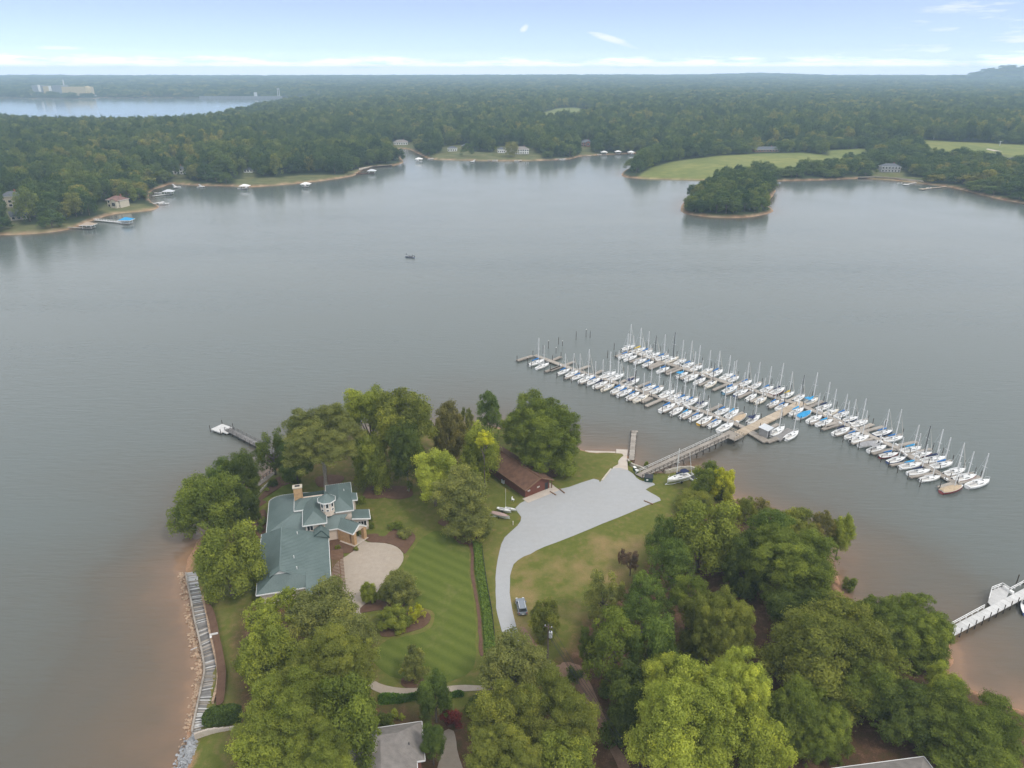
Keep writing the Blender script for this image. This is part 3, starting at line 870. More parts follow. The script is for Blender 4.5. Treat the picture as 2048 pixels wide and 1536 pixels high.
def trunk_mesh(name, seed, mat, limbs=6):
    """unit trunk: base z=0, crown centre z=1; widths in crown radii are set by the object's scale"""
    rng = random.Random(seed); mb = MB()
    bend = [(rng.uniform(-.03, .03), rng.uniform(-.03, .03)) for _ in range(4)]
    mb.tube([(0, 0, 0), (bend[0][0], bend[0][1], .06), (bend[1][0], bend[1][1], .4), (bend[2][0], bend[2][1], .75), (0, 0, 1.15)], [.115, .078, .066, .05, .02], 8)
    for i in range(limbs):
        a = i * 2.4 + rng.uniform(-.4, .4); z0 = rng.uniform(.45, .8); L = rng.uniform(.4, .68)
        mb.tube([(0, 0, z0), (math.cos(a) * L * .45, math.sin(a) * L * .45, z0 + .14), (math.cos(a) * L, math.sin(a) * L, z0 + rng.uniform(.22, .4))], [.042, .028, .008], 6)
    return mb.mesh(name, mat, True)


CROWN = {
    'oak': [crown_mesh('crown', 11 + k, M['leaf'], 46000, 0.029, 15, 13, (0.08, 0.18)) for k in range(5)],
    'lobed': [crown_mesh('crown', 31 + k, M['leaf'], 42000, 0.030, 12, 12, (0.09, 0.21), 0.56) for k in range(4)],
    'big': [crown_mesh('crown', 21 + k, M['leaf'], 160000, 0.0165, 20, 18, (0.05, 0.13), 0.60) for k in range(3)],
    'airy': [crown_mesh('crown', 51 + k, M['leaf'], 15000, 0.031, 13, 7, (0.07, 0.15), 0.62) for k in range(3)],
    'pine': [crown_mesh('crown', 61 + k, M['leaf'], 22000, 0.028, 18, 8, (0.07, 0.15), 0.66, 'pine') for k in range(4)],
    'shrub': [crown_mesh('foliage', 71 + k, M['leaf'], 4200, 0.070, 9, 5, (0.18, 0.32), 0.5) for k in range(3)],
}
TRUNK = [trunk_mesh('trunk', 5 + k, M['bark'] if k < 2 else M['bark_pale']) for k in range(3)]
N_TREE = [0]


def plant(kind, cx, cy, w, h, H, col, label, name='tree', trunk=None, group=None, cat='tree', rzmax=1.5):
    """a tree whose crown is seen at (cx, cy) with size w x h in survey pixels and whose top stands H metres above ground"""
    i = N_TREE[0]; N_TREE[0] += 1
    zc = G + H * 0.6; g = G
    for _ in range(4):
        p = P(cx, cy, zc); depth = proj(p)[2]
        dl = math.atan2(CAM_H - zc, math.hypot(p[0], p[1]))
        r = w / 2 * depth / F_PX; hh = h / 2 * depth / F_PX
        rz = math.sqrt(max(hh * hh - (r * math.sin(dl)) ** 2, (0.5 * r) ** 2)) / math.cos(dl)
        rz = min(max(rz, 0.55 * r), rzmax * r, H * 0.5 if kind != 'shrub' else H * 0.62)
        g = max(gz(p[0], p[1]), 0.1)
        zc = g + H - rz
    root = thing(name, (p[0], p[1], g - 0.05), (i * 2.17) % 6.28, label, cat, group)
    fam = 'big' if kind in ('oak', 'lobed') and w >= 160 else kind
    me = CROWN[fam][i % len(CROWN[fam])]
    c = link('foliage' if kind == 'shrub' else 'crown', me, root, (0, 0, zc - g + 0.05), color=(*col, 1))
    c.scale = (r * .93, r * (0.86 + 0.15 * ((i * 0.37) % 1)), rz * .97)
    if kind != 'shrub' or trunk:
        t = link('trunk', TRUNK[trunk if trunk is not None else i % 2], root)
        hz = max(zc - g, 1.0)
        t.scale = (r * 0.75, r * 0.75, hz) if kind != 'pine' else (r * 0.55, r * 0.55, hz)
    return root


# leaf colours
DK, MD, OL, GO, YG, LM, YE, GR, BR, PN = ((0.050, 0.062, 0.027), (0.076, 0.090, 0.032), (0.092, 0.096, 0.038), (0.098, 0.108, 0.038), (0.122, 0.132, 0.042),
                                      (0.160, 0.170, 0.054), (0.225, 0.200, 0.035), (0.098, 0.100, 0.056), (0.090, 0.078, 0.046), (0.058, 0.078, 0.034))
DK, MD, OL, GO, YG, LM, YE, GR, BR, PN = [(min(.36, c[0] * 1.72), min(.36, c[1] * 1.74), c[2] * 0.92) for c in (DK, MD, OL, GO, YG, LM, YE, GR, BR, PN)]
TREES = [
    # by the water on the left of the big house
    ('oak', 418, 1012, 150, 160, 15, MD, 'broad dark green oak leaning over the water left of the green-roofed house'),
    ('lobed', 445, 962, 84, 84, 12, PN, 'middle-sized bluish green tree behind the broad oak at the left shore'),
    ('oak', 482, 948, 78, 92, 14, DK, 'tall dark tree at the left shore nearest the narrow grey pier'),
    ('lobed', 490, 1010, 60, 90, 10, DK, 'slim dark tree with thin pale trunk beside the west eave of the green-roofed house', 2),
    ('lobed', 455, 1128, 146, 168, 15, GO, 'olive green tree over the left boardwalk beside the green metal roof'),
    # the wooded tip
    ('airy', 545, 905, 76, 92, 13, DK, 'open dark tree at the shore where the grey pier begins'),
    ('oak', 640, 866, 172, 118, 23, GR, 'huge spreading oak with bare pale trunk behind the green-roofed house chimney', 2),
    ('oak', 590, 920, 74, 76, 12, PN, 'low rounded green tree under the huge spreading oak by the pier'),
    ('lobed', 738, 822, 92, 96, 23, YG, 'yellow-green treetop at the very tip of the peninsula'),
    ('oak', 806, 838, 132, 120, 24, OL, 'massive clumpy oak at the tip of the peninsula, tallest of the group'),
    ('oak', 812, 905, 84, 120, 19, DK, 'dark tree with shaded trunk in front of the massive clumpy oak', 2),
    ('lobed', 741, 928, 90, 112, 15, GO, 'golden olive tree on the lawn behind the right end of the green-roofed house'),
    ('oak', 898, 862, 76, 108, 17, BR, 'brownish grey-green tree between the tip oaks and the golden-topped maple'),
    ('airy', 935, 838, 34, 60, 10, GR, 'thin wispy sapling by the shore left of the lone pine'),
    ('pine', 979, 826, 62, 88, 14, PN, 'lone shoreline pine with layered branches behind the big boathouse oak'),
    ('lobed', 868, 944, 104, 94, 15, LM, 'lime-green tree on the lawn between the house and the brown boathouse'),
    ('lobed', 960, 910, 92, 112, 16, YG, 'green maple turning gold on top beside the brown boathouse'),
    ('airy', 968, 878, 44, 34, 17.2, YE, 'golden treetop poking out of the green maple beside the brown boathouse'),
    ('oak', 915, 985, 116, 100, 15, GR, 'greyish olive tree leaning over the lawn in front of the golden-topped maple'),
    ('oak', 938, 1045, 104, 78, 8, GR, 'low greyish olive tree at the top of the brown mulch path'),
    ('oak', 1090, 866, 170, 152, 19, MD, 'enormous round green oak shading the brown boathouse'),
    # east side
    ('lobed', 1414, 962, 72, 84, 9, MD, 'round green willow behind the sailboat parked on the grass'),
    ('lobed', 1446, 968, 60, 86, 9, YE, 'bright yellow-green tree at the shore behind the parked sailboat'),
    ('oak', 1388, 998, 84, 44, 4, OL, 'low olive bush in front of the round green willow'),
    ('lobed', 1402, 1078, 152, 150, 16, GO, 'large fresh green tree at the near edge of the gravel lot'),
    ('airy', 1492, 1020, 66, 76, 7, OL, 'open olive sapling on the shore right of the yellow tree'),
    ('airy', 1524, 1022, 56, 62, 6, BR, 'brownish scrubby bush on the shore right of the olive sapling'),
    ('lobed', 1590, 1052, 96, 72, 10, OL, 'olive treetop at the shore in the eastern woods'),
    ('airy', 1645, 1050, 76, 66, 11, BR, 'straw-coloured thin tree at the shoreline of the eastern woods'),
    ('lobed', 1682, 1066, 54, 92, 11, YG, 'yellowing narrow tree hanging over the water at the eastern shore'),
    ('pine', 1545, 1062, 110, 92, 14, PN, 'dense pine behind the dark oak in the eastern woods'),
    ('oak', 1590, 1132, 206, 160, 16, MD, 'great dark green oak by the eastern shore'),
    ('oak', 1492, 1130, 92, 150, 14, DK, 'deep green shaded tree left of the great oak in the eastern woods'),
    ('pine', 1330, 1078, 90, 96, 13, PN, 'pine at the corner of the dry lawn nearest the gravel lot'),
    ('pine', 1345, 1130, 104, 110, 14, PN, 'second pine back from the dry lawn in the eastern woods'),
    ('airy', 1208, 1192, 92, 104, 12, GR, 'sparse grey-green pine at the bottom edge of the dry lawn'),
    ('pine', 1290, 1190, 108, 94, 14, PN, 'dense rounded pine behind the sparse grey-green one'),
    ('pine', 1380, 1190, 88, 92, 14, MD, 'fresh green pine next to the bare branches in the eastern woods'),
    ('oak', 1432, 1256, 160, 176, 15, OL, 'smooth dome-shaped olive tree in the middle of the eastern woods'),
    ('pine', 1230, 1290, 138, 150, 17, MD, 'tall leafy tree beside the dirt track below the dry lawn'),
    ('pine', 1318, 1310, 132, 190, 18, PN, 'tall dark pine in the eastern woods left of the dome-shaped tree'),
    ('airy', 1180, 1290, 64, 110, 11, DK, 'bushy dark sapling at the bend of the dirt track'),
    ('oak', 1672, 1306, 282, 220, 15, OL, 'vast spreading olive-brown oak near the white pier'),
    ('oak', 1830, 1262, 184, 138, 10, MD, 'broad green oak at the land end of the white pier'),
    ('oak', 1752, 1232, 92, 84, 9, MD, 'small green oak at the shore left of the white pier'),
    ('lobed', 1375, 1450, 236, 236, 18, LM, 'giant light yellow-green tree in the right foreground'),
    ('oak', 1478, 1392, 168, 176, 17, LM, 'light yellow-green tree growing into the right side of the giant one'),
    ('lobed', 1330, 1350, 110, 96, 15, YG, 'yellow-green treetop at the upper left of the giant light tree'),
    ('oak', 1530, 1500, 130, 150, 14, YG, 'yellow-green tree at the bottom edge right of the giant light one'),
    ('oak', 1640, 1450, 160, 120, 9, MD, 'dark understorey tree between the vast oak and the bottom edge'),
    ('lobed', 1884, 1372, 84, 84, 7, LM, 'small lime-green tree on the bank below the white pier'),
    ('oak', 1945, 1462, 216, 140, 11, MD, 'wide green tree in the bottom right corner'),
    ('oak', 1800, 1420, 130, 120, 10, DK, 'shaded green tree above the bottom right roof'),
    ('pine', 1278, 1238, 100, 104, 14, PN, 'pine filling the gap below the dense rounded pine by the dry lawn'),
    ('oak', 1596, 1222, 120, 84, 10, DK, 'low shaded tree between the great oak and the vast olive-brown oak'),
    ('lobed', 1742, 1370, 120, 110, 11, MD, 'mid-green tree under the right side of the vast olive-brown oak'),
    ('oak', 1262, 1392, 120, 120, 12, DK, 'shadowy tree between the dirt track and the giant light tree'),
    ('oak', 1590, 1412, 120, 112, 12, MD, 'mid-green tree right of the giant light tree'),
    # near left
    ('airy', 545, 1236, 142, 118, 12, YG, 'golden-tipped feathery tree in front of the garage wing'),
    ('oak', 640, 1222, 146, 96, 12, GR, 'grey-green tree hiding the front corner of the garage wing'),
    ('oak', 700, 1282, 118, 108, 13, GR, 'grey-green tree beside the driveway below the paved court'),
    ('lobed', 535, 1318, 140, 142, 13, GO, 'olive tree by the narrow grass strip along the boardwalk'),
    ('oak', 650, 1342, 196, 152, 16, OL, 'large olive tree in the middle of the bottom left woods'),
    ('oak', 585, 1430, 214, 176, 18, GO, 'large bright green tree over the bottom left hedge'),
    ('lobed', 694, 1440, 156, 170, 17, MD, 'green tree left of the grey shingled roof'),
    ('oak', 530, 1510, 150, 120, 14, YG, 'yellow-green tree in the bottom left corner of the woods'),
    ('oak', 640, 1520, 160, 120, 16, GO, 'bright green tree at the bottom edge left of the grey shingled roof'),
    ('oak', 1028, 1330, 150, 116, 12, GR, 'grey-green tree hiding the lower bend of the gravel road'),
    ('oak', 1000, 1440, 140, 130, 13, OL, 'olive tree by the lower driveway right of the red shrub'),
    ('lobed', 1110, 1430, 190, 176, 15, OL, 'large olive tree left of the dirt track'),
    ('oak', 1010, 1520, 170, 110, 14, OL, 'olive tree at the bottom edge right of the lower driveway'),
    ('oak', 1130, 1522, 150, 110, 13, GO, 'bright olive tree at the bottom edge beside the dirt track'),
    ('lobed', 870, 1392, 72, 98, 10, PN, 'dark glossy magnolia beside the lower driveway'),
    ('airy', 828, 1330, 74, 72, 6, GR, 'small grey-brown tree on its own mulch patch in the lawn'),
    ('oak', 865, 1482, 52, 96, 8, PN, 'dark conical evergreen at the corner of the grey shingled roof'),
    ('oak', 797, 1178, 80, 88, 7, GR, 'rounded grey-green tree at the edge of the paved court'),
    ('lobed', 735, 1186, 38, 44, 4.5, YG, 'little bright green tree on the corner of the paved court'),
    ('lobed', 788, 1236, 70, 44, 4, GO, 'low spreading green tree in the mulch island'),
    ('airy', 832, 1226, 36, 40, 3.5, YE, 'small yellowing tree at the tip of the mulch island'),
    ('oak', 1088, 1240, 70, 86, 8, OL, 'dense olive tree right behind the parked car'),
    ('airy', 1262, 1120, 42, 40, 6, (0.12, 0.080, 0.058), 'small tree with dead reddish foliage at the edge of the dry lawn'),
    ('airy', 1244, 1112, 20, 34, 4, (0.15, 0.09, 0.07), 'thin dead sapling on the dry lawn'),
]
for t in TREES:
    plant(*t[:6], t[6], t[7], trunk=(t[8] if len(t) > 8 else None), name='pine_tree' if t[0] == 'pine' else 'tree')
SHRUBS = [
    (713, 1068, 12, 22, 1.6, MD, 'clipped green shrub row against the right side of the house'), (722, 1002, 24, 42, 1.8, MD, 'long clipped shrub at the right back corner of the house'),
    (743, 1052, 16, 18, 1.5, MD, 'round clipped shrub by the porch, the larger of two'), (740, 1038, 12, 14, 1.3, MD, 'round clipped shrub by the porch, the smaller of two'),
    (783, 1054, 20, 20, 1.6, MD, 'round green shrub at the left end of the lawn-edge bed'), (797, 1052, 24, 24, 1.8, MD, 'tall round shrub in the middle of the lawn-edge bed'),
    (808, 1068, 34, 24, 1.7, GR, 'whitish flowering shrub at the right end of the lawn-edge bed'),
    (668, 1194, 18, 22, 2.0, MD, 'round clipped shrub at the front corner of the garage wing'),
    (516, 1032, 18, 16, 1.5, DK, 'dark clipped shrub by the west eave, northernmost'), (524, 1044, 20, 18, 1.6, MD, 'clipped shrub by the west eave, second from the north'),
    (520, 1058, 20, 16, 1.5, DK, 'dark clipped shrub by the west eave, third from the north'),
    (547, 967, 24, 22, 1.8, DK, 'rounded dark shrub by the landing of the grey pier'), (592, 962, 24, 20, 1.8, DK, 'rounded dark shrub left of the house chimney'),
    (534, 980, 14, 12, 1.0, YG, 'small yellowish shrub on the bank by the grey pier'), (676, 1094, 14, 10, 0.8, OL, 'low shrub in the bed by the front wall'),
    (712, 1098, 12, 10, 0.8, OL, 'low shrub at the foot of the porch steps'), (1260, 927, 12, 12, 1.2, MD, 'small green bush by the foot of the boat ramp'),
    (1293, 930, 12, 18, 1.8, MD, 'wispy bush at the landing of the long gangway'), (1280, 934, 12, 12, 1.0, BR, 'brown scrub beside the retaining wall by the ramp'),
    (905, 1436, 48, 30, 2.5, (0.150, 0.034, 0.030), 'deep red shrub above the lower driveway'), (789, 1428, 18, 24, 2.0, LM, 'lime-coloured shrub behind the grey shingled roof'),
    (804, 1434, 16, 12, 1.4, YG, 'yellow-green shrub behind the grey shingled roof'), (772, 1440, 40, 26, 2.4, DK, 'dark shrub mass at the left end of the low driveway hedge'),
    (950, 1412, 50, 24, 2.4, DK, 'dark shrub right of the glossy magnolia'), (1210, 1380, 30, 34, 3, MD, 'leafy shrub below the tall tree by the dirt track'),
    (1228, 1470, 60, 90, 5, DK, 'dark thicket under the power line'), (1262, 1400, 60, 60, 4, DK, 'blue-green thicket between the dirt track and the pines'),
    (1150, 1350, 40, 30, 3, DK, 'dark shrub behind the utility pole'), (1370, 1012, 36, 26, 3, OL, 'dark bush at the right end of the gravel lot'),
    (1480, 1175, 60, 46, 4, DK, 'shaded shrub in the eastern woods clearing'), (1712, 1398, 70, 60, 5, DK, 'understorey shrub right under the vast oak'),
    (1440, 990, 30, 22, 2.2, MD, 'shrub at the foot of the bright yellow tree'), (1560, 1082, 50, 36, 4, OL, 'scrub at the shore in front of the dense pine'),
    (1700, 1170, 30, 40, 3, MD, 'leafy bush hanging over the pink shallows'), (830, 1188, 30, 20, 1.5, GR, 'low bush at the lawn side of the paved court'),
]
for (cx, cy, w, h, H, col, lab) in SHRUBS: plant('shrub', cx, cy, w, h, H, col, lab, 'shrub', cat='shrub')


def leaf_bank(name, pts_px, height, n, leaf, col, label, cat, kind=None, lvl=G, parent=None):
    """a hedge or a bed of ground cover that fills an outline"""
    poly = np.array(px_poly(pts_px, lvl)); rng = np.random.default_rng(len(label))
    lo, hi = poly.min(0), poly.max(0)
    q = rng.uniform(lo, hi, (n * 3, 2)); s = sdf(q[:, 0], q[:, 1], poly); q = q[s > 0][:n]; s = s[s > 0][:n]
    top = np.minimum(height, s * 2.2) * (0.85 + 0.2 * vnoise(q[:, 0] * 1.7, q[:, 1] * 1.7, 9))
    z = top * np.where(rng.uniform(size=len(q)) < 0.7, rng.uniform(0.85, 1.05, len(q)), rng.uniform(0.05, 0.9, len(q)))
    pos = np.column_stack([q, z]) - np.array([*poly.mean(0), 0])
    nrm = rng.normal(size=pos.shape) * 0.55 + np.array([0, 0, 0.8])
    me = quad_mesh(name, leaf_quads(pos, nrm, leaf, rng), M['leaf'], np.clip(rng.normal(0.45, 0.17, len(q)), 0, 1))
    o = link(name, me, None, (*poly.mean(0), lvl + 0.04), color=(*col, 1))
    return tag(o, label, cat, None, kind)


leaf_bank('ground_cover', zpts(Z_LAWN, [(1256, 170), (1340, 150), (1362, 330), (1400, 600), (1450, 900), (1478, 1160), (1490, 1330), (1385, 1330), (1365, 1050), (1345, 850), (1305, 600), (1282, 480), (1275, 300)]), 0.7, 9000, 0.26, (0.120, 0.170, 0.036), 'long bed of bright green ground cover between the mulch path and the gravel road', 'plants', 'stuff')
leaf_bank('hedge', zpts(Z_LOW, [(290, 475), (400, 470), (520, 480), (720, 455), (735, 500), (520, 545), (300, 560)]), 1.6, 3600, 0.24, (0.080, 0.140, 0.026), 'bright green clipped hedge along the lower driveway', 'hedge')
leaf_bank('hedge', zpts(Z_LOW, [(1030, 450), (1160, 432), (1160, 475), (1040, 490)]), 1.4, 1200, 0.24, (0.080, 0.140, 0.026), 'short hedge right of the magnolia on the lower driveway', 'hedge')
leaf_bank('hedge', zpts(Z_BOT, [(385, 680), (470, 620), (640, 590), (770, 570), (790, 680), (770, 745), (590, 770), (430, 790), (385, 760)]), 1.9, 6000, 0.24, (0.070, 0.100, 0.026), 'thick dark hedge at the bottom end of the left boardwalk', 'hedge')
#--MARK
# ------------------------------------------------------------------ the big house with the green metal roof
def local_frame(origin, th):
    o = np.array(origin, float); u = np.array([math.cos(th), math.sin(th)]); w = np.array([-math.sin(th), math.cos(th)])
    return o, u, w


def seams_on(mb, pts, step=0.5, w=0.05, h=0.06, lift=0.02):
    """standing seams running down the slope of a convex roof plane"""
    a = [Vector(p) for p in pts]
    n = Vector((0, 0, 0))
    for i in range(1, len(a) - 1): n += (a[i] - a[0]).cross(a[i + 1] - a[0])
    if n.length < 1e-6: return
    n.normalize()
    if n.z < 0: n = -n
    hor = Vector((-n.y, n.x, 0))
    if hor.length < 1e-3: return
    hor.normalize(); slope = n.cross(hor)
    c = a[0]
    uv = [((p - c).dot(hor), (p - c).dot(slope)) for p in a]
    lo, hi = min(q[0] for q in uv), max(q[0] for q in uv)
    t = math.ceil(lo / step) * step + 0.1
    while t < hi:
        xs = []
        for i in range(len(uv)):
            (x0, y0), (x1, y1) = uv[i], uv[(i + 1) % len(uv)]
            if (x0 - t) * (x1 - t) < 0: xs.append(y0 + (y1 - y0) * (t - x0) / (x1 - x0))
        xs.sort()
        for k in range(0, len(xs) - 1, 2):
            p, q = c + hor * t + slope * xs[k] + n * lift, c + hor * t + slope * xs[k + 1] + n * lift
            if (p - q).length > 0.15: mb.beam(p, q, w, h)
        t += step


def roof_part(root, planes, fascia, mat=None, seam=True, trim=None, th=0.14):
    rb = MB()
    for p in planes: rb.slab(p, th)
    ro = rb.build('roof', mat or M['roof'], root)
    if seam:
        sb = MB()
        for p in planes: seams_on(sb, p)
        if sb.v: tag(sb.build('seam', mat or M['roof'], ro), kind='stuff')
    for pts in fascia:
        fb = MB()
        for p, q in zip(pts[:-1], pts[1:]): fb.beam((p[0], p[1], p[2] - 0.12), (q[0], q[1], q[2] - 0.12), 0.16, 0.26)
        fb.build('gutter', trim or M['white'], ro)
    return ro


def window(root, c, u, w, h, frame=None, n=1, gap=0.12):
    """framed window standing 3 cm proud of a wall; c centre (x,y,z), u unit vector along the wall"""
    rz = math.atan2(u[1], u[0])
    f = MB().box((0, 0, 0), (w + 0.24, 0.10, h + 0.24)).build('window', frame or M['white'], root, c, rz)
    for k in range(n):
        x = (k - (n - 1) / 2) * (w / n)
        MB().box((x, 0, 0), (w / n - gap, 0.16, h)).build('pane', M['glass'], f)
    return f


def rect(u0, u1, v0, v1): return [(u0, v0), (u1, v0), (u1, v1), (u0, v1)]


def big_house():
    th = R(14.8)
    O = P(662.8, 1180.3, G + 3.2)
    root = thing('lake_house', (O[0], O[1], G), th, 'large cream lake house with green standing-seam metal roofs and an octagonal turret', 'house')
    W = lambda pts, z0, z1, m='stucco': MB().prism(pts, z0, z1).build('wall', M[m], root)
    # garage wing
    W(rect(-13.7, -0.5, 2.9, 23.0), -0.3, 3.12); W(rect(-4.6, -0.5, 0.5, 2.9), -0.3, 3.12)
    W(rect(-4.7, -0.6, 18.6, 21.0), 3.12, 3.9)
    Rg = [(0, 0, 3.2), (0, 20.2, 3.2), (-9.6, 19.8, 6.6), (-9.6, 5, 6.6), (-4.9, 3.63, 4.94), (-4.9, 5.0, 4.94)]
    L_ = [(-14.4, 2.2, 3.2), (-9.6, 5, 6.6), (-9.6, 19.8, 6.6), (-14.4, 23.5, 3.2)]
    Fh = [(-14.4, 2.2, 3.2), (-4.9, 2.2, 3.2), (-4.9, 3.63, 4.94), (-9.6, 5, 6.6)]
    Hp = [(-4.9, 0, 3.2), (0, 0, 3.2), (-4.9, 5.0, 4.94)]
    ro = roof_part(root, [[(0, 0, 3.2), (0, 20.2, 3.2), (-4.9, 20.0, 4.94), (-4.9, 5.0, 4.94)], [(-4.9, 3.63, 4.94), (-4.9, 20.0, 4.94), (-9.6, 19.8, 6.6), (-9.6, 5, 6.6)], L_[::-1], Fh, Hp],
                   [[(-4.9, 0, 3.2), (0, 0, 3.2), (0, 20.2, 3.2)], [(-14.4, 23.5, 3.2), (-14.4, 2.2, 3.2), (-4.9, 2.2, 3.2)]])
    MB().beam((-9.6, 4.9, 6.64), (-9.6, 19.9, 6.64), 0.22, 0.10).build('ridge_cap', M['roof'], ro)
    gb = MB().add([(-11.3, 4.35, 5.75), (-7.9, 4.35, 5.75), (-9.6, 4.35, 6.75), (-11.3, 5.2, 5.75), (-7.9, 5.2, 5.75), (-9.6, 5.2, 6.75)], [(0, 1, 2), (3, 5, 4), (0, 2, 5, 3), (1, 4, 5, 2), (0, 3, 4, 1)])
    gb.build('gable_vent', M['white'], ro)
    MB().slab([(-9.6, 4.0, 6.86), (-9.6, 5.8, 6.86), (-11.7, 5.8, 5.62), (-11.7, 4.0, 5.62)], .09).slab([(-9.6, 5.8, 6.86), (-9.6, 4.0, 6.86), (-7.5, 4.0, 5.62), (-7.5, 5.8, 5.62)], .09).build('vent_roof', M['roof'], ro)
    for u, v, z in ((-6.4, 18.2, 5.5), (-7.0, 9.2, 5.7), (-6.4, 5.6, 5.5)):
        MB().tube([(u, v, z - .1), (u, v, z + .55)], .09, 8).build('vent_pipe', M['white'], ro)
    # low west wing with the curved corner
    Wp = [(-13.4, 23.3), (-13.3, 37.3), (-12.9, 38.1), (-12.2, 38.7), (-11.3, 39.15), (-10.2, 39.4), (-7.6, 39.4)]
    W([(p[0] * 0.96, p[1] - (0.5 if p[1] > 30 else -0.3)) for p in Wp] + [(0.4, 38.0), (0.4, 23.4)], -0.3, 3.12)
    top = (-7.0, 32.6, 5.9)
    pl = [[(-13.4, 23.3, 3.2), (-7.0, 26.8, 5.9), top, (-13.3, 37.3, 3.2)]]
    for a, b in zip(Wp[1:-1], Wp[2:]): pl.append([(b[0], b[1], 3.2), (a[0], a[1], 3.2), top])
    pl.append([(-7.6, 39.4, 3.2), top, (0.6, 32.6, 5.7), (0.6, 38.6, 3.2)])
    pl = [p[::-1] for p in pl]
    pl.append([(-13.4, 23.3, 3.2), (-4.4, 20.6, 3.4), (-4.4, 26.9, 5.9), (-7.0, 26.9, 5.9)])
    roof_part(root, pl, [[(p[0], p[1], 3.2) for p in Wp] + [(0.6, 38.6, 3.2)]])
    # upper west block with the sunken deck
    W(rect(-6.5, 0.2, 26.9, 32.4), 3.2, 6.1)
    z0, z1 = 6.2, 6.95
    A, B, C_, D = (-7.1, 26.5, z0), (0.3, 26.5, z0), (0.3, 33.1, z0), (-7.1, 33.1, z0)
    a, b, c, d = (-5.4, 30.4, z1), (-0.3, 30.4, z1), (-0.3, 32.7, z1), (-5.4, 32.7, z1)
    ro = roof_part(root, [[A, B, b, a], [B, C_, c, b], [C_, D, d, c], [D, A, a, d]], [[D, A, (-4.9, 26.5, z0)]])
    wb = MB()
    for p, q in ((a, b), (b, c), (c, d), (d, a)): wb.add([(p[0], p[1], 5.6), (q[0], q[1], 5.6), q, p], [(0, 1, 2, 3), (3, 2, 1, 0)])
    wb.build('parapet', M['roof_dark'], ro)
    MB().box((-2.85, 31.55, 5.75), (5.1, 2.3, .1)).build('deck_floor', M['tan'], ro)
    ch = MB().box((-6.05, 31.4, 6.4), (1.9, 1.25, 6.2)).build('chimney', M['tan'], root)
    MB().box((-6.05, 31.4, 9.62), (2.2, 1.55, .24)).build('chimney_cap', M['cream'], ch)
    MB().box((-6.05, 31.4, 9.8), (1.1, .6, .14)).build('flue', M['dark'], ch)
    # central hipped block
    W(rect(-4.7, -0.6, 20.8, 27), 0, 5.95)
    e = 6.0
    roof_part(root, [[(-5.25, 20.2, e), (-0.05, 20.2, e), (-2.65, 22.5, 8.0)], [(-0.05, 20.2, e), (-0.05, 28.5, e), (-2.65, 28.5, 8.0), (-2.65, 22.5, 8.0)], [(-5.25, 28.5, e), (-5.25, 20.2, e), (-2.65, 22.5, 8.0), (-2.65, 28.5, 8.0)]],
              [[(-5.25, 26.6, e), (-5.25, 20.2, e), (-0.05, 20.2, e), (-0.05, 23.4, e)]])
    window(root, (-3.75, 20.78, 4.9), (1, 0), 1.3, 1.3, n=2)
    # north-east block
    W(rect(0.3, 5.5, 24.4, 35.9), 0, 5.95); W(rect(5.5, 6.6, 28.5, 31.0), 0, 5.85)
    roof_part(root, [[(0.1, 23.9, e), (6.05, 23.9, e), (3.1, 27.2, 7.9)], [(6.05, 23.9, e), (6.05, 36.5, e), (3.1, 33.2, 7.9), (3.1, 27.2, 7.9)], [(6.05, 36.5, e), (0.1, 36.5, e), (3.1, 33.2, 7.9)], [(0.1, 36.5, e), (0.1, 23.9, e), (3.1, 27.2, 7.9), (3.1, 33.2, 7.9)]],
              [[(2.0, 23.9, e), (6.05, 23.9, e), (6.05, 28.2, e)], [(6.05, 31.4, e), (6.05, 36.5, e), (0.1, 36.5, e), (0.1, 33.4, e)]])
    roof_part(root, [[(5.6, 28.2, 6.28), (7.15, 28.2, 5.9), (7.15, 31.4, 5.9), (5.6, 31.4, 6.28)]], [[(6.05, 28.2, 6.02), (7.15, 28.2, 5.9), (7.15, 31.4, 5.9)]])
    MB().tube([(4.3, 31, 6.6), (4.3, 31, 7.6)], .09, 8).build('vent_pipe', M['white'], root)
    # turret
    tc, rw, re_ = (0.35, 24.75), 1.62, 2.05
    oc = lambda r, z: [(tc[0] + r * math.cos(R(22.5 + 45 * k)), tc[1] + r * math.sin(R(22.5 + 45 * k)), z) for k in range(8)]
    tw = MB().prism([p[:2] for p in oc(rw, 0)], 5.6, 9.25).build('turret', M['stucco'], root)
    E_ = oc(re_, 9.3); ap = (tc[0], tc[1], 10.7)
    tr = roof_part(root, [[E_[k], E_[(k + 1) % 8], ap] for k in range(8)], [E_ + E_[:1]])
    for k in (5, 6, 7):
        an = R(-90 + 45 * (k - 6)); rr = rw * math.cos(R(22.5)) + .03
        cc = (tc[0] + rr * math.cos(an), tc[1] + rr * math.sin(an))
        window(tw, (cc[0], cc[1], 8.35), (-math.sin(an), math.cos(an)), .62, 1.0, n=1)
        window(tw, (cc[0], cc[1], 7.15), (-math.sin(an), math.cos(an)), .62, .32, n=1)
    # east wing
    W(rect(5.5, 9.1, 24.3, 27.4), -0.3, 3.0)
    roof_part(root, [[(5.4, 23.8, 3.75), (9.6, 23.8, 3.15), (9.6, 27.8, 3.15), (5.4, 27.8, 3.75)]], [[(5.4, 23.8, 3.75), (9.6, 23.8, 3.15), (9.6, 27.8, 3.15)]])
    window(root, (7.7, 24.28, 1.7), (1, 0), 1.9, 1.4, n=3)
    # entry hall and its porch gable
    W([(-0.6, 21.9), (2.2, 21.9), (4.6, 24.4), (-0.6, 24.4)], -0.3, 3.15)
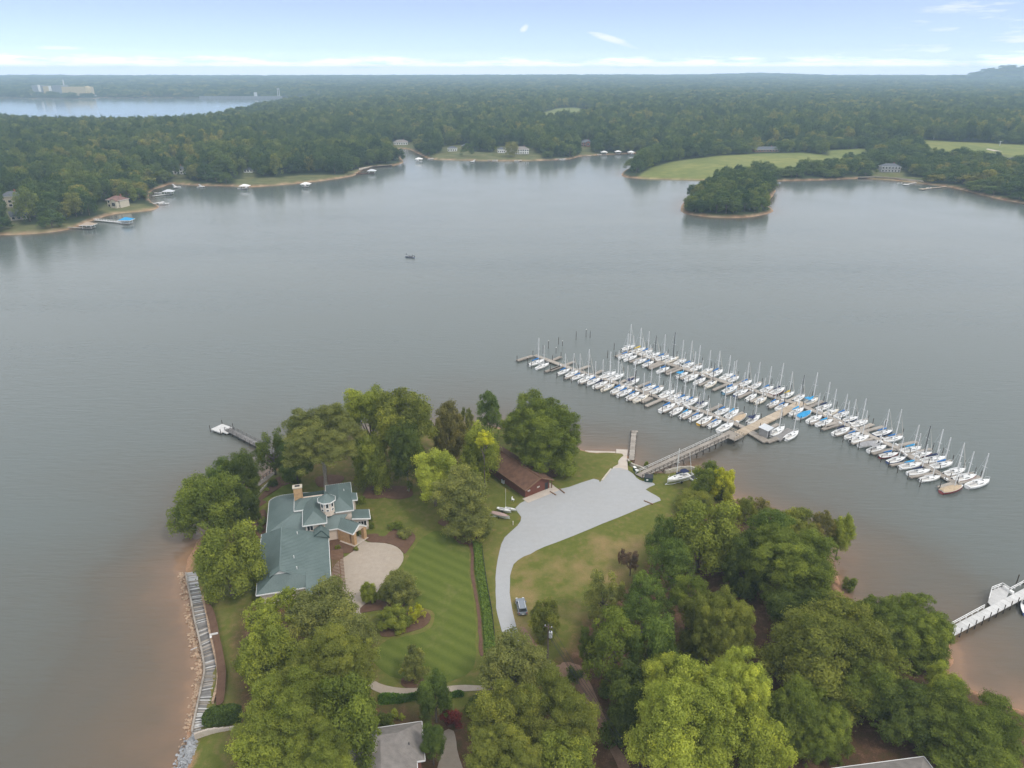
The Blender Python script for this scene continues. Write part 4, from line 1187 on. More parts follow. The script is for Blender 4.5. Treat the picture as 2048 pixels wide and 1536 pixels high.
    roof_part(root, [[(-0.7, 21.5, 3.2), (2.1, 21.5, 3.2), (4.6, 24.0, 5.1), (-0.7, 24.2, 5.4)]], [[(-0.7, 21.5, 3.2), (2.1, 21.5, 3.2)]])
    gl0, gl1, gr0, gr1, ra, rb_ = (2.1, 21.5, 3.2), (5.35, 18.3, 3.2), (5.4, 23.9, 3.2), (8.45, 20.9, 3.2), (6.95, 19.55, 4.75), (3.0, 23.5, 4.75)
    po = roof_part(root, [[gl0, gl1, ra, rb_], [gr1, gr0, rb_, ra]], [[gl0, gl1, ra, gr1, gr0]])
    MB().add([(5.35, 18.5, 3.15), (8.25, 20.9, 3.15), (6.85, 19.65, 4.6), (5.15, 18.7, 3.15), (8.05, 21.1, 3.15), (6.65, 19.85, 4.6)], [(0, 1, 2), (5, 4, 3), (0, 3, 4, 1), (1, 4, 5, 2), (2, 5, 3, 0)]).build('gable', M['stucco'], po)
    for u, v in ((5.45, 18.95), (7.75, 20.75)): MB().box((u, v, 1.45), (.85, .85, 3.5), R(45)).build('column', M['tan'], root)
    MB().prism([(2.0, 21.6), (4.5, 19.3), (4.8, 19.6), (2.4, 22.0)], -0.3, 3.05).build('wall', M['tan'], root)
    MB().prism([(4.2, 22.0), (5.8, 23.4), (5.4, 23.8), (3.8, 22.4)], -0.3, 3.1).build('wall', M['stucco'], root)
    d_ = MB().box((4.7, 22.1, 1.15), (1.5, .12, 2.3), R(41)).build('door', M['timber'], root)
    MB().tube([(5.05, 22.3, 1.1), (5.05, 22.3, 1.3)], .06, 6).build('handle', M['dark'], d_)
    MB().prism([(2.2, 20.9), (5.4, 17.9), (8.7, 20.7), (5.4, 23.6)], -0.3, 0.16).build('porch_floor', M['concrete'], root)
    # little hipped dormer against the centre block
    roof_part(root, [[(-2.95, 18.0, 4.45), (-1.35, 18.4, 5.35), (-1.35, 20.8, 5.35), (-2.95, 20.8, 4.45)][::-1], [(0.25, 17.9, 3.6), (0.25, 20.8, 3.6), (-1.35, 20.8, 5.35), (-1.35, 18.4, 5.35)], [(-2.95, 18.0, 4.45), (0.25, 17.9, 3.6), (-1.35, 18.4, 5.35)]],
              [[(-2.95, 20.8, 4.45), (-2.95, 18.0, 4.45), (-1.35, 18.4, 5.35), (0.25, 17.9, 3.6)]], trim=M['roof_dark'])
    for v in (1.2, 3.4): window(root, (-0.47, v + 1, 1.6), (0, 1), 1.2, 1.2, n=2)
    # pergola along the garage wall: a structure of its own
    pg = thing('pergola', (*(O[:2]), G), th, 'brown slatted pergola along the garage wall over the paved court', 'pergola')
    sl = MB().box((0, 0, 0), (2.5, .09, .16)).mesh('slat', M['timber'])
    n = 27
    for k in range(n): link('slat', sl, pg, (1.55, 1.2 + k * (12.6 / (n - 1)), 2.78))
    MB().box((1.95, 7.0, 2.60), (.14, 13.6, .2)).build('beam', M['timber'], pg)
    MB().box((0.45, 7.0, 2.60), (.12, 13.6, .2)).build('beam', M['timber'], pg)
    pm = MB().box((0, 0, 1.25), (.18, .18, 2.6)).mesh('post', M['timber'])
    for v in (0.4, 4.6, 9, 13.4): link('post', pm, pg, (1.95, v, 0))
    return O, th


HOUSE_O, HOUSE_TH = big_house()


# ------------------------------------------------------------------ simple gabled and hipped buildings
def hip_planes(L, W_, z0, z1, ov=0.5, ridge=None):
    l, w = L / 2 + ov, W_ / 2 + ov
    rl = max(0.01, (L / 2 + ov) - w) if ridge is None else ridge
    a, b, c, d = (-l, -w, z0), (l, -w, z0), (l, w, z0), (-l, w, z0)
    e, f = (-rl, 0, z1), (rl, 0, z1)
    return [[a, b, f, e], [b, c, f], [c, d, e, f], [d, a, e]], [[a, b, c, d, a]]


def brown_boathouse():
    z = 3.1
    r0, r1 = P(1082.7, 955.3, G + 4.6), P(1002.6, 902.6, G + 4.6)
    d = (r1 - r0)[:2]; th = math.atan2(d[1], d[0])
    o, u, w = local_frame(r0[:2], th)
    loc = lambda x, y, zz: ((P(x, y, zz)[:2] - o) @ u, (P(x, y, zz)[:2] - o) @ w)
    lw = loc(1053.4, 982.7, G + 2.7)[1]; rw = loc(1110, 961, G + 2.5)[1]
    lw, rw = abs(lw), abs(rw)
    root = thing('boathouse', (*o, G), th, 'long brown clubhouse with shingled gable roof at the gravel lot', 'building')
    L = np.linalg.norm(d) + 7
    s = 1.0                                             # +v is the left (camera-side) long wall
    MB().prism(rect(0.7, L, -min(rw, lw) + 0.9, lw - 0.5), -.3, 2.6).build('wall', M['brown_wall'], root)
    g = MB().add([(0.72, -min(rw, lw) + .9, 2.6), (0.72, lw - .5, 2.6), (0.72, 0, 4.4), (0.98, -min(rw, lw) + .9, 2.6), (0.98, lw - .5, 2.6), (0.98, 0, 4.4)], [(0, 1, 2), (5, 4, 3), (0, 3, 4, 1), (1, 4, 5, 2), (2, 5, 3, 0)])
    g.build('gable', M['brown_wall'], root)
    roof_part(root, [[(0, 0, 4.6), (0, lw, 2.7), (L + .6, lw, 2.7), (L + .6, 0, 4.6)][::-1], [(0, -rw, 2.5), (0, 0, 4.6), (L + .6, 0, 4.6), (L + .6, -rw, 2.5)][::-1]], [[(0, -rw, 2.5), (0, 0, 4.6), (0, lw, 2.7), (L + .6, lw, 2.7)]], M['brown_roof'], False, M['timber'], .2)
    MB().beam((0, 0, 4.66), (L + .6, 0, 4.66), .35, .1).build('ridge_cap', M['brown_roof'], root)
    for x, y in ((0.4, -rw + .4), (5, -rw + .4)): MB().box((x, y, 1.2), (.18, .18, 2.8)).build('post', M['timber'], root)
    for y in (lw - 1.6, lw - 4.6):
        sg = MB().box((0.66, y, 1.75), (.06, 1.0, .5)).build('sign', M['timber'], root)
        for k in (-1, 1): MB().box((0.62, y, 1.75 + .12 * k), (.03, .8, .09)).build('lettering', M['white'], sg)
    dr = MB().box((0.68, -rw + 1.9, 1.0), (.08, 1.0, 2.1)).build('door', M['dark'], root)
    MB().prism(rect(-1.6, 0.7, -rw - .6, lw + .4), -.3, .12).build('apron', M['concrete'], root)
    MB().prism(rect(0.7, 7, -rw - .8, -min(rw, lw) + .9), -.3, .10).build('porch_floor', M['concrete'], root)
    return o, u, w


BH = brown_boathouse()


def bottom_house():
    z0, z1 = 3.2, 5.6
    ne, se, ap = P(843.5, 1442.6, G + z0), P(850, 1520, G + z0), P(800, 1474, G + z1)
    d = (ne - se)[:2]; th = math.atan2(d[1], d[0]) - math.pi / 2
    o, u, w = local_frame(((ne + se) / 2)[:2], th)
    Wd = np.linalg.norm(d); run = Wd / 2
    root = thing('house', (*o, G), th, 'house with grey shingled hip roof and white gutters at the bottom edge', 'house')
    L = 24
    MB().prism(rect(-L + .5, -.6, -run + .6, run - .6), -.3, z0).build('wall', M['brick'], root)
    roof_part(root, [[(0, -run, z0), (0, run, z0), (-run, 0, z1)], [(0, run, z0), (-L, run, z0), (-L, 0, z1), (-run, 0, z1)], [(-L, -run, z0), (0, -run, z0), (-run, 0, z1), (-L, 0, z1)]], [[(-L, -run, z0), (0, -run, z0), (0, run, z0), (-L, run, z0)]], M['grey_roof'], False)
    # front wing
    MB().prism(rect(-11, -1.8, -run - 8, -run + 1), -.3, z0 - .05).build('wall', M['brick'], root)
    roof_part(root, [[(-1.2, -run - 8.5, z0), (-1.2, -run, z0), (-6.4, -run + 3.5, z1 - .3), (-6.4, -run - 8.5, z1 - .3)], [(-11.6, -run, z0), (-11.6, -run - 8.5, z0), (-6.4, -run - 8.5, z1 - .3), (-6.4, -run + 3.5, z1 - .3)]], [[(-1.2, -run - .3, z0), (-1.2, -run - 8.5, z0)]], M['grey_roof'], False)
    ch = MB().box((-7.8, -1.9, 5.0), (1.5, .9, 2.0)).build('chimney', M['wall_stone'], root)
    for k in (-1, 1): MB().tube([(-7.8 + .35 * k, -1.9, 5.9), (-7.8 + .35 * k, -1.9, 6.35)], .22, 8).build('flue', M['dark'], ch)
    for u_, v_ in ((-10, 2.4), (-2.2, -1.6)): MB().tube([(u_, v_, z0 + .5), (u_, v_, z1 - .6)], .07, 6).build('vent_pipe', M['dark'], root)


bottom_house()


def corner_house():
    a = P(1745, 1512, G + 5)
    root = thing('house', (a[0] + 2, a[1] - 4, G), R(8), 'small pale-grey roof showing at the bottom right edge', 'house')
    MB().box((0, 0, 1.4), (14, 8, 3.2)).build('wall', M['cream'], root)
    p, f = hip_planes(14, 8, 3.1, 5.2)
    roof_part(root, p, f, M['grey_roof'], False)


corner_house()


# ------------------------------------------------------------------ small things around the lot
def car():
    b = P(1043, 1231, G); f = P(1037.5, 1204, G)
    d = (f - b)[:2]; th = math.atan2(d[1], d[0]); c = (b + f) / 2
    root = thing('parked_car', (c[0] + .25, c[1], G + .05), th, 'silver-blue estate car parked on the grass beside the gravel road', 'car')
    prof = [(-2.35, .35), (-2.4, .75), (-2.3, 1.0), (-1.95, 1.05), (-1.4, 1.08), (1.0, 1.0), (1.3, .95), (2.1, .8), (2.38, .6), (2.38, .33)]
    rings = []
    for y, s in ((-.92, .94), (-.88, 1.0), (.88, 1.0), (.92, .94)):
        rings.append([(x * (s if abs(y) > .9 else 1), y, .32 + (z - .32) * s) for x, z in prof])
    MB().loft(rings).build('body', M['car'], root)
    cab = MB()
    lo = [(-2.2, -.84, 1.02), (1.15, -.84, .99), (1.15, .84, .99), (-2.2, .84, 1.02)]
    hi = [(-1.85, -.66, 1.55), (.35, -.66, 1.57), (.35, .66, 1.57), (-1.85, .66, 1.55)]
    cab.add(lo + hi, [(0, 1, 5, 4), (1, 2, 6, 5), (2, 3, 7, 6), (3, 0, 4, 7), (4, 5, 6, 7)]).build('windows', M['glass'], root)
    MB().slab([(-1.9, -.68, 1.61), (.38, -.68, 1.63), (.38, .68, 1.63), (-1.9, .68, 1.61)], .07).build('roof', M['car'], root)
    for s in (-1, 1):
        for x in (-1.45, 1.42):
            wh = MB().tube([(x, s * .80, .33), (x, s * .97, .33)], .33, 14).build('wheel', M['rubber'], root)
            MB().tube([(x, s * .965, .33), (x, s * .985, .33)], .2, 10).build('rim', M['alu'], wh)
        MB().box((2.33, s * .66, .68), (.12, .36, .14)).build('headlight', M['white'], root)
        MB().box((-2.37, s * .74, .85), (.1, .2, .3)).build('tail_light', M['gel_red'], root)
        MB().box((.75, s * 1.0, 1.02), (.18, .2, .14)).build('mirror', M['car'], root)
        MB().beam((-1.7, s * .6, 1.67), (.2, s * .6, 1.69), .05, .05).build('roof_rail', M['alu'], root)
    MB().box((-2.4, 0, .62), (.04, .5, .14)).build('number_plate', M['white'], root)


car()


def utility_pole():
    b = P(1095, 1330, G); h = 10.5
    for _ in range(3):
        t = proj((b[0], b[1], G + h)); h += (t[1] - 1250) / 8.0
    root = thing('utility_pole', (b[0], b[1], G), R(-20), 'wooden utility pole with a pale transformer can beside the dirt track', 'utility pole')
    MB().tube([(0, 0, -.3), (0, 0, h * .5), (0, 0, h)], [.19, .16, .12], 10).build('pole', M['pole'], root)
    tr = MB().tube([(.42, 0, h - 2.6), (.42, 0, h - 1.4)], .32, 14).build('transformer', M['galv'], root)
    MB().tube([(.42, 0, h - 1.4), (.42, 0, h - 1.1)], [.1, .05], 8).build('bushing', M['dark'], tr)
    MB().box((0, 0, h - .45), (1.5, .12, .14)).build('crossarm', M['pole'], root)
    for x in (-.6, .6): MB().tube([(x, 0, h - .38), (x, 0, h - .12)], .06, 8).build('insulator', M['white'], root)
    top = np.array([b[0], b[1], G + h])
    e = P(1268, 1500, G + 6.5)
    for k, (dz, dx) in enumerate(((0, .5), (-.9, 0), (-1.9, .1), (-2.3, .1))):
        a = top + np.array([dx, 0, dz - .15]); q = e + np.array([.4 - dx, 0, dz * .9]); q2 = a + (q - a) * 1.35
        pts = [a + (q2 - a) * t - np.array([0, 0, 1.1 * 4 * t * (1 - t)]) for t in np.linspace(0, 1, 12)]
        tag(MB().tube([tuple(p - top) for p in pts], .028, 5).build('power_line', M['dark'], None, tuple(top)), ('uppermost thin power line', 'second power line from the top', 'third power line from the top', 'lowest power line')[k] + ' running from the utility pole over the dirt track', 'power line')


utility_pole()


def post_thing(x, y, h, r, mat, name, label, cat):
    p = P(x, y, G)
    t = thing(name, (p[0], p[1], G), 0, label, cat)
    MB().tube([(0, 0, 0), (0, 0, h)], r, 8).build('post', mat, t)
    MB().tube([(0, 0, h), (0, 0, h + .12)], [r * 1.25, r * .6], 8).build('cap', mat, t)


post_thing(1106, 1334, .8, .16, M['yellow'], 'marker_post', 'yellow marker post at the foot of the utility pole', 'post')
post_thing(1100, 1330, 1.0, .08, M['galv'], 'marker_post', 'thin pale post left of the yellow marker', 'post')
post_thing(1026, 1050, 1.0, .12, M['cream'], 'marker_post', 'pale post on the grass at the bend of the gravel road', 'post')


def dumpster():
    p = P(1297, 962, G)
    t = thing('dumpster', (p[0], p[1], G + .05), R(-12), 'dark green steel dumpster beside the land end of the gangway', 'dumpster')
    MB().add([(-1, -.75, 0), (1, -.75, 0), (1, .75, 0), (-1, .75, 0), (-1.1, -.8, 1.2), (1.1, -.8, 1.2), (1.1, .8, 1.5), (-1.1, .8, 1.5)], [(3, 2, 1, 0), (0, 1, 5, 4), (1, 2, 6, 5), (2, 3, 7, 6), (3, 0, 4, 7), (4, 5, 6, 7)]).build('bin', M['green_bin'], t)
    for s in (-.52, .52): MB().slab([(s - .5, -.85, 1.26), (s + .5, -.85, 1.26), (s + .5, .85, 1.57), (s - .5, .85, 1.57)], .06).build('lid', M['dark'], t)
    MB().box((-.35, -.83, .7), (.5, .03, .35)).build('label_plate', M['white'], t)
    for s in (-1.12, 1.12): MB().box((s, 0, .8), (.1, .9, .14)).build('lift_pocket', M['green_bin'], t)


dumpster()
for x, y, lab in ((1269, 941, 'white-lidded refuse bin by the ramp, farther of two'), (1273, 947, 'white-lidded refuse bin by the ramp, nearer of two')):
    p = P(x, y, G)
    t = thing('refuse_bin', (p[0], p[1], G), R(30), lab, 'bin')
    MB().box((0, 0, .5), (.65, .7, 1.0)).build('bin', M['green_bin'], t)
    MB().slab([(-.36, -.4, 1.02), (.36, -.4, 1.02), (.36, .4, 1.12), (-.36, .4, 1.12)], .07).build('lid', M['white'], t)
for k, (x, y, lab) in enumerate(((1012, 963, 'grey air-conditioning unit against the long boathouse wall'),)):
    p = P(x, y, G)
    t = thing('air_conditioner', (p[0] - .6, p[1] - .6, G), R(40), lab, 'machine')
    MB().box((0, 0, .45), (.95, .95, .9)).build('housing', M['galv'], t)
    MB().tube([(0, 0, .9), (0, 0, .95)], .36, 14).build('fan_grille', M['dark'], t)
for x, y, w, d_, lab in ((1297, 1006, 2.4, 3, 'dark timber parking stop at the right end of the gravel lot'),):
    p = P(x, y, G)
    tag(MB().box((0, 0, .1), (2.6, .22, .22)).build('parking_stop', M['timber'], None, (p[0], p[1], G + .06), R(-40)), lab, 'parking stop')
for k, (x0, y0, x1, y1, lab) in enumerate(((1100, 984, 1112, 991, 'left timber rail on the gravel in front of the boathouse porch'), (1118, 978, 1129, 987, 'right timber rail on the gravel in front of the boathouse porch'))):
    a, b = P(x0, y0, G), P(x1, y1, G)
    tag(MB().beam((0, 0, 0), tuple(b - a), .25, .22).build('timber_rail', M['timber'], None, (a[0], a[1], G + .16)), lab, 'timber')
# pale kerb down the left side of the ramp
a, b = P(1204, 961, G + .1), P(1222, 938, G + .1)
tag(MB().beam((0, 0, 0), tuple(b - a), .35, .3).build('kerb', M['cream'], None, (a[0], a[1], G + .12)), kind='structure')


def low_wall(pts_px, z, h, label, mat='wall_stone', n=26, w=.5, name='retaining_wall'):
    pts = smooth_poly([P(x, y, z)[:2] for x, y in pts_px], 8, False)
    L = np.cumsum([0] + [np.linalg.norm(b - a) for a, b in zip(pts[:-1], pts[1:])])
    root = thing(name, (*pts[0], z), 0, label, 'wall')
    q = [np.array([np.interp(t, L, [p[0] for p in pts]), np.interp(t, L, [p[1] for p in pts])]) for t in np.linspace(0, L[-1], n + 1)]
    for a, b in zip(q[:-1], q[1:]):
        c, d = (a + b) / 2 - pts[0], b - a
        k = random.uniform(.85, 1.12)
        MB().box((c[0], c[1], h * k / 2 - .3), (np.linalg.norm(d) * .95, w * random.uniform(.85, 1.15), h * k + .6), math.atan2(d[1], d[0])).build('stone', M[mat], root)


low_wall([(1255, 922), (1262, 930), (1280, 938), (1298, 944)], 1.2, .8, 'curved pale stone retaining wall by the foot of the ramp', n=16)
low_wall([(1330, 945), (1360, 938), (1385, 938), (1400, 948)], 1.2, .7, 'low stone wall along the shore behind the parked sailboat', n=22)
low_wall(zpts(Z_NW, [(1035, 1125), (1110, 1065), (1180, 995), (1230, 950)]), 1.6, .5, 'low pale stone edging on the bank left of the house', n=24, w=.35)
low_wall(zpts(Z_BOT, [(300, 885), (370, 860), (440, 838), (620, 822), (860, 800)]), G - .3, .6, 'thin pale kerb wall below the bottom left hedge', 'concrete', 26, .35)
low_wall(zpts(Z_SW, [(385, 590), (430, 760), (465, 960), (515, 1180), (545, 1340), (545, 1450), (525, 1560), (490, 1670)]), 1.5, .55, 'tan stone edging on the land side of the boardwalk', 'stone', 60, .45)


def fence():
    pts = [P(*Z_LAWN(x, y), G)[:2] for x, y in ((1352, 250), (1370, 400), (1400, 610), (1430, 780), (1455, 920), (1480, 1150))]
    pts = smooth_poly(pts, 5, False)
    root = thing('wire_fence', (*pts[0], G), 0, 'low dark post-and-rail fence along the green bed by the gravel road', 'fence')
    o = pts[0]
    for a, b in zip(pts[:-1], pts[1:]):
        MB().box((*(a - o), .55), (.1, .1, 1.2)).build('post', M['dark'], root)
        for z in (.35, .75, 1.08): MB().beam((*(a - o), z), (*(b - o), z), .035, .05).build('rail', M['dark'], root)


fence()
# rocks along the shore
def riprap(name, pts_px, z, n, size, spread, mat, label):
    pts = smooth_poly([P(x, y, z)[:2] for x, y in pts_px], 6, False); rng = np.random.default_rng(n); V = []; T = []
    for i in range(n):
        a = pts[int(rng.integers(0, len(pts) - 1))]
        c = np.array([*(a + rng.normal(0, spread, 2)), z + rng.uniform(-.25, .12)]); s = size * rng.uniform(.5, 1.4)
        ax = np.linalg.qr(rng.normal(size=(3, 3)))[0] * s * np.array([1, .8, .6])
        o = [c + ax[0], c + ax[1], c - ax[0], c - ax[1], c + ax[2], c - ax[2]]
        for f in ((0, 1, 4), (1, 2, 4), (2, 3, 4), (3, 0, 4), (1, 0, 5), (2, 1, 5), (3, 2, 5), (0, 3, 5)): V.append([o[k] for k in f])
    me = quad_mesh(name, np.array(V), mat, None, 3)
    tag(link(name, me), label, 'rocks', None, 'stuff')


riprap('rocks', [(366, 1150), (370, 1178), (381, 1242), (391, 1288), (402, 1330), (398, 1370), (391, 1405), (379, 1460)], .05, 900, .34, .45, M['stone'], 'band of tan rocks at the waterline outside the boardwalk')
riprap('rocks', [(400, 1470), (390, 1485), (378, 1510), (362, 1540)], .7, 700, .26, .8, M['stone_grey'], 'patch of grey riprap in the bottom left corner')
riprap('rocks', [(384, 1472), (374, 1495), (360, 1525), (345, 1560)], .05, 260, .3, .5, M['stone'], 'tan rocks at the waterline in the bottom left corner')
riprap('rocks', [(1300, 944), (1330, 946), (1385, 936), (1408, 948)], .2, 160, .3, .4, M['stone'], 'tan rocks along the shore under the gangway')
#--MARK
# ------------------------------------------------------------------ docks
Z_A, Z_B, Z_C = zoomer(1000, 620, 4.096), zoomer(1400, 620, 5.851), zoomer(1650, 740, 5.146)
DZ = 0.55
PILE = MB().tube([(0, 0, -1.5), (0, 0, 2.1)], .105, 8).mesh('pile', M['pile'])


def strip(root, o, a, b, w, z, mat, name='deck', th=.28, seg=None):
    """a straight run of decking built as sections"""
    d = b - a; L = np.linalg.norm(d); n = max(1, int(round(L / (seg or L)))); rz = math.atan2(d[1], d[0])
    for k in range(n):
        c = a + d * ((k + .5) / n) - o
        MB().box((0, 0, 0), (L / n - (.05 if n > 1 else 0), w, th)).build(name, mat, root, (c[0], c[1], z), rz)


def pile(root, o, p, h=1.0):
    q = link('pile', PILE, root, (p[0] - o[0], p[1] - o[1], 0)); q.scale = (1, 1, h)


def on_line(pts, p):
    """arc length of the foot of p on a polyline, and the side"""
    best = None; s0 = 0
    for a, b in zip(pts[:-1], pts[1:]):
        d = b - a; L = np.linalg.norm(d); t = np.clip((p - a) @ d / L ** 2, 0, 1); f = a + d * t
        e = np.linalg.norm(p - f)
        if best is None or e < best[0]: best = (e, s0 + t * L, f)
        s0 += L
    return best


LINE_A = [P(*q, DZ)[:2] for q in ((1069.6, 710.8), (1122, 730), (1156, 742), (1220, 762), (1281, 782), (1317, 795), (1381, 815), (1439, 835), (1491, 857))]
LINE_B = [P(*q, DZ)[:2] for q in ((1258, 702), (1325, 725), (1361, 735), (1435, 760), (1477, 774), (1511, 782), (1545, 794), (1600, 810), (1639, 827), (1673, 842), (1708, 856), (1742, 873), (1796, 897), (1844, 928), (1912, 967))]
fa, fb = P(1100, 741, DZ)[:2], P(1149, 722, DZ)[:2]
FDIR = (fb - fa) / np.linalg.norm(fb - fa)                       # slips and boats lie along this direction
FANG = math.atan2(FDIR[1], FDIR[0])


def slip_angle(p):
    """the docks bend, so the slips turn towards the right-hand end"""
    return R(float(np.interp(proj((p[0], p[1], .9))[0], [1060, 1350, 1590, 1690, 1850, 1960], [44, 41, 40, 27, 15, 19])))


def slip_dir(p): a = slip_angle(p); return np.array([math.cos(a), math.sin(a)])



# boats: (x, y, style) in the three close-up surveys; style = hull letter + cover letter + extras
# hull w white c cream n navy r red y yellow s pale blue; cover b blue n navy s light blue 0 none g grey t tan y yellow
NEAR_A = [(Z_A, q) for q in ((302, 425, 'wb'), (350, 452, 'w0'), (525, 498, 'wb'), (590, 518, 'w0'), (643, 540, 'wb'), (712, 560, 'w0'), (768, 580, 'wb'), (825, 605, 'wn'), (888, 628, 'c0'), (970, 645, 'wb'), (1022, 673, 'wb'), (1090, 697, 'wb'), (1160, 718, 'c0'),
                                (1375, 795, 'wb'), (1452, 820, 'w0'), (1525, 845, 'ws'), (1612, 872, 'wb'), (1683, 898, 'y0'), (1763, 925, 'wb'), (1850, 955, 'w0'))]
FAR_A = [(Z_A, q) for q in ((888, 528, 'w0'), (955, 547, 'w0'), (1087, 587, 'wnB'), (1222, 632, 'wb'), (1287, 655, 'wb'), (1370, 685, 'w0'), (1430, 710, 'w0'), (1497, 730, 'wb'), (1565, 750, 'wb'), (1655, 775, 'wnB'), (1825, 825, 'wb'), (1902, 847, 'ws'), (1967, 878, 'wT'))] + [(Z_B, (630, 1272, 'wnB'))]
FAR_B = [(Z_A, q) for q in ((1053, 305, 'w0'), (1135, 328, 'wy'), (1200, 345, 'wb'), (1258, 368, 'w0r'), (1330, 388, 'wb'), (1405, 405, 'c0'), (1478, 420, 'w0'), (1545, 445, 'wb'), (1612, 472, 'w0'), (1700, 495, 'c0'), (1773, 515, 'wb'))] + \
        [(Z_B, q) for q in ((315, 770, 'w0'), (395, 800, 'wb'), (535, 850, 'wb'), (655, 880, 'w0'), (785, 920, 'wb'), (910, 945, 'rn'), (1030, 985, 'wy'), (1165, 1020, 'w0'), (1305, 1060, 'csB'), (1455, 1130, 'wn'), (1535, 1190, 'c0'), (1665, 1215, 'wb'), (1765, 1265, 'n0'), (1870, 1320, 'w0'))] + \
        [(Z_C, q) for q in ((600, 640, 'nb'), (705, 700, 'wb'), (890, 810, 'ws'), (1000, 860, 'r0'), (1120, 915, 'wn'), (1205, 970, 'wb'), (1340, 1040, 'w0'), (1440, 1100, 'r0'), (1580, 1160, 'w0'))]
NEAR_B = [(Z_A, q) for q in ((1030, 370, 'wb'), (1073, 388, 'w0'), (1150, 415, 'w0'), (1215, 435, 'wb'), (1340, 485, 'wb'), (1492, 525, 'wsB'), (1570, 550, 'w0'), (1640, 575, 'wn'), (1730, 603, 'c0'))] + \
         [(Z_B, q) for q in ((355, 925, 'sb'), (485, 960, 'n0'), (605, 1010, 'w0'), (715, 1050, 'c0'), (865, 1085, 'wb'), (965, 1120, 'wb'), (1130, 1180, 'ws'), (1225, 1215, 'wS'), (1345, 1265, 'w0'), (1460, 1310, 'ws'), (1660, 1410, 'wn'), (1790, 1455, 'wb'))] + \
         [(Z_C, q) for q in ((362, 702, 'w0'), (450, 750, 'wG'), (540, 800, 'wgB'), (660, 865, 'rb'), (740, 915, 'n0'), (885, 975, 'ws'), (970, 1040, 'wn'), (1085, 1105, 'w0'), (1310, 1215, 'rT'))]

BOAT = {}


def hull_ring(x, t, k=1.0, L=8.0):
    """half sections of a sailing hull at station t (0 stern .. 1 bow)"""
    b = 1.36 * k * (math.sin(math.pi * min(1, (t * .80 + .20) ** 1.0)) ** .72) * (1 if t < .985 else .35)
    if t > .99: b = .06
    zt = .82 + .32 * t * t
    return [(x, -b, zt), (x, -b * .96, zt * .55), (x, -b * .72, .08), (x, 0, -.28 * (1 - t * .8)), (x, b * .72, .08), (x, b * .96, zt * .55), (x, b, zt)]


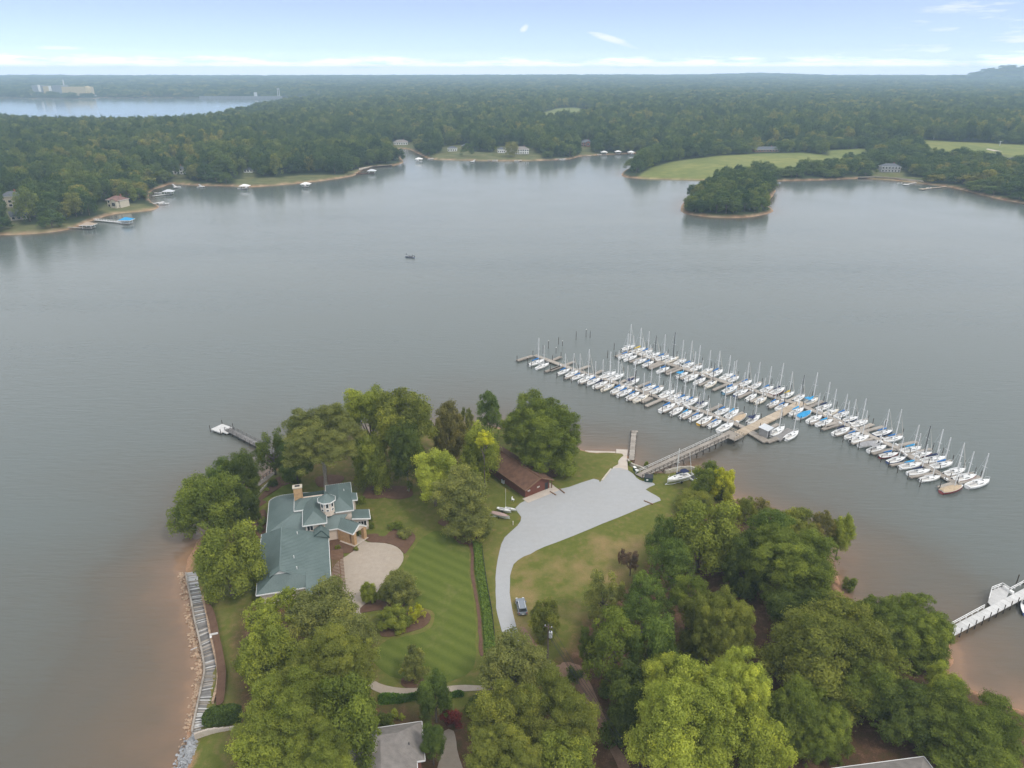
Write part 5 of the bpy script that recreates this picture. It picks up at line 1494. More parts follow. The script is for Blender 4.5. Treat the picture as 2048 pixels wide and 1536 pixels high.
def boat_meshes():
    st = [0, .04, .15, .3, .45, .6, .72, .82, .9, .96, .995]
    rings = [hull_ring(-4 + 8 * t, t) for t in st]
    hb = MB().loft(rings, False, False)
    hb.f.append(tuple(range(7)))
    for c in ('gel', 'gel_cream', 'gel_navy', 'gel_red', 'gel_yellow', 'gel_sky'): BOAT[c] = hb.mesh('hull', M[c], True)
    dk = MB()
    n = len(st)
    for t, r in zip(st, rings):
        (x, b, z) = r[6]
        dk.v += [(x, -b * .985, z + .005), (x, 0, z + .06), (x, b * .985, z + .005)]
    for i in range(n - 1):
        for j in (0, 1): dk.f.append((i * 3 + j, (i + 1) * 3 + j, (i + 1) * 3 + j + 1, i * 3 + j + 1))
    BOAT['deck'] = dk.mesh('deck', M['gel'], True)
    BOAT['deck_c'] = dk.mesh('deck', M['gel_cream'], True)
    cb = MB()
    lo = [(-1.1, -.86), (.9, -.78), (2.1, -.42), (2.35, 0), (2.1, .42), (.9, .78), (-1.1, .86)]
    cb.loft([[(x, y, .86) for x, y in lo], [(x - .05, y * .95, 1.22) for x, y in lo], [(x * .93 - .08, y * .78, 1.36) for x, y in lo]], True, True)
    BOAT['cabin'] = cb.mesh('cabin', M['gel'], False)
    wn = MB()
    for s in (-1, 1): wn.beam((-.8, s * .845, 1.08), (.8, s * .775, 1.08), .05, .16)
    BOAT['cabin_window'] = wn.mesh('cabin_window', M['glass'])
    ck = MB().loft([[(-3.5, -.7, .93), (-1.15, -.72, .93), (-1.15, .72, .93), (-3.5, .7, .93)], [(-3.4, -.56, .965), (-1.2, -.58, .965), (-1.2, .58, .965), (-3.4, .56, .965)]])
    BOAT['cockpit'] = ck.mesh('cockpit', M['nonskid'])
    BOAT['sole'] = MB().box((-2.3, 0, .97), (1.7, .52, .03)).mesh('cockpit_well', M['cv_grey'])
    BOAT['hatch'] = MB().box((1.35, 0, 1.37), (.5, .5, .08)).mesh('hatch', M['glass'])
    BOAT['companionway'] = MB().box((-.85, 0, 1.33), (.55, .5, .12)).mesh('companionway', M['dark'])
    for nm, mm in (('mast', 'alu'), ('mast_d', 'alu_dark')): BOAT[nm] = MB().tube([(.75, 0, 1.2), (.75, 0, 6.5), (.75, 0, 10.9)], [.135, .13, .10], 8).mesh('mast', M[mm])
    BOAT['spreader'] = MB().beam((.72, -.75, 6.4), (.72, .75, 6.4), .06, .05).mesh('spreader', M['alu'])
    BOAT['boom'] = MB().tube([(.7, 0, 2.05), (-2.7, 0, 2.15)], .085, 8).mesh('boom', M['alu'])
    sg = MB()
    for a, b in (((3.85, 0, 1.15), (.78, 0, 10.7)), ((-3.9, 0, .9), (.72, 0, 10.8)), ((.7, -1.2, 1.0), (.74, 0, 10.5)), ((.7, 1.2, 1.0), (.74, 0, 10.5))): sg.tube([a, b], .018, 4, False)
    BOAT['rigging'] = sg.mesh('rigging', M['galv'])
    BOAT['furled'] = MB().tube([(3.75, 0, 1.4), (2.9, 0, 4.0), (.95, 0, 10.0)], [.09, .085, .03], 6).mesh('furled_jib', M['nonskid'])
    for c in ('blue', 'navy', 'sky', 'yellow', 'grey', 'tan'):
        BOAT['cover_' + c] = MB().loft([[(x, w * math.cos(a), z + h * math.sin(a)) for a in np.linspace(0, 6.283, 9)[:-1]] for x, w, z, h in ((.95, .12, 2.25, .38), (.4, .26, 2.3, .34), (-.8, .25, 2.25, .27), (-2.0, .2, 2.22, .2), (-2.75, .1, 2.2, .12))]).mesh('sail_cover', M['cv_' + c], True)
        BOAT['bimini_' + c] = MB().loft([[(x, y, 2.55 - .12 * (y / 1.1) ** 2 - .05 * (x + 2.1) ** 2) for y in np.linspace(-1.1, 1.1, 6)] for x in np.linspace(-3.2, -.9, 5)], False, False).mesh('bimini', M['cv_' + c], True)
        tc = MB()
        tc.loft([[(-3.9, -1.0, .95), (-3.9, 0, 1.1), (-3.9, 1.0, .95)], [(-1.2, -1.35, .98), (-1.2, 0, 1.75), (-1.2, 1.35, .98)], [(1.2, -1.15, 1.05), (1.2, 0, 1.65), (1.2, 1.15, 1.05)], [(3.3, -.3, 1.15), (3.3, 0, 1.25), (3.3, .3, 1.15)]], False, False)
        BOAT['tarp_' + c] = tc.mesh('boat_cover', M['cv_' + c], True)
    BOAT['outboard'] = MB().box((-4.15, .35, .85), (.32, .3, .55)).box((-4.15, .35, .35), (.12, .12, .7)).mesh('outboard', M['dark'])
    bm = MB()
    for y in (-1.08, 1.08):
        for x in (-3.1, -1.0): bm.tube([(-2.05, y, 1.0), (x, y, 2.42)], .025, 4, False)
    BOAT['bimini_frame'] = bm.mesh('bimini_frame', M['alu'])
    BOAT['pulpit'] = MB().tube([(2.9, -.62, 1.2), (2.95, -.6, 1.75), (3.9, 0, 1.8), (2.95, .6, 1.75), (2.9, .62, 1.2)], .03, 5).mesh('pulpit', M['alu'])


boat_meshes()
HULL = {'w': ('gel', 'white'), 'c': ('gel_cream', 'cream'), 'n': ('gel_navy', 'navy-hulled'), 'r': ('gel_red', 'red-hulled'), 'y': ('gel_yellow', 'yellow-hulled'), 's': ('gel_sky', 'pale-blue-hulled')}
CV = {'b': ('blue', 'blue'), 'n': ('navy', 'navy'), 's': ('sky', 'light blue'), 'y': ('yellow', 'yellow'), 'g': ('grey', 'grey'), 't': ('tan', 'tan'), 'S': ('sky', 'light blue'), 'G': ('grey', 'grey'), 'T': ('tan', 'tan')}
ORD = ('first second third fourth fifth sixth seventh eighth ninth tenth eleventh twelfth thirteenth fourteenth fifteenth sixteenth seventeenth eighteenth nineteenth twentieth '
       'twenty-first twenty-second twenty-third twenty-fourth twenty-fifth twenty-sixth twenty-seventh twenty-eighth twenty-ninth thirtieth thirty-first thirty-second thirty-third thirty-fourth thirty-fifth thirty-sixth').split()
NB = [0]


def sailboat(xy, z, ang, style, label, group, size=1.0, tilt=0.0):
    i = NB[0]; NB[0] += 1
    rng = random.Random(i * 13 + 5)
    root = thing('sailboat', (xy[0], xy[1], z), ang, label, 'sailboat', group, size * rng.uniform(.86, 1.10))
    if tilt: root.rotation_euler[1] = tilt
    h = HULL[style[0]][0]; cvl = style[1]
    hu = link('hull', BOAT[h], root)
    link('deck', BOAT['deck_c' if style[0] == 'c' else 'deck'], root)
    full = cvl in 'SGT'
    if not full:
        cb = link('cabin', BOAT['cabin'], root); link('cabin_window', BOAT['cabin_window'], cb)
        link('hatch', BOAT['hatch'], cb); link('companionway', BOAT['companionway'], cb)
        ck = link('cockpit', BOAT['cockpit'], root); link('cockpit_well', BOAT['sole'], ck)
        link('pulpit', BOAT['pulpit'], root)
    else: link('boat_cover', BOAT['tarp_' + CV[cvl][0]], root)
    if full and rng.random() < .7: return root
    lean = rng.uniform(-.012, .012), rng.uniform(-.02, .02)
    ms = link('mast', BOAT['mast_d' if rng.random() < .08 else 'mast'], root)
    hs = rng.uniform(.80, 1.06)
    ms.scale = (1, 1, hs); ms.rotation_euler = (lean[0], lean[1], 0)
    link('spreader', BOAT['spreader'], ms)
    rg = link('rigging', BOAT['rigging'], root); rg.scale = (1, 1, hs); rg.rotation_euler = ms.rotation_euler
    if rng.random() < .4:
        fj = link('furled_jib', BOAT['furled'], root); fj.scale = (1, 1, hs)
    if not full:
        bo = link('boom', BOAT['boom'], root)
        if cvl != '0': link('sail_cover', BOAT['cover_' + CV[cvl][0]], bo)
    if 'B' in style:
        bi = link('bimini', BOAT['bimini_' + CV[cvl][0]], root); link('bimini_frame', BOAT['bimini_frame'], bi)
    if rng.random() < .45: link('outboard', BOAT['outboard'], root)
    return root


def describe(style):
    t = HULL[style[0]][1] + ' sailboat'
    c = style[1]
    if c == '0': t += ' with bare boom'
    elif c in 'SGT': t = HULL[style[0]][1] + ' boat under a full ' + CV[c][1] + ' cover'
    elif 'B' in style: t += ' with ' + CV[c][1] + ' canopy'
    else: t += ' with ' + CV[c][1] + ' sail cover'
    return t


def boat_row(items, line, side, dock, group):
    out = []
    for zf, (x, y, st) in items:
        p = P(*zf(x, y), .9)[:2]
        out.append((on_line(line, p)[1], p, st))
    out.sort(key=lambda t: t[0])
    for k, (s, p, st) in enumerate(out):
        ang = slip_angle(p) + R(random.uniform(-4, 4))
        lab = f'{describe(st)}, {ORD[k]} from the left on the {side} side of the {dock} dock'
        if len(lab.split()) > 16: lab = f'{describe(st)}, {ORD[k]} from left, {side} side, {dock} dock'
        sailboat(p, 0.0, ang, st, lab, group, .93)
    return out


rows = {}
rows['na'] = boat_row(NEAR_A, LINE_A, 'near', 'front', 'sailboats moored at the marina')
rows['fa'] = boat_row(FAR_A, LINE_A, 'far', 'front', 'sailboats moored at the marina')
rows['nb'] = boat_row(NEAR_B, LINE_B, 'near', 'rear', 'sailboats moored at the marina')
rows['fb'] = boat_row(FAR_B, LINE_B, 'far', 'rear', 'sailboats moored at the marina')


def dock_line(line, rowkeys, label, extra=()):
    o = line[0]
    root = thing('marina_dock', (*o, 0), 0, label, 'dock')
    for a, b in zip(line[:-1], line[1:]): strip(root, o, a, b, 1.9, DZ, M['dock'], 'deck', .4, 6.0)
    tot = sum(np.linalg.norm(b - a) for a, b in zip(line[:-1], line[1:]))
    for key in rowkeys:
        sgn = -1 if key[0] == 'n' else 1
        r = rows[key]
        for i in range(len(r) - 1):
            (s0, p0, _), (s1, p1, _) = r[i], r[i + 1]
            f0, f1 = on_line(line, p0)[2], on_line(line, p1)[2]
            mid = (f0 + f1) / 2; gap = s1 - s0
            FD = slip_dir(mid); end = mid + FD * sgn * 9.0
            if gap > 4.6 or i % 2 == 1:
                strip(root, o, mid + FD * sgn * .8, end, .9 if gap < 5 else 1.2, DZ - .03, M['dock'], 'finger', .36)
            pile(root, o, end + FD * sgn * .6, random.uniform(.9, 1.35))
            if random.random() < .4:
                q = mid + FD * sgn * 1.2 - o
                MB().box((0, 0, 0), (1.0, .5, .5)).build('dock_box', M['white'], root, (q[0], q[1], DZ + .42), slip_angle(mid) + 1.57)
            if random.random() < .3: pile(root, o, mid + FD * sgn * 1.4, random.uniform(.8, 1.1))
    for (a, b, w) in extra: strip(root, o, a, b, w, DZ - .03, M['dock'], 'finger', .36); pile(root, o, a, 1.2); pile(root, o, b, 1.2)
    return root


def zl(zf, *q): return [P(*zf(x, y), DZ)[:2] for x, y in q]


exA = [(*zl(Z_A, (140, 415), (270, 374)), 1.5), (*zl(Z_A, (412, 496), (610, 422)), 1.2), (*zl(Z_A, (430, 412), (500, 382)), 1.3), (*zl(Z_A, (640, 490), (735, 457)), 1.3), (*zl(Z_A, (775, 525), (842, 495)), 1.3), (*zl(Z_A, (1160, 756), (1240, 718)), 1.6)]
dock_line(LINE_A, ('na', 'fa'), 'front marina dock, a long weathered timber walkway with finger piers', exA)
exB = [(*zl(Z_A, (948, 382), (1060, 338)), 1.5), (*zl(Z_A, (1215, 470), (1320, 425)), 1.6), (*zl(Z_A, (1355, 515), (1470, 468)), 1.6), (*zl(Z_B, (1460, 1370), (1660, 1290)), 1.5), (*zl(Z_B, (1860, 1400), (2020, 1335)), 1.4), (*zl(Z_C, (1180, 1215), (1340, 1165)), 1.6), (*zl(Z_C, (1360, 1165), (1600, 1100)), 1.5)]
dock_line(LINE_B, ('nb', 'fb'), 'rear marina dock, a long weathered timber walkway with finger piers', exB)


def rail_run(root, o, a, b, z0, z1, mat, n, h=1.05, name='railing'):
    """posts and two rails along one edge, as a part with sub-parts"""
    r = MB()
    for z in (h, h * .55): r.beam((*(a - o), z0 + z), (*(b - o), z1 + z), .10, .09)
    ro = r.build(name, mat, root)
    for k in range(n + 1):
        t = k / n; p = a + (b - a) * t - o; z = z0 + (z1 - z0) * t
        MB().box((p[0], p[1], z + h / 2), (.11, .11, h)).build('post', mat, ro)
    return ro


def gangway():
    a, b = P(1278, 952, G + .2)[:2], P(1451, 872, 1.9)[:2]
    o = a
    root = thing('gangway', (*a, 0), 0, 'long sloping timber gangway with railings from the shore to the marina', 'gangway')
    d = b - a; L = np.linalg.norm(d); n = 26; nrm = np.array([-d[1], d[0]]) / L
    w = 1.15
    for k in range(n):
        t0, t1 = k / n, (k + 1) / n; p, q = a + d * t0 - o, a + d * t1 - o
        z = lambda t: (G + .25) + (1.9 - G - .25) * t
        MB().slab([(*(p - nrm * w), z(t0)), (*(q - nrm * w), z(t1) - .01), (*(q + nrm * w), z(t1) - .01), (*(p + nrm * w), z(t0))], .16).build('deck', M['dock'], root)
        if k % 2 == 0 and k > 2:
            for s in (-1, 1): pile(root, o, a + d * t0 + nrm * s * 1.0, .74)
            MB().beam((*(p - nrm * w), .9), (*(p + nrm * w), 1.5), .1, .14).build('brace', M['pile'], root)
    rail_run(root, o, a + nrm * w, b + nrm * w, G + .25, 1.9, M['dock_pale'], 22)
    rail_run(root, o, a - nrm * w, b - nrm * w, G + .25, 1.9, M['pile'], 22, .9)
    # landing platform
    u = d / L
    c = b + u * 2.0 - nrm * .9 - o
    MB().box((0, 0, 0), (4.6, 5.0, .25)).build('platform', M['dock'], root, (c[0], c[1], 1.75), math.atan2(d[1], d[0]))
    q = [b + u * s1 * 0 + x for s1, x in ((0, u * -.2 - nrm * 3.3), (0, u * 4.2 - nrm * 3.3), (0, u * 4.2 + nrm * 1.5))]
    rail_run(root, o, q[0], q[1], 1.8, 1.8, M['dock_tan'], 6); rail_run(root, o, q[1], q[2], 1.8, 1.8, M['dock_tan'], 6)
    for x in (q[0], q[1], q[2], b): pile(root, o, x, .75)
    # stairs down to the floating pier
    e = P(1486, 868, DZ)[:2]; s = b + u * 4.3
    for k in range(5):
        p = s + (e - s) * (k / 5) * .7 - o
        MB().box((p[0], p[1], 1.55 - k * .22), (.5, 1.8, .1), math.atan2(d[1], d[0])).build('step', M['dock_pale'], root)


gangway()


def cross_pier():
    a, b = P(1462, 876, DZ)[:2], P(1606, 805, DZ)[:2]; o = a; d = b - a
    root = thing('floating_pier', (*a, 0), 0, 'wide tan floating pier linking the front and rear marina docks', 'pier')
    strip(root, o, a, b, 3.0, DZ + .06, M['dock_tan'], 'deck', .45, 2.2)
    nrm = np.array([-d[1], d[0]]) / np.linalg.norm(d)
    for k in range(7): pile(root, o, a + d * (k / 6.5) + nrm * (1.8 if k % 2 else -1.8), 1.1)
    # stub with the little shed
    c, e = P(1497, 862, DZ)[:2], P(1534, 884, DZ)[:2]
    strip(root, o, c, e, 2.6, DZ, M['dock'], 'stub', .36, 3)
    f0, f1 = P(1552, 879, DZ)[:2], P(1582, 859, DZ)[:2]
    strip(root, o, f0, f1, 2.6, DZ - .03, M['dock_grey'], 'finger', .36)
    f0, f1 = P(1520, 868, DZ)[:2], P(1556, 848, DZ)[:2]
    strip(root, o, f0, f1, 1.2, DZ - .03, M['dock'], 'finger', .36)
    strip(root, o, P(1534, 884, DZ)[:2], P(1556, 876, DZ)[:2], 1.6, DZ - .02, M['dock'], 'finger', .36)
    p = P(1530, 870, DZ)[:2]
    sh = thing('dock_shed', (*p, DZ), FANG, 'small grey shed with pale flat roof on the marina pier', 'shed')
    MB().box((0, 0, 1.2), (3.0, 2.6, 2.4)).build('wall', M['cv_grey'], sh)
    MB().slab([(-1.8, -1.6, 2.45), (1.8, -1.6, 2.45), (1.8, 1.6, 2.75), (-1.8, 1.6, 2.75)], .14).build('roof', M['galv'], sh)
    MB().box((-.3, -1.32, 1.0), (.9, .06, 2.0)).build('door', M['dark'], sh)
    for (x, y, k, lab) in ((1555, 861, 'w0', 'white sailboat moored right of the grey dock shed'), (1584, 869, 'w0', 'white sailboat moored alone outside the wide grey finger pier')):
        sailboat(P(x, y, .9)[:2], 0, FANG + R(-3), k, lab, 'sailboats moored at the marina', .95)


cross_pier()
for k, (x, y, h) in enumerate(((1086, 706, 1.1), (1097, 697, 1.2), (1117, 689, 1.1), (1125, 692, .8), (1152, 680, 1.3), (1172, 674, 1.2), (1180, 676, 1.1), (1112, 707, .9), (1215, 716, 1.1), (1055, 728, 1.0), (1228, 700, 1.0))):
    p = P(x, y, 0)
    t = thing('mooring_pile', (p[0], p[1], 0), 0, f'lone dark mooring pile standing off the front dock, {ORD[k]} of the scattered piles', 'pile', 'lone mooring piles')
    q = link('post', PILE, t); q.scale = (1, 1, h * 1.2)
    MB().tube([(0, 0, 2.7 * h), (0, 0, 2.95 * h)], [.17, .03], 8).build('cap', M['white'] if k % 2 else M['pile'], t)
PILE_LABELS = ('far left beyond the dock corner', 'left, level with the dock corner', 'above the first finger', 'beside a shorter pile', 'standing alone mid-water', 'the left of the farthest pair', 'the right of the farthest pair', 'closest behind the front dock', 'between the two docks', 'in front of the dock corner', 'by the start of the rear dock')
for o_ in [o for o in COL.objects if o.name.startswith('mooring_pile')]:
    k = int(o_.name.split('.')[1]) if '.' in o_.name else 0
    o_['label'] = 'lone dark mooring pile ' + PILE_LABELS[k]


def plank_dock(name, label, runs, mat, z, rails=None, piles=True, seg=1.2, hgt=.5):
    o = runs[0][0]
    root = thing(name, (*o, 0), 0, label, 'dock')
    for a, b, w in runs:
        strip(root, o, a, b, w, z, mat, 'deck', .16, seg)
        d = b - a; L = np.linalg.norm(d); nrm = np.array([-d[1], d[0]]) / L
        if piles:
            for k in range(int(L / 3) + 1):
                for s in (-1, 1): pile(root, o, a + d * min(1, k * 3 / L) + nrm * s * w / 2, hgt)
    for (a, b, m, n) in rails or (): rail_run(root, o, a, b, z, z, m, n)
    return root


px2 = lambda x, y, z=0: P(x, y, z)[:2]
# short swimming pier by the ramp
plank_dock('short_pier', 'short narrow grey pier right of the boat ramp', [(px2(1263, 920, .8), px2(1268, 864, .8), 1.5), (px2(1263, 863.5, .8), px2(1276, 863, .8), 1.1)], M['dock'], .8, hgt=.45)
# narrow grey pier at the left
a, b = px2(578, 922, .9), px2(455, 858, .9)
d = (b - a) / np.linalg.norm(b - a); nn = np.array([-d[1], d[0]])
plank_dock('narrow_pier', 'narrow grey pier with pale square end platform left of the wooded tip', [(a, b, 1.9)], M['dock_grey'], .9, [(a + nn * .95, b + nn * .95, M['dock_grey'], 14), (a - nn * .95, b - nn * .95, M['dock_grey'], 14)], hgt=.5)
pf = thing('swim_platform', (*px2(443, 857, .7), 0), math.atan2(d[1], d[0]) + R(8), 'pale square swim platform at the outer end of the narrow grey pier', 'platform')
MB().box((0, 0, .62), (4.6, 4.2, .36)).build('deck', M['dock_pale'], pf)
MB().box((-3.2, .5, .66), (2.2, 2.0, .26)).build('ramp', M['dock_pale'], pf)
for x, y in ((2.4, 2.2), (2.4, -2.2), (-2.4, 2.2), (-2.4, -2.3)): link('pile', PILE, pf, (x, y, 0))
# boardwalk along the left sea wall: every deck panel and cross beam a piece
def boardwalk():
    out = smooth_poly([px2(*q, 1.0) for q in zpts(Z_SW, [(215, 345), (240, 490), (268, 620), (300, 800), (350, 1010), (385, 1180), (405, 1320), (398, 1400)]) + zpts(Z_BOT, [(375, 380), (345, 520), (315, 660), (285, 800), (282, 850)])], 10, False)
    inn = smooth_poly([px2(*q, 1.0) for q in zpts(Z_SW, [(330, 330), (350, 470), (385, 600), (425, 770), (465, 960), (510, 1130), (532, 1290), (520, 1400)]) + zpts(Z_BOT, [(500, 350), (470, 520), (430, 660), (400, 770), (408, 830)])], 10, False)
    o = out[0]
    root = thing('boardwalk', (*o, 0), 0, 'long weathered grey boardwalk along the left sea wall', 'boardwalk')
    n = len(out); rng = random.Random(4)
    for k in range(n - 1):
        a, b, c, e = out[k] - o, out[k + 1] - o, inn[k + 1] - o, inn[k] - o
        m = 'dock_pale' if rng.random() < (.06 + .3 * (k < 12) + .25 * (k > n - 34)) else ('dock_grey' if rng.random() < .75 else 'dock')
        MB().slab([(*(a + (b - a) * .04), 1.0), (*(e + (c - e) * .04), 1.0), (*(e + (c - e) * .96), 1.0), (*(a + (b - a) * .96), 1.0)], .12).build('panel', M[m], root)
        if rng.random() < .30:
            MB().beam((*a, 1.1), (*e, 1.1), .18, .12).build('cross_beam', M['dock_pale' if rng.random() < .6 else 'dock'], root)
    for k in range(0, n - 1, 3):
        a, b = out[k] - o, out[min(k + 3, n - 1)] - o
        MB().beam((*a, .75), (*b, .75), .32, 1.2).build('sea_wall', M['dock'], root)
    p, q = px2(*Z_SW(262, 1122), 1.2) - o, px2(*Z_SW(330, 1098), 1.2) - o
    MB().beam((*p, 1.1), (*q, 1.2), .12, .1).build('outrigger', M['dock_pale'], root)


boardwalk()
p = px2(*Z_SW(505, 1000), 1.8)
t = thing('bench', (*p, 1.7), R(20), 'small white bench beside the mulch strip along the boardwalk', 'bench')
MB().box((0, 0, .45), (1.5, .45, .07)).build('seat', M['white'], t)
MB().box((0, .24, .75), (1.5, .06, .5)).build('backrest', M['white'], t)
for x in (-.65, .65): MB().box((x, 0, .22), (.08, .42, .45)).build('leg', M['white'], t)
# timber landing by the narrow pier
plank_dock('landing', 'grey timber landing on the bank where the narrow pier begins', [(px2(512, 972, 1.0), px2(550, 944, 1.0), 1.4)], M['dock'], 1.0, [(px2(514, 968, 1.0), px2(546, 944, 1.0), M['pile'], 5)], hgt=.5)


def white_pier():
    z = 1.2
    q = [px2(1905, 1262, z), px2(1976, 1223, z), px2(2012, 1205, z), px2(2080, 1170, z)]
    o = q[0]; d = (q[1] - q[0]) / np.linalg.norm(q[1] - q[0]); n = np.array([-d[1], d[0]])
    q[0] = q[0] - d * 6; o = q[0]
    root = thing('white_pier', (*o, 0), 0, 'white-decked pier with railings and a bench bay at the right edge', 'pier')
    strip(root, o, q[0], q[3], 1.8, z, M['dock_pale'], 'deck', .18, 1.6)
    bay = [px2(1976, 1205, z), px2(1982, 1182, z), px2(2003, 1174, z), px2(2018, 1184, z), px2(2010, 1202, z), px2(1984, 1214, z)]
    MB().prism([tuple(b - o) for b in bay], z - .1, z + .07).build('bay_deck', M['dock_pale'], root)
    e = q[0] + n * .9; f = q[1] + n * .9
    rail_run(root, o, e, f, z, z, M['white'], 9)
    for a, b in zip(bay[:3], bay[1:4]): rail_run(root, o, a, b, z, z, M['white'], 3)
    rail_run(root, o, bay[3], bay[3] + d * 6, z, z, M['white'], 3)
    bc = (bay[2] * .55 + bay[3] * .45 + bay[4] * 0) - o - n * .6
    dd = bay[3] - bay[2]
    bn = MB().box((bc[0], bc[1], z + .3), (2.2, .6, .5), math.atan2(dd[1], dd[0])).build('bench', M['white'], root)
    e = q[0] - n * .9; f = q[3] - n * .9
    for k in range(16):
        p_ = e + (f - e) * (k / 15)
        MB().box((*(p_ - o), z + .5), (.12, .12, 1.1)).build('post', M['pile'], root); pile(root, o, p_, .55)
    for x, y in ((2030, 1175), (2046, 1170)): pile(root, o, px2(x, y), 1.6)


white_pier()
p = P(1987, 1222, .2)
t = thing('kayak', (p[0], p[1], 0), R(35), 'bright blue paddle boat tied under the white pier', 'boat')
MB().loft([[(x, w * math.cos(a), .25 + .28 * math.sin(a)) for a in np.linspace(0, 6.283, 9)[:-1]] for x, w in ((-1.7, .08), (-1.3, .5), (0, .72), (1.2, .5), (1.7, .08))]).build('hull', M['blue'], t, smooth=True)
MB().box((-.1, 0, .52), (1.0, .7, .1)).build('seat', M['dark'], t)
MB().box((1.5, .3, .5), (.4, .3, .2)).build('bow_cap', M['white'], t)
p = P(2047, 1214, .3)
t = thing('motorboat', (p[0] + .5, p[1], 0), R(60), 'dark motorboat cut off by the right edge beside the white pier', 'boat')
o_ = link('hull', BOAT['gel_navy'], t); o_.scale = (.75, .85, .9)
o_ = link('deck', BOAT['deck'], t); o_.scale = (.75, .8, .9)
MB().box((.3, 0, 1.1), (.9, 1.4, .5)).build('windscreen', M['glass'], t)

# ------------------------------------------------------------------ boats on the grass
def trailer(root, L=6.0):
    fr = MB().beam((-L / 2, -.7, .5), (L / 2 - 1, -.7, .5), .1, .12).beam((-L / 2, .7, .5), (L / 2 - 1, .7, .5), .1, .12).beam((L / 2 - 1, -.7, .5), (L / 2 + 1.2, 0, .5), .1, .12).beam((L / 2 - 1, .7, .5), (L / 2 + 1.2, 0, .5), .1, .12).beam((-.6, -1.0, .4), (-.6, 1.0, .4), .1, .1)
    t = fr.build('trailer', M['galv'], root)
    for s in (-1, 1): MB().tube([(-.6, s * .95, .34), (-.6, s * 1.12, .34)], .34, 12).build('wheel', M['rubber'], t)
    return t


def on_land(x, y, ang, size, style, label, mast=True, z=None):
    p = P(x, y, G + .8)
    r = sailboat(p[:2], G + .95, ang, style, label, None, size)
    tr = trailer(r, 7 if size > .9 else 5)
    tr.location = (0, 0, -.95 / size); tr.scale = (1 / 1, 1, 1 / size)
    return r


a, b = P(1334, 968, G + 1), P(1380, 955, G + 1)
on_land(1356, 960, math.atan2(a[1] - b[1], a[0] - b[0]), .98, 'wnB', 'white sailboat on a trailer on the grass beside the dumpster')


def catamaran():
    p = P(1388, 956, G + .3)
    t = thing('catamaran', (p[0], p[1], G), R(120), 'small white beach catamaran on the grass behind the parked sailboat', 'catamaran')
    for s in (-1, 1):
        MB().loft([[(x, s * 1.1 + w * math.cos(a), .35 + .26 * math.sin(a)) for a in np.linspace(0, 6.283, 9)[:-1]] for x, w in ((-2.4, .12), (-1.2, .24), (.6, .24), (2.4, .04))]).build('hull', M['gel'], t, smooth=True)
    for x in (-1.0, .9): MB().beam((x, -1.1, .65), (x, 1.1, .65), .1, .1).build('crossbeam', M['alu'], t)
    MB().box((0, 0, .66), (1.8, 1.9, .03)).build('trampoline', M['dark'], t)
    MB().tube([(.9, 0, .65), (1.1, .6, 4.2), (1.3, 1.2, 7.6)], .06, 6).build('mast', M['alu'], t)


catamaran()


def dinghy(x, y, ang, size, label, cover=None, mast=False):
    p = P(x, y, G + .5)
    t = thing('dinghy', (p[0], p[1], G + .6), ang, label, 'boat', None, size)
    h = link('hull', BOAT['gel'], t); h.scale = (1, .8, .7)
    if cover: c = link('boat_cover', BOAT['tarp_' + cover], t); c.scale = (1.02, .86, .75)
    else:
        c = link('deck', BOAT['deck'], t); c.scale = (1, .8, .7)
        MB().box((-1.2, 0, .66), (3.2, 1.2, .05)).build('cockpit', M['cv_grey'], t)
    if mast: MB().tube([(1.0, 0, .4), (1.0, 0, 6.5 / size * .95)], [.09, .06], 8).build('mast', M['alu'], t)
    tr = trailer(t, 6); tr.location = (0, 0, -.6 / size); tr.scale = (1, 1, 1 / size)


M['cv_tan'] = M['cv_tan']
da, db = P(1018, 1034, G + .5), P(988, 1026, G + .5)
AX = math.atan2(da[1] - db[1], da[0] - db[0])
BOAT['tarp_mauve'] = BOAT['tarp_tan'].copy(); BOAT['tarp_mauve'].materials[0] = M['cv_mauve']
dinghy(1001, 1032, AX, .60, 'dinghy under a faded mauve cover on the grass by the gravel road', 'mauve')
dinghy(1008, 1021, AX, .46, 'open white dinghy with a bare mast behind the mauve-covered one', None, True)
dinghy(1021, 1019, AX + .1, .36, 'smallest white dinghy on the grass, closest to the gravel lot')
p = P(984, 1032, G + .2)
t = thing('boat_trailer', (p[0], p[1], G), AX + .5, 'empty white boat trailer left of the mauve-covered dinghy', 'trailer'); trailer(t, 3.5)
p = P(1026, 1000, G + .2)
t = thing('lawn_chair', (p[0], p[1], G), R(60), 'white plastic chair on the grass beside the boathouse', 'chair')
MB().box((0, 0, .42), (.55, .55, .06)).build('seat', M['white'], t); MB().box((0, .27, .75), (.55, .06, .65)).build('backrest', M['white'], t)
for x in (-.24, .24):
    for y in (-.24, .24): MB().box((x, y, .2), (.06, .06, .42)).build('leg', M['white'], t)


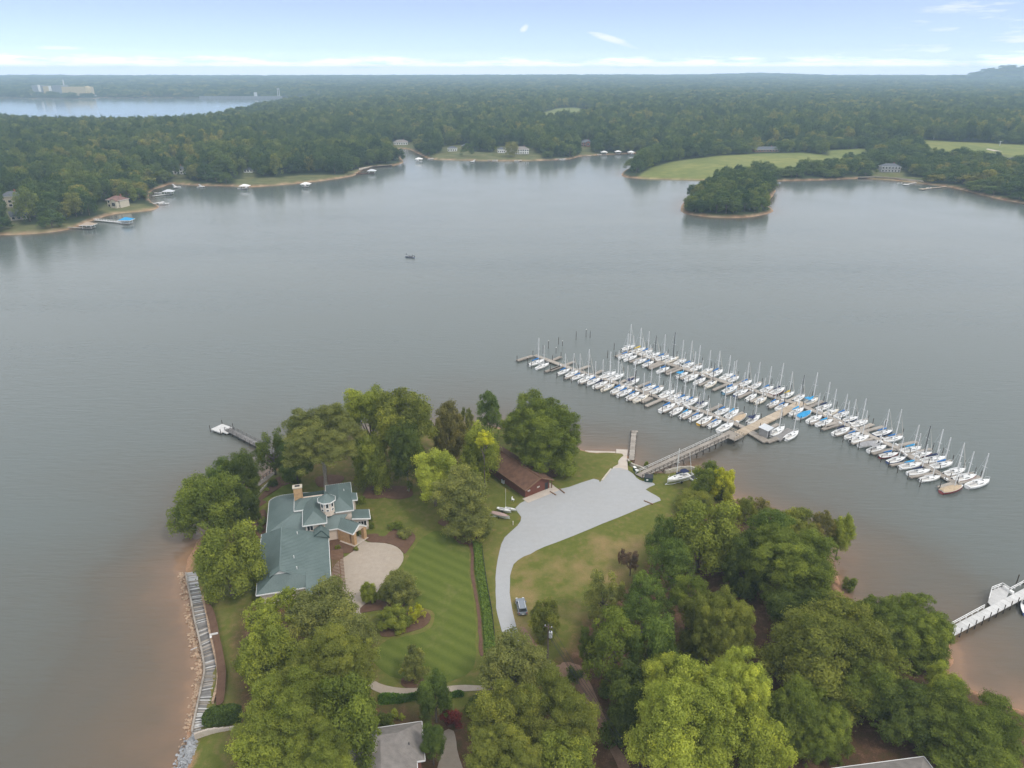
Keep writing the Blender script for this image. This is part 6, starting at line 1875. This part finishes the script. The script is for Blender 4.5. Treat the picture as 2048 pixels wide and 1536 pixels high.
# ------------------------------------------------------------------ fishing boat out on the lake
def person(parent_loc, rz, pose, label):
    root = thing('person', parent_loc, rz, label, 'person')
    if pose == 'stand': J = {'hip': (0, 0, .92), 'chest': (0.02, 0, 1.32), 'neck': (.03, 0, 1.5), 'kl': (.05, .11, .48), 'fl': (0, .12, .05), 'kr': (.04, -.11, .48), 'fr': (-.02, -.12, .05), 'el': (.12, .28, 1.12), 'hl': (.38, .2, 1.15), 'er': (.12, -.28, 1.12), 'hr': (.38, -.18, 1.2), 'head': (.04, 0, 1.68)}
    else: J = {'hip': (0, 0, .48), 'chest': (.06, 0, .88), 'neck': (.09, 0, 1.06), 'kl': (.45, .12, .5), 'fl': (.5, .12, .06), 'kr': (.45, -.12, .5), 'fr': (.5, -.12, .06), 'el': (.15, .26, .72), 'hl': (.4, .16, .66), 'er': (.1, -.28, .7), 'hr': (.3, -.26, .6), 'head': (.12, 0, 1.24)}
    hip, ch = np.array(J['hip']), np.array(J['chest'])
    vs_ = [J['hip'], J['chest'], J['neck'], J['kl'], J['fl'], J['kr'], J['fr'], tuple(ch + (0, .19, .05)), J['el'], J['hl'], tuple(ch + (0, -.19, .05)), J['er'], J['hr'], J['head']]
    es = [(0, 1), (1, 2), (0, 3), (3, 4), (0, 5), (5, 6), (1, 7), (7, 8), (8, 9), (1, 10), (10, 11), (11, 12), (2, 13)]
    rad = [.15, .16, .065, .08, .055, .08, .055, .075, .05, .04, .075, .05, .04, .10]
    me = bpy.data.meshes.new('body'); me.from_pydata(vs_, es, []); me.materials.append(M['shirt'])
    o = link('body', me, root)
    md = o.modifiers.new('skin', 'SKIN')
    for v, r in zip(me.skin_vertices[0].data, rad): v.radius = (r, r)
    me.skin_vertices[0].data[0].use_root = True
    o.modifiers.new('smooth', 'SUBSURF').levels = 1
    h = np.array(J['head'])
    MB().loft([[(h[0] + r * math.cos(a), h[1] + r * math.sin(a), h[2] + z) for a in np.linspace(0, 6.283, 9)[:-1]] for r, z in ((.06, -.12), (.1, -.04), (.11, .05), (.08, .13), (.02, .16))]).build('head', M['skin'], root, smooth=True)
    MB().loft([[(h[0] + r * math.cos(a), h[1] + r * math.sin(a), h[2] + z) for a in np.linspace(0, 6.283, 9)[:-1]] for r, z in ((.14, .06), (.12, .12), (.04, .19))]).build('cap', M['cv_grey'], root, smooth=True)
    return root


def bass_boat():
    a, b = P(811, 513, .3), P(828, 514.5, .3)
    c = (a + b) / 2; L = np.linalg.norm((b - a)[:2]); rz = math.atan2(a[1] - b[1], a[0] - b[0])
    t = thing('fishing_boat', (c[0], c[1], 0), rz, 'low dark fishing boat alone in the middle of the lake', 'boat', None)
    h = link('hull', BOAT['gel_navy'], t); h.scale = (L / 8 * 1.05, .85, .62)
    d = link('deck', BOAT['deck'], t); d.scale = (L / 8 * 1.03, .8, .62)
    d2 = MB().box((0, 0, .62), (L * .75, 1.5, .08)).build('casting_deck', M['dark'], t)
    MB().box((-L / 2 - .1, 0, .85), (.4, .4, .8)).build('outboard', M['dark'], t)
    MB().box((-.3, .35, .85), (.5, .5, .5)).build('console', M['dark'], t)
    u = np.array([math.cos(rz), math.sin(rz)])
    p1 = c[:2] + u * L * .36; p2 = c[:2] - u * L * .36
    person((*p1, .62), rz + .6, 'stand', 'person in dark clothes standing at the bow of the fishing boat')
    person((*p2, .55), rz, 'sit', 'person in dark clothes seated at the stern of the fishing boat')
    rd = MB().tube([(.38, 0, 1.2), (1.6, .5, 2.3)], .03, 5).build('fishing_rod', M['dark'], None, (*p1, .62), rz + .6)
    tag(rd, 'thin fishing rod held by the standing angler', 'fishing rod')


bass_boat()
#--MARK
# ------------------------------------------------------------------ far shore: trees one by one where they show largest, the rest as one forest
FARC = [crown_mesh('crown', 90 + k, M['leaf_far'], 5200, 0.058, 11, 8, (0.12, 0.26), 0.55) for k in range(4)] + [crown_mesh('crown', 97, M['leaf_far'], 3000, 0.06, 13, 6, (0.10, 0.2), 0.62, 'pine')]
FTRUNK = trunk_mesh('trunk', 3, M['bark'], 3)


def far_points():
    rng = np.random.default_rng(21)
    pts = []
    half = R(47)
    r = 380.0
    while r < 11300:
        s = max(12.5, 0.0085 * r)
        dr = s if r < 2500 else s * 1.7                     # seen at a grazing angle, rows farther apart merge anyway
        n = int(2 * half * r / s)
        a = -half + (np.arange(n) + rng.uniform(0, 1, n)) / n * 2 * half
        d = r + rng.uniform(-.5, .5, n) * dr
        pts.append(np.column_stack([np.sin(a) * d, np.cos(a) * d, np.full(n, s)]))
        r += dr
    ip = np.array(ISL); g = np.stack(np.meshgrid(np.arange(ip[:, 0].min(), ip[:, 0].max(), 7.5), np.arange(ip[:, 1].min(), ip[:, 1].max(), 7.5)), -1).reshape(-1, 2)
    g = g + rng.uniform(-3, 3, g.shape); g = g[sdf(g[:, 0], g[:, 1], ISL) > 0]
    p = np.concatenate(pts)
    p = np.concatenate([p[~(sdf(p[:, 0], p[:, 1], ISL) > -1)], np.column_stack([g, np.full(len(g), 9.0)])])
    sd = far_sd(p[:, 0], p[:, 1])
    ok = sd > 4
    p, sd = p[ok], sd[ok]
    bad = np.zeros(len(p), bool)
    for q in FIELDS: bad |= sdf(p[:, 0], p[:, 1], q) > -3
    bad |= meadow(p[:, 0], p[:, 1]) > .5
    lone = rng.uniform(size=len(p)) < .07                       # a few trees stand in the gardens
    for q in CLEAR: bad |= (sdf(p[:, 0], p[:, 1], q) > -1.5) & ~lone
    for hx, hy, hr in HOLES: bad |= np.hypot(p[:, 0] - hx, p[:, 1] - hy) < hr
    p, sd = p[~bad], sd[~bad]
    z = far_h(p[:, 0], p[:, 1], sd)
    n = len(p)
    H = rng.uniform(13, 24, n) * (0.62 + 0.38 * sstep(sd, 4, 25)) + 4 * sstep(sd, 40, 250) * rng.uniform(0, 1, n) + 2.5 * vnoise(p[:, 0] / 30, p[:, 1] / 30, 8)
    isl = sdf(p[:, 0], p[:, 1], ISL) > 0
    H = np.where(isl, rng.uniform(7, 14, n), H)
    pxx = CX + F_PX * p[:, 0] / (p[:, 1] * math.cos(PITCH) + CAM_H * math.sin(PITCH))
    H = np.where((pxx > 1420) & (p[:, 1] < 1050) & ~isl, H * .62, H)
    rad = np.maximum(p[:, 2] * rng.uniform(.50, .80, n), 3.6)
    return p[:, :2], z, H, rad, np.where(rng.uniform(size=n) < .2, 4, rng.integers(0, 4, n)), rng.uniform(0, 6.28, n), sd


# ------------------------------------------------------------------ far houses, docks, works
HOLES = []


def far_house(x, y, L, W_, h, rz, wall, roof, label, wing=None, windows=6, gable=False, name='house', zg=None):
    p = P(x, y, 3.0 if zg is None else zg)
    sd = far_sd(p[:1], p[1:2])
    z = float(far_h(p[:1], p[1:2], sd)[0])
    p = P(x, y, z)
    root = thing(name, (p[0], p[1], z - .2), R(rz), label, 'house')
    HOLES.append((p[0], p[1], max(L, W_) * .62 + 2.5))
    u = p[:2] / np.linalg.norm(p[:2])
    for k in (1, 2): HOLES.append((p[0] - u[0] * 7 * k, p[1] - u[1] * 7 * k, max(L, W_) * .5))
    MB().box((0, 0, h / 2), (L, W_, h)).build('wall', wall, root)
    if gable:
        l, w, t = L / 2 + .5, W_ / 2 + .5, h + W_ * .36
        roof_part(root, [[(-l, -w, h), (l, -w, h), (l, 0, t), (-l, 0, t)], [(l, w, h), (-l, w, h), (-l, 0, t), (l, 0, t)]], [], roof, False, th=.3)
        for s in (-1, 1): MB().add([(s * L / 2, -W_ / 2, h), (s * L / 2, W_ / 2, h), (s * L / 2, 0, t - .3)], [(0, 1, 2), (2, 1, 0)]).build('gable', wall, root)
    else:
        pl, fs = hip_planes(L, W_, h, h + W_ * .30)
        roof_part(root, pl, fs, roof, False, th=.25)
    rows_ = 2 if h > 4.6 else 1
    for r_ in range(rows_):
        for k in range(windows):
            xx = -L / 2 + (k + .5) * L / windows
            window(root, (xx, -W_ / 2 - .02, (1.7 if rows_ == 1 else 1.5) + r_ * 3.0), (1, 0), L / windows * .55, 1.7, n=1)
    if wing:
        wx, wl, ww, wh = wing
        MB().box((wx, -W_ / 2 - ww / 2 + .2, wh / 2), (wl, ww, wh)).build('wall', wall, root)
        l, w, t = wl / 2 + .4, ww, wh + wl * .36
        roof_part(root, [[(wx - l, -W_ / 2 - ww, wh), (wx, -W_ / 2 - ww, t), (wx, 0, t), (wx - l, 0, wh)][::-1], [(wx + l, -W_ / 2 - ww, wh), (wx + l, 0, wh), (wx, 0, t), (wx, -W_ / 2 - ww, t)]], [], roof, False, th=.25)
        MB().add([(wx - wl / 2, -W_ / 2 - ww + .15, wh), (wx + wl / 2, -W_ / 2 - ww + .15, wh), (wx, -W_ / 2 - ww + .15, t - .2)], [(0, 1, 2), (2, 1, 0)]).build('gable', wall, root)
        window(root, (wx, -W_ / 2 - ww + .15, wh * .55), (1, 0), wl * .6, wh * .5, n=3)
    if L > 12:
        MB().box((L * .2, 1, h + W_ * .3), (1.0, 1.0, 2.4)).build('chimney', M['brick'], root)
    return root


far_house(28, 412, 13, 10, 8.5, 12, M['cream'], M['slate'], 'cream three-storey house with dark hip roof at the far left', windows=3)
far_house(38, 438, 10, 8, 3.2, 35, M['cream'], M['slate'], 'blue-grey roofed cottage among trees at the far left', windows=3, gable=True)
far_house(238, 413, 13, 9, 6.0, -18, M['cream'], M['red_roof'], 'beige lake house with red-brown roof on the left point', wing=(2.5, 5.5, 3, 5.6), windows=4)
far_house(358, 347, 13, 8, 5.5, -5, M['white'], M['slate'], 'white two-storey house above the left cove', windows=4)
far_house(498, 344, 9, 6, 3, 4, M['white'], M['slate'], 'small white cottage beside the striped lawn on the left shore', windows=3, gable=True)
far_house(802, 289, 20, 10, 4, 4, M['white'], M['grey_roof'], 'grey-roofed white house at the head of the far cove', windows=6)
far_house(905, 302, 12, 8, 4, 0, M['white'], M['slate'], 'low white cottage left of centre on the far shore', windows=4)
far_house(930, 297, 9, 7, 4, 0, M['brown_wall'], M['slate'], 'small dark brown cottage next to the low white cottage on the far shore', windows=3)
far_house(1003, 305, 10, 8, 4.5, 0, M['white'], M['slate'], 'white house with dark roof left of the gabled one on the far shore', windows=4)
far_house(1017, 304, 7, 10, 6.5, -82, M['white'], M['slate'], 'tall narrow white gabled house at the centre of the far shore', windows=4, gable=True)
far_house(1042, 307, 20, 11, 5.6, 0, M['white'], M['grey_roof'], 'large white house with many tall windows at the centre of the far shore', windows=7)
far_house(1172, 292, 14, 10, 6, -5, M['brick'], M['slate'], 'brick house in the trees at the far right cove', wing=(3, 5, 3, 6), windows=4)
far_house(1532, 303, 34, 10, 3.4, 3, M['brick'], M['slate'], 'long low house with slate roof on top of the green field', windows=9, zg=8)
far_house(1778, 343, 19, 10, 5.6, -8, M['cv_grey'], M['slate'], 'blue-grey house behind the sandy beach on the right', windows=6)
far_house(1994, 322, 14, 9, 4.5, -12, M['white'], M['slate'], 'white-gabled house with slate roof at the edge of the right-hand field', wing=(-3, 5, 3, 4.5), windows=4)
far_house(2034, 327, 18, 10, 4.5, -10, M['cv_grey'], M['slate'], 'grey-roofed house at the right edge above the shore trees', wing=(2, 6, 3, 4.5), windows=5)
far_house(672, 290 + 12, 8, 6, 3, 0, M['white'], M['slate'], 'tiny white cabin deep in the far woods', windows=2) if False else None


def far_dock(p0, p1, label, w=1.6, roof=None, boat=False, mat='dock_pale', rails=False):
    a, b = P(*p0, .8)[:2], P(*p1, .8)[:2]
    root = thing('boat_dock', (*a, 0), 0, label, 'dock')
    strip(root, a, a, b, w, .8, M[mat], 'deck', .3)
    d = b - a; L = np.linalg.norm(d); u = d / L
    for k in range(int(L / 6) + 1): pile(root, a, a + u * min(L, k * 6.0), .6)
    if rails:
        n_ = np.array([-u[1], u[0]])
        for s in (-1, 1): rail_run(root, a, a + n_ * s * w / 2, b + n_ * s * w / 2, .9, .9, M['white'], 12)
    MB().box((0, 0, 0), (5.5, 4.5, .3)).build('platform', M[mat], root, (*(b - a), .82), math.atan2(u[1], u[0]))
    if roof:
        for x in (-3, 3):
            for y in (-2.4, 2.4): MB().box((b[0] - a[0] + x, b[1] - a[1] + y, 2.0), (.2, .2, 2.6)).build('post', M['white'], root)
        pl, fs = hip_planes(8, 6, 3.3, 4.9, .5)
        q = b - a
        pl = [[(v[0] + q[0], v[1] + q[1], v[2]) for v in f] for f in pl]; fs = [[(v[0] + q[0], v[1] + q[1], v[2]) for v in f] for f in fs]
        roof_part(root, pl, fs, M[roof], False, th=.2)
    return root


far_dock((190, 440), (254, 446), 'white railed dock with a blue-roofed boathouse on the left', 1.8, 'cv_sky', rails=True)
far_dock((128, 455), (178, 456), 'grey dock with a tan-roofed boat shelter at the far left', 1.8, 'cv_brown', mat='dock')
far_dock((305, 392), (338, 388), 'dock with a pale-roofed boat shelter tucked behind the left point', 1.8, 'galv')
far_dock((304, 407), (322, 405), 'short dock on the tip of the left point', 1.8)
far_dock((345, 368), (352, 374), 'small dock below the white house in the left cove', 1.6)
far_dock((398, 369), (404, 373), 'short dock right of the left cove', 1.6)
far_dock((497, 370), (490, 377), 'white dock at the corner of the striped lawn', 1.8, 'white')
far_dock((607, 366), (612, 373), 'small dock with a pale canopy on the grassy left shore', 1.6, 'white')
far_dock((712, 347), (744, 346), 'large brown dock with a pale boathouse roof at the sandy point', 3.0, 'galv', mat='brown_wall')
far_dock((835, 319), (838, 322), 'white canopied pontoon dock at the mouth of the far cove', 1.6, 'white')
far_dock((872, 316), (860, 318), 'white floating dock left of centre on the far shore', 1.6)
far_dock((955, 316), (945, 323), 'angled white dock below the cottages on the far shore', 1.6)
far_dock((990, 308), (979, 320), 'long pale walkway down to the water left of the white houses', 2.0, mat='dock_tan')
far_dock((1058, 307), (1040, 321), 'pale walkway and dock below the large white house', 2.0, mat='dock_tan')
far_dock((1100, 318), (1128, 318), 'low white dock right of the large white house', 1.6)
far_dock((1140, 308), (1178, 311), 'long tan dock in front of the brick house', 1.6, mat='dock_tan')
far_dock((1205, 306), (1208, 308), 'white boat dock at the right of the far cove', 1.8, 'white')
far_dock((1232, 304), (1236, 307), 'covered white dock near the end of the far cove', 1.8, 'white')
far_dock((1268, 303), (1262, 308), 'last white dock at the end of the far cove', 1.6, 'white')
far_dock((1832, 365), (1812, 369), 'low white dock off the sandy beach on the right', 1.6)
far_dock((1892, 373), (1845, 378), 'tan pier reaching left from the right shore', 2.0, mat='dock_tan')


def motor_boat(x, y, rz, label, s=.75, canopy=None):
    p = P(x, y, .4)
    t = thing('motorboat', (p[0], p[1], 0), R(rz), label, 'boat', None, s)
    h = link('hull', BOAT['gel'], t); link('deck', BOAT['deck'], t); link('cockpit', BOAT['cockpit'], t)
    MB().box((.2, 0, 1.15), (1.0, 1.5, .5)).build('windscreen', M['glass'], t)
    if canopy: b_ = link('canopy', BOAT['bimini_' + canopy], t); b_.location = (1.5, 0, .1)


motor_boat(328, 408, 20, 'white pontoon boat moored off the left point', 1.0, 'grey')
motor_boat(316, 386, 10, 'white boat beside the pale-roofed shelter behind the left point', .8)
motor_boat(355, 374, 5, 'white boat at the small dock below the white cove house', .8)
motor_boat(483, 377, 0, 'white boat at the corner of the striped lawn', .9)
motor_boat(400, 374, 0, 'white boat at the short dock right of the left cove', .7)
motor_boat(838, 323, 0, 'white pontoon boat at the mouth of the far cove', 1.0, 'tan')
motor_boat(990, 321, 0, 'white boat below the pale walkway on the far shore', .9, 'navy')
motor_boat(1034, 322, 0, 'white boat in front of the large white house', .9)
motor_boat(1124, 319, 0, 'white boat at the low white dock on the far shore', .8)
motor_boat(1198, 309, 0, 'white boat at the right of the far cove', .9)
motor_boat(1858, 376, 20, 'white boat at the tan pier on the right', .8)
motor_boat(1800, 366, 0, 'small dark-screened boat by the beach on the right', .6)


def power_station():
    g = 4
    p = P(128, 192, g)
    d = np.hypot(p[0], p[1])
    k = proj(p)[2] / F_PX                                         # metres per survey pixel there
    root = thing('power_station', (p[0], p[1], g), 0, 'pale yellow power station with grey towers on the far left bank', 'power station')
    B = lambda x0, x1, y0, y1, m, dep=60, off=0, nm='hall': MB().box((((x0 + x1) / 2 - 128) * k, off, ((192 - (y0 + y1) / 2)) * k), ((x1 - x0) * k, dep, (y1 - y0) * k)).build(nm, M[m], root)
    B(135, 182, 175, 192, 'plant', 70); B(116, 135, 172, 192, 'plant_grey', 60, -6); B(98, 113, 174, 192, 'plant', 60, -3); B(78, 97, 172, 192, 'plant_grey', 60, -8, 'boiler_house'); B(64, 80, 183, 192, 'plant', 50, -14)
    B(92, 95, 171, 186, 'white', 10, -42, 'duct'); B(113, 116, 173, 190, 'white', 10, -42, 'duct')
    B(186, 200, 190, 192.5, 'galv', 40, -30, 'shed'); B(210, 260, 187, 191.5, 'plant', 40, 40, 'shed')
    MB().tube([(0, 0, 0), (0, 0, 30 * k)], [3.2, 2.6], 12).build('stack', M['galv'], root, ((130 - 128) * k, 10, 0))
    dm = MB().loft([[((181 - 128) * k + r * math.cos(a), -10 + r * math.sin(a), z) for a in np.linspace(0, 6.283, 17)[:-1]] for r, z in ((15, 0), (15, 30), (12, 38), (6, 42), (.5, 43))]).build('dome', M['plant'], root, smooth=True)
    HOLES.append((p[0], p[1], 75)); HOLES.append((p[0] - 110, p[1], 60)); HOLES.append((p[0] + 120, p[1], 60))
    for t in range(6): HOLES.append((p[0] - 120 + t * 50, p[1] - 60, 45))
    # the dam road with its two gate towers
    q = P(512, 196, 3)
    k2 = proj(q)[2] / F_PX
    rt = thing('dam', (q[0], q[1], 0), 0, 'long low dam with a squat pale gatehouse on the far water', 'dam')
    MB().box((-30 * k2, 0, 5), (165 * k2, 12, 10)).build('wall', M['plant_grey'], rt)
    for i in range(20): MB().box(((-108 + i * 8) * k2, -7, 3), (5, 3, 9)).build('buttress', M['plant_grey'], rt)
    MB().box((0, 0, 6 * k2), (5 * k2, 9, 12 * k2)).build('gatehouse', M['galv'], rt)
    q2 = P(558, 196, 3)
    tw = thing('pylon', (q2[0], q2[1], 0), R(10), 'tall pale twin-legged tower at the right end of the dam', 'tower')
    for s in (-1, 1): MB().box((s * 1.6 * k2, 0, 10 * k2), (1.0 * k2, 3, 20 * k2)).build('leg', M['galv'], tw)
    MB().box((0, 0, 18 * k2), (4 * k2, 2.6, 1.2 * k2)).build('crossbeam', M['galv'], tw)


power_station()
for k, (x, yb, yt, lab) in enumerate(((1866, 284, 251, 'tall pale power-line mast at the edge of the right-hand field'), (1998, 296, 282, 'short power pole beside the farm track on the right'), (1707, 262, 245, 'slim pole above the woods left of the tall mast'))):
    z = 8.0; p = P(x, yb, z); kk = proj(p)[2] / F_PX
    t = thing('power_mast', (p[0], p[1], z - 1), 0, lab, 'mast')
    h = (yb - yt) * kk / math.cos(PITCH - .1)
    MB().tube([(0, 0, 0), (0, 0, h)], [.55, .35], 8).build('pole', M['galv'], t)
    MB().box((0, 0, h * .93), (4, .25, .3)).build('crossarm', M['galv'], t)
# farm track and small sand beaches
def far_strip(name, pts, z, mat):
    q = [P(x, y, z) for x, y in pts]
    zz = [float(far_h(a[:1], a[1:2], far_sd(a[:1], a[1:2]))[0]) + .25 for a in q]
    q = [P(x, y, h) for (x, y), h in zip(pts, zz)]
    n = len(q) // 2
    mb = MB()
    for i in range(n - 1): mb.slab([tuple(q[i]), tuple(q[2 * n - 1 - i]), tuple(q[2 * n - 2 - i]), tuple(q[i + 1])][::-1], .3)
    tag(mb.build(name, mat), kind='structure')


far_strip('farm_track', [(1975, 297), (2000, 302), (2030, 308), (2060, 312), (2060, 314), (2028, 310.5), (1996, 304), (1972, 298.5)], 10, M['concrete'])
far_strip('street', [(101, 374), (97, 392), (92, 413), (106, 413), (106, 392), (105, 374)], 4, M['cv_grey'])
far_strip('beach', [(1716, 354), (1750, 352.5), (1790, 355), (1845, 361), (1853, 368), (1792, 361), (1752, 358), (1716, 357.5)], .5, M['concrete'])
far_strip('beach', [(718, 336), (745, 332), (775, 330), (784, 329), (785, 332), (775, 333), (745, 336), (718, 340)], .5, M['concrete'])

FP, FZ, FH, FR, FK, FROT, FSD = far_points()


def far_place(x, y):
    px_, py_, _ = proj((x, y, 3))
    if sdf(np.array([x]), np.array([y]), ISL)[0] > -2: return 'on the small wooded island', 'trees on the small wooded island'
    if px_ < 330 and py_ > 372: return 'on the wooded left point', 'trees on the wooded left point'
    if px_ < 860: return 'on the left far shore', 'trees along the left far shore'
    if px_ < 1320: return 'behind the far cottages', 'trees along the central far shore'
    if px_ < 1740: return 'beside the green field', 'trees along the green field'
    return 'on the right far shore', 'trees along the right far shore'


dist = np.hypot(FP[:, 0], FP[:, 1]); azi = np.abs(np.arctan2(FP[:, 0], FP[:, 1]))
score = np.where(azi < R(36.5), dist * (1 + np.minimum(FSD, 60) / 55.0), 1e9)
order = np.argsort(score)
near = set(order[:300].tolist())
SEEN = {}
for i in order[:300]: SEEN.setdefault(far_place(*FP[i]), []).append(int(i))
for (place, grp), ids in SEEN.items():
    ids.sort(key=lambda i: dist[i])
    rows_n = max(1, math.ceil(len(ids) / 30)); per = math.ceil(len(ids) / rows_n)
    rn = ['only'] if rows_n == 1 else ['frontmost', 'second', 'third', 'fourth', 'fifth', 'sixth', 'seventh', 'eighth'][:rows_n]
    for q in range(rows_n):
        for k, i in enumerate(sorted(ids[q * per:(q + 1) * per], key=lambda i: FP[i, 0] / FP[i, 1])):
            shape = 'narrow pine' if FK[i] == 4 else ('tall leafy tree' if FH[i] > 16 else ('low leafy tree' if FH[i] < 10.5 else 'leafy tree'))
            lab = f'{shape} {place}, {ORD[min(k, 35)]} from the left in the {rn[q]} row' if rows_n > 1 else f'{shape} {place}, {ORD[min(k, 35)]} from the left'
            t = thing('shore_tree', (FP[i, 0], FP[i, 1], FZ[i] - .3), float(FROT[i]), lab, 'tree', grp)
            rz = FH[i] * .43; r = max(FR[i], rz * .62)
            c = link('crown', FARC[FK[i]], t, (0, 0, FH[i] - rz)); c.scale = (r, r, rz)
            tr = link('trunk', FTRUNK, t); tr.scale = (r * .8, r * .8, max(1, FH[i] - rz))


def far_forest():
    idx = np.array([i for i in range(len(FP)) if i not in near])
    n = len(idx)
    me = bpy.data.meshes.new('forest')
    me.vertices.add(n)
    rz = FH[idx] * .43
    co = np.column_stack([FP[idx], FZ[idx] - .3 + FH[idx] - rz]).astype(np.float32)
    me.vertices.foreach_set('co', co.ravel())
    rr = np.maximum(FR[idx], rz * .62)
    sc = np.column_stack([rr, rr, rz]).astype(np.float32)
    at = me.attributes.new('scl', 'FLOAT_VECTOR', 'POINT'); at.data.foreach_set('vector', sc.ravel())
    at = me.attributes.new('rot', 'FLOAT', 'POINT'); at.data.foreach_set('value', FROT[idx].astype(np.float32))
    at = me.attributes.new('kind', 'INT', 'POINT'); at.data.foreach_set('value', FK[idx].astype(np.int32))
    o = link('forest', me)
    tag(o, 'continuous green woodland stretching back to the horizon', 'forest', None, 'stuff')
    src = {}
    for ob in COL.objects:
        if ob.name.startswith('crown') and ob.data in FARC and ob.data not in src: src[ob.data] = ob
    ng = bpy.data.node_groups.new('forest', 'GeometryNodeTree')
    ng.interface.new_socket('Geometry', in_out='INPUT', socket_type='NodeSocketGeometry')
    ng.interface.new_socket('Geometry', in_out='OUTPUT', socket_type='NodeSocketGeometry')
    N, L = ng.nodes.new, ng.links.new
    gi, go = N('NodeGroupInput'), N('NodeGroupOutput')
    jn = N('GeometryNodeJoinGeometry')

    def named(nm, ty):
        a = N('GeometryNodeInputNamedAttribute'); a.data_type = ty; a.inputs[0].default_value = nm
        return a.outputs[0]
    for k, m in enumerate(FARC):
        if m not in src: continue
        oi = N('GeometryNodeObjectInfo'); oi.inputs['Object'].default_value = src[m]; oi.transform_space = 'ORIGINAL'; oi.inputs['As Instance'].default_value = True
        cm = N('FunctionNodeCompare'); cm.data_type = 'INT'; cm.operation = 'EQUAL'
        L(named('kind', 'INT'), cm.inputs['A'] if False else cm.inputs[2]); cm.inputs[3].default_value = k
        ip = N('GeometryNodeInstanceOnPoints')
        L(gi.outputs[0], ip.inputs['Points']); L(cm.outputs[0], ip.inputs['Selection']); L(oi.outputs['Geometry'], ip.inputs['Instance'])
        cb = N('ShaderNodeCombineXYZ'); L(named('rot', 'FLOAT'), cb.inputs[2]); L(cb.outputs[0], ip.inputs['Rotation'])
        L(named('scl', 'FLOAT_VECTOR'), ip.inputs['Scale'])
        L(ip.outputs[0], jn.inputs[0])
    L(jn.outputs[0], go.inputs[0])
    md = o.modifiers.new('forest', 'NODES'); md.node_group = ng
    print('forest trees', n)


far_forest()


# ------------------------------------------------------------------ haze over the whole scene
def haze():
    m = bpy.data.materials.new('haze'); m.use_nodes = True
    nt = m.node_tree; nt.nodes.clear()
    pv = nt.nodes.new('ShaderNodeVolumePrincipled'); out = nt.nodes.new('ShaderNodeOutputMaterial')
    pv.inputs['Color'].default_value = HAZE_COL; pv.inputs['Density'].default_value = HAZE_DENSITY; pv.inputs['Anisotropy'].default_value = 0.0
    nt.links.new(pv.outputs[0], out.inputs['Volume'])
    o = MB().box((0, 4700, 88), (25000, 14400, 184)).build('haze', m)
    tag(o, 'thin pale blue haze over the lake and the far woods', 'haze', None, 'stuff')


HAZE_COL = (0.60, 0.81, 1.0, 1)
HAZE_DENSITY = 1.5e-4
haze()
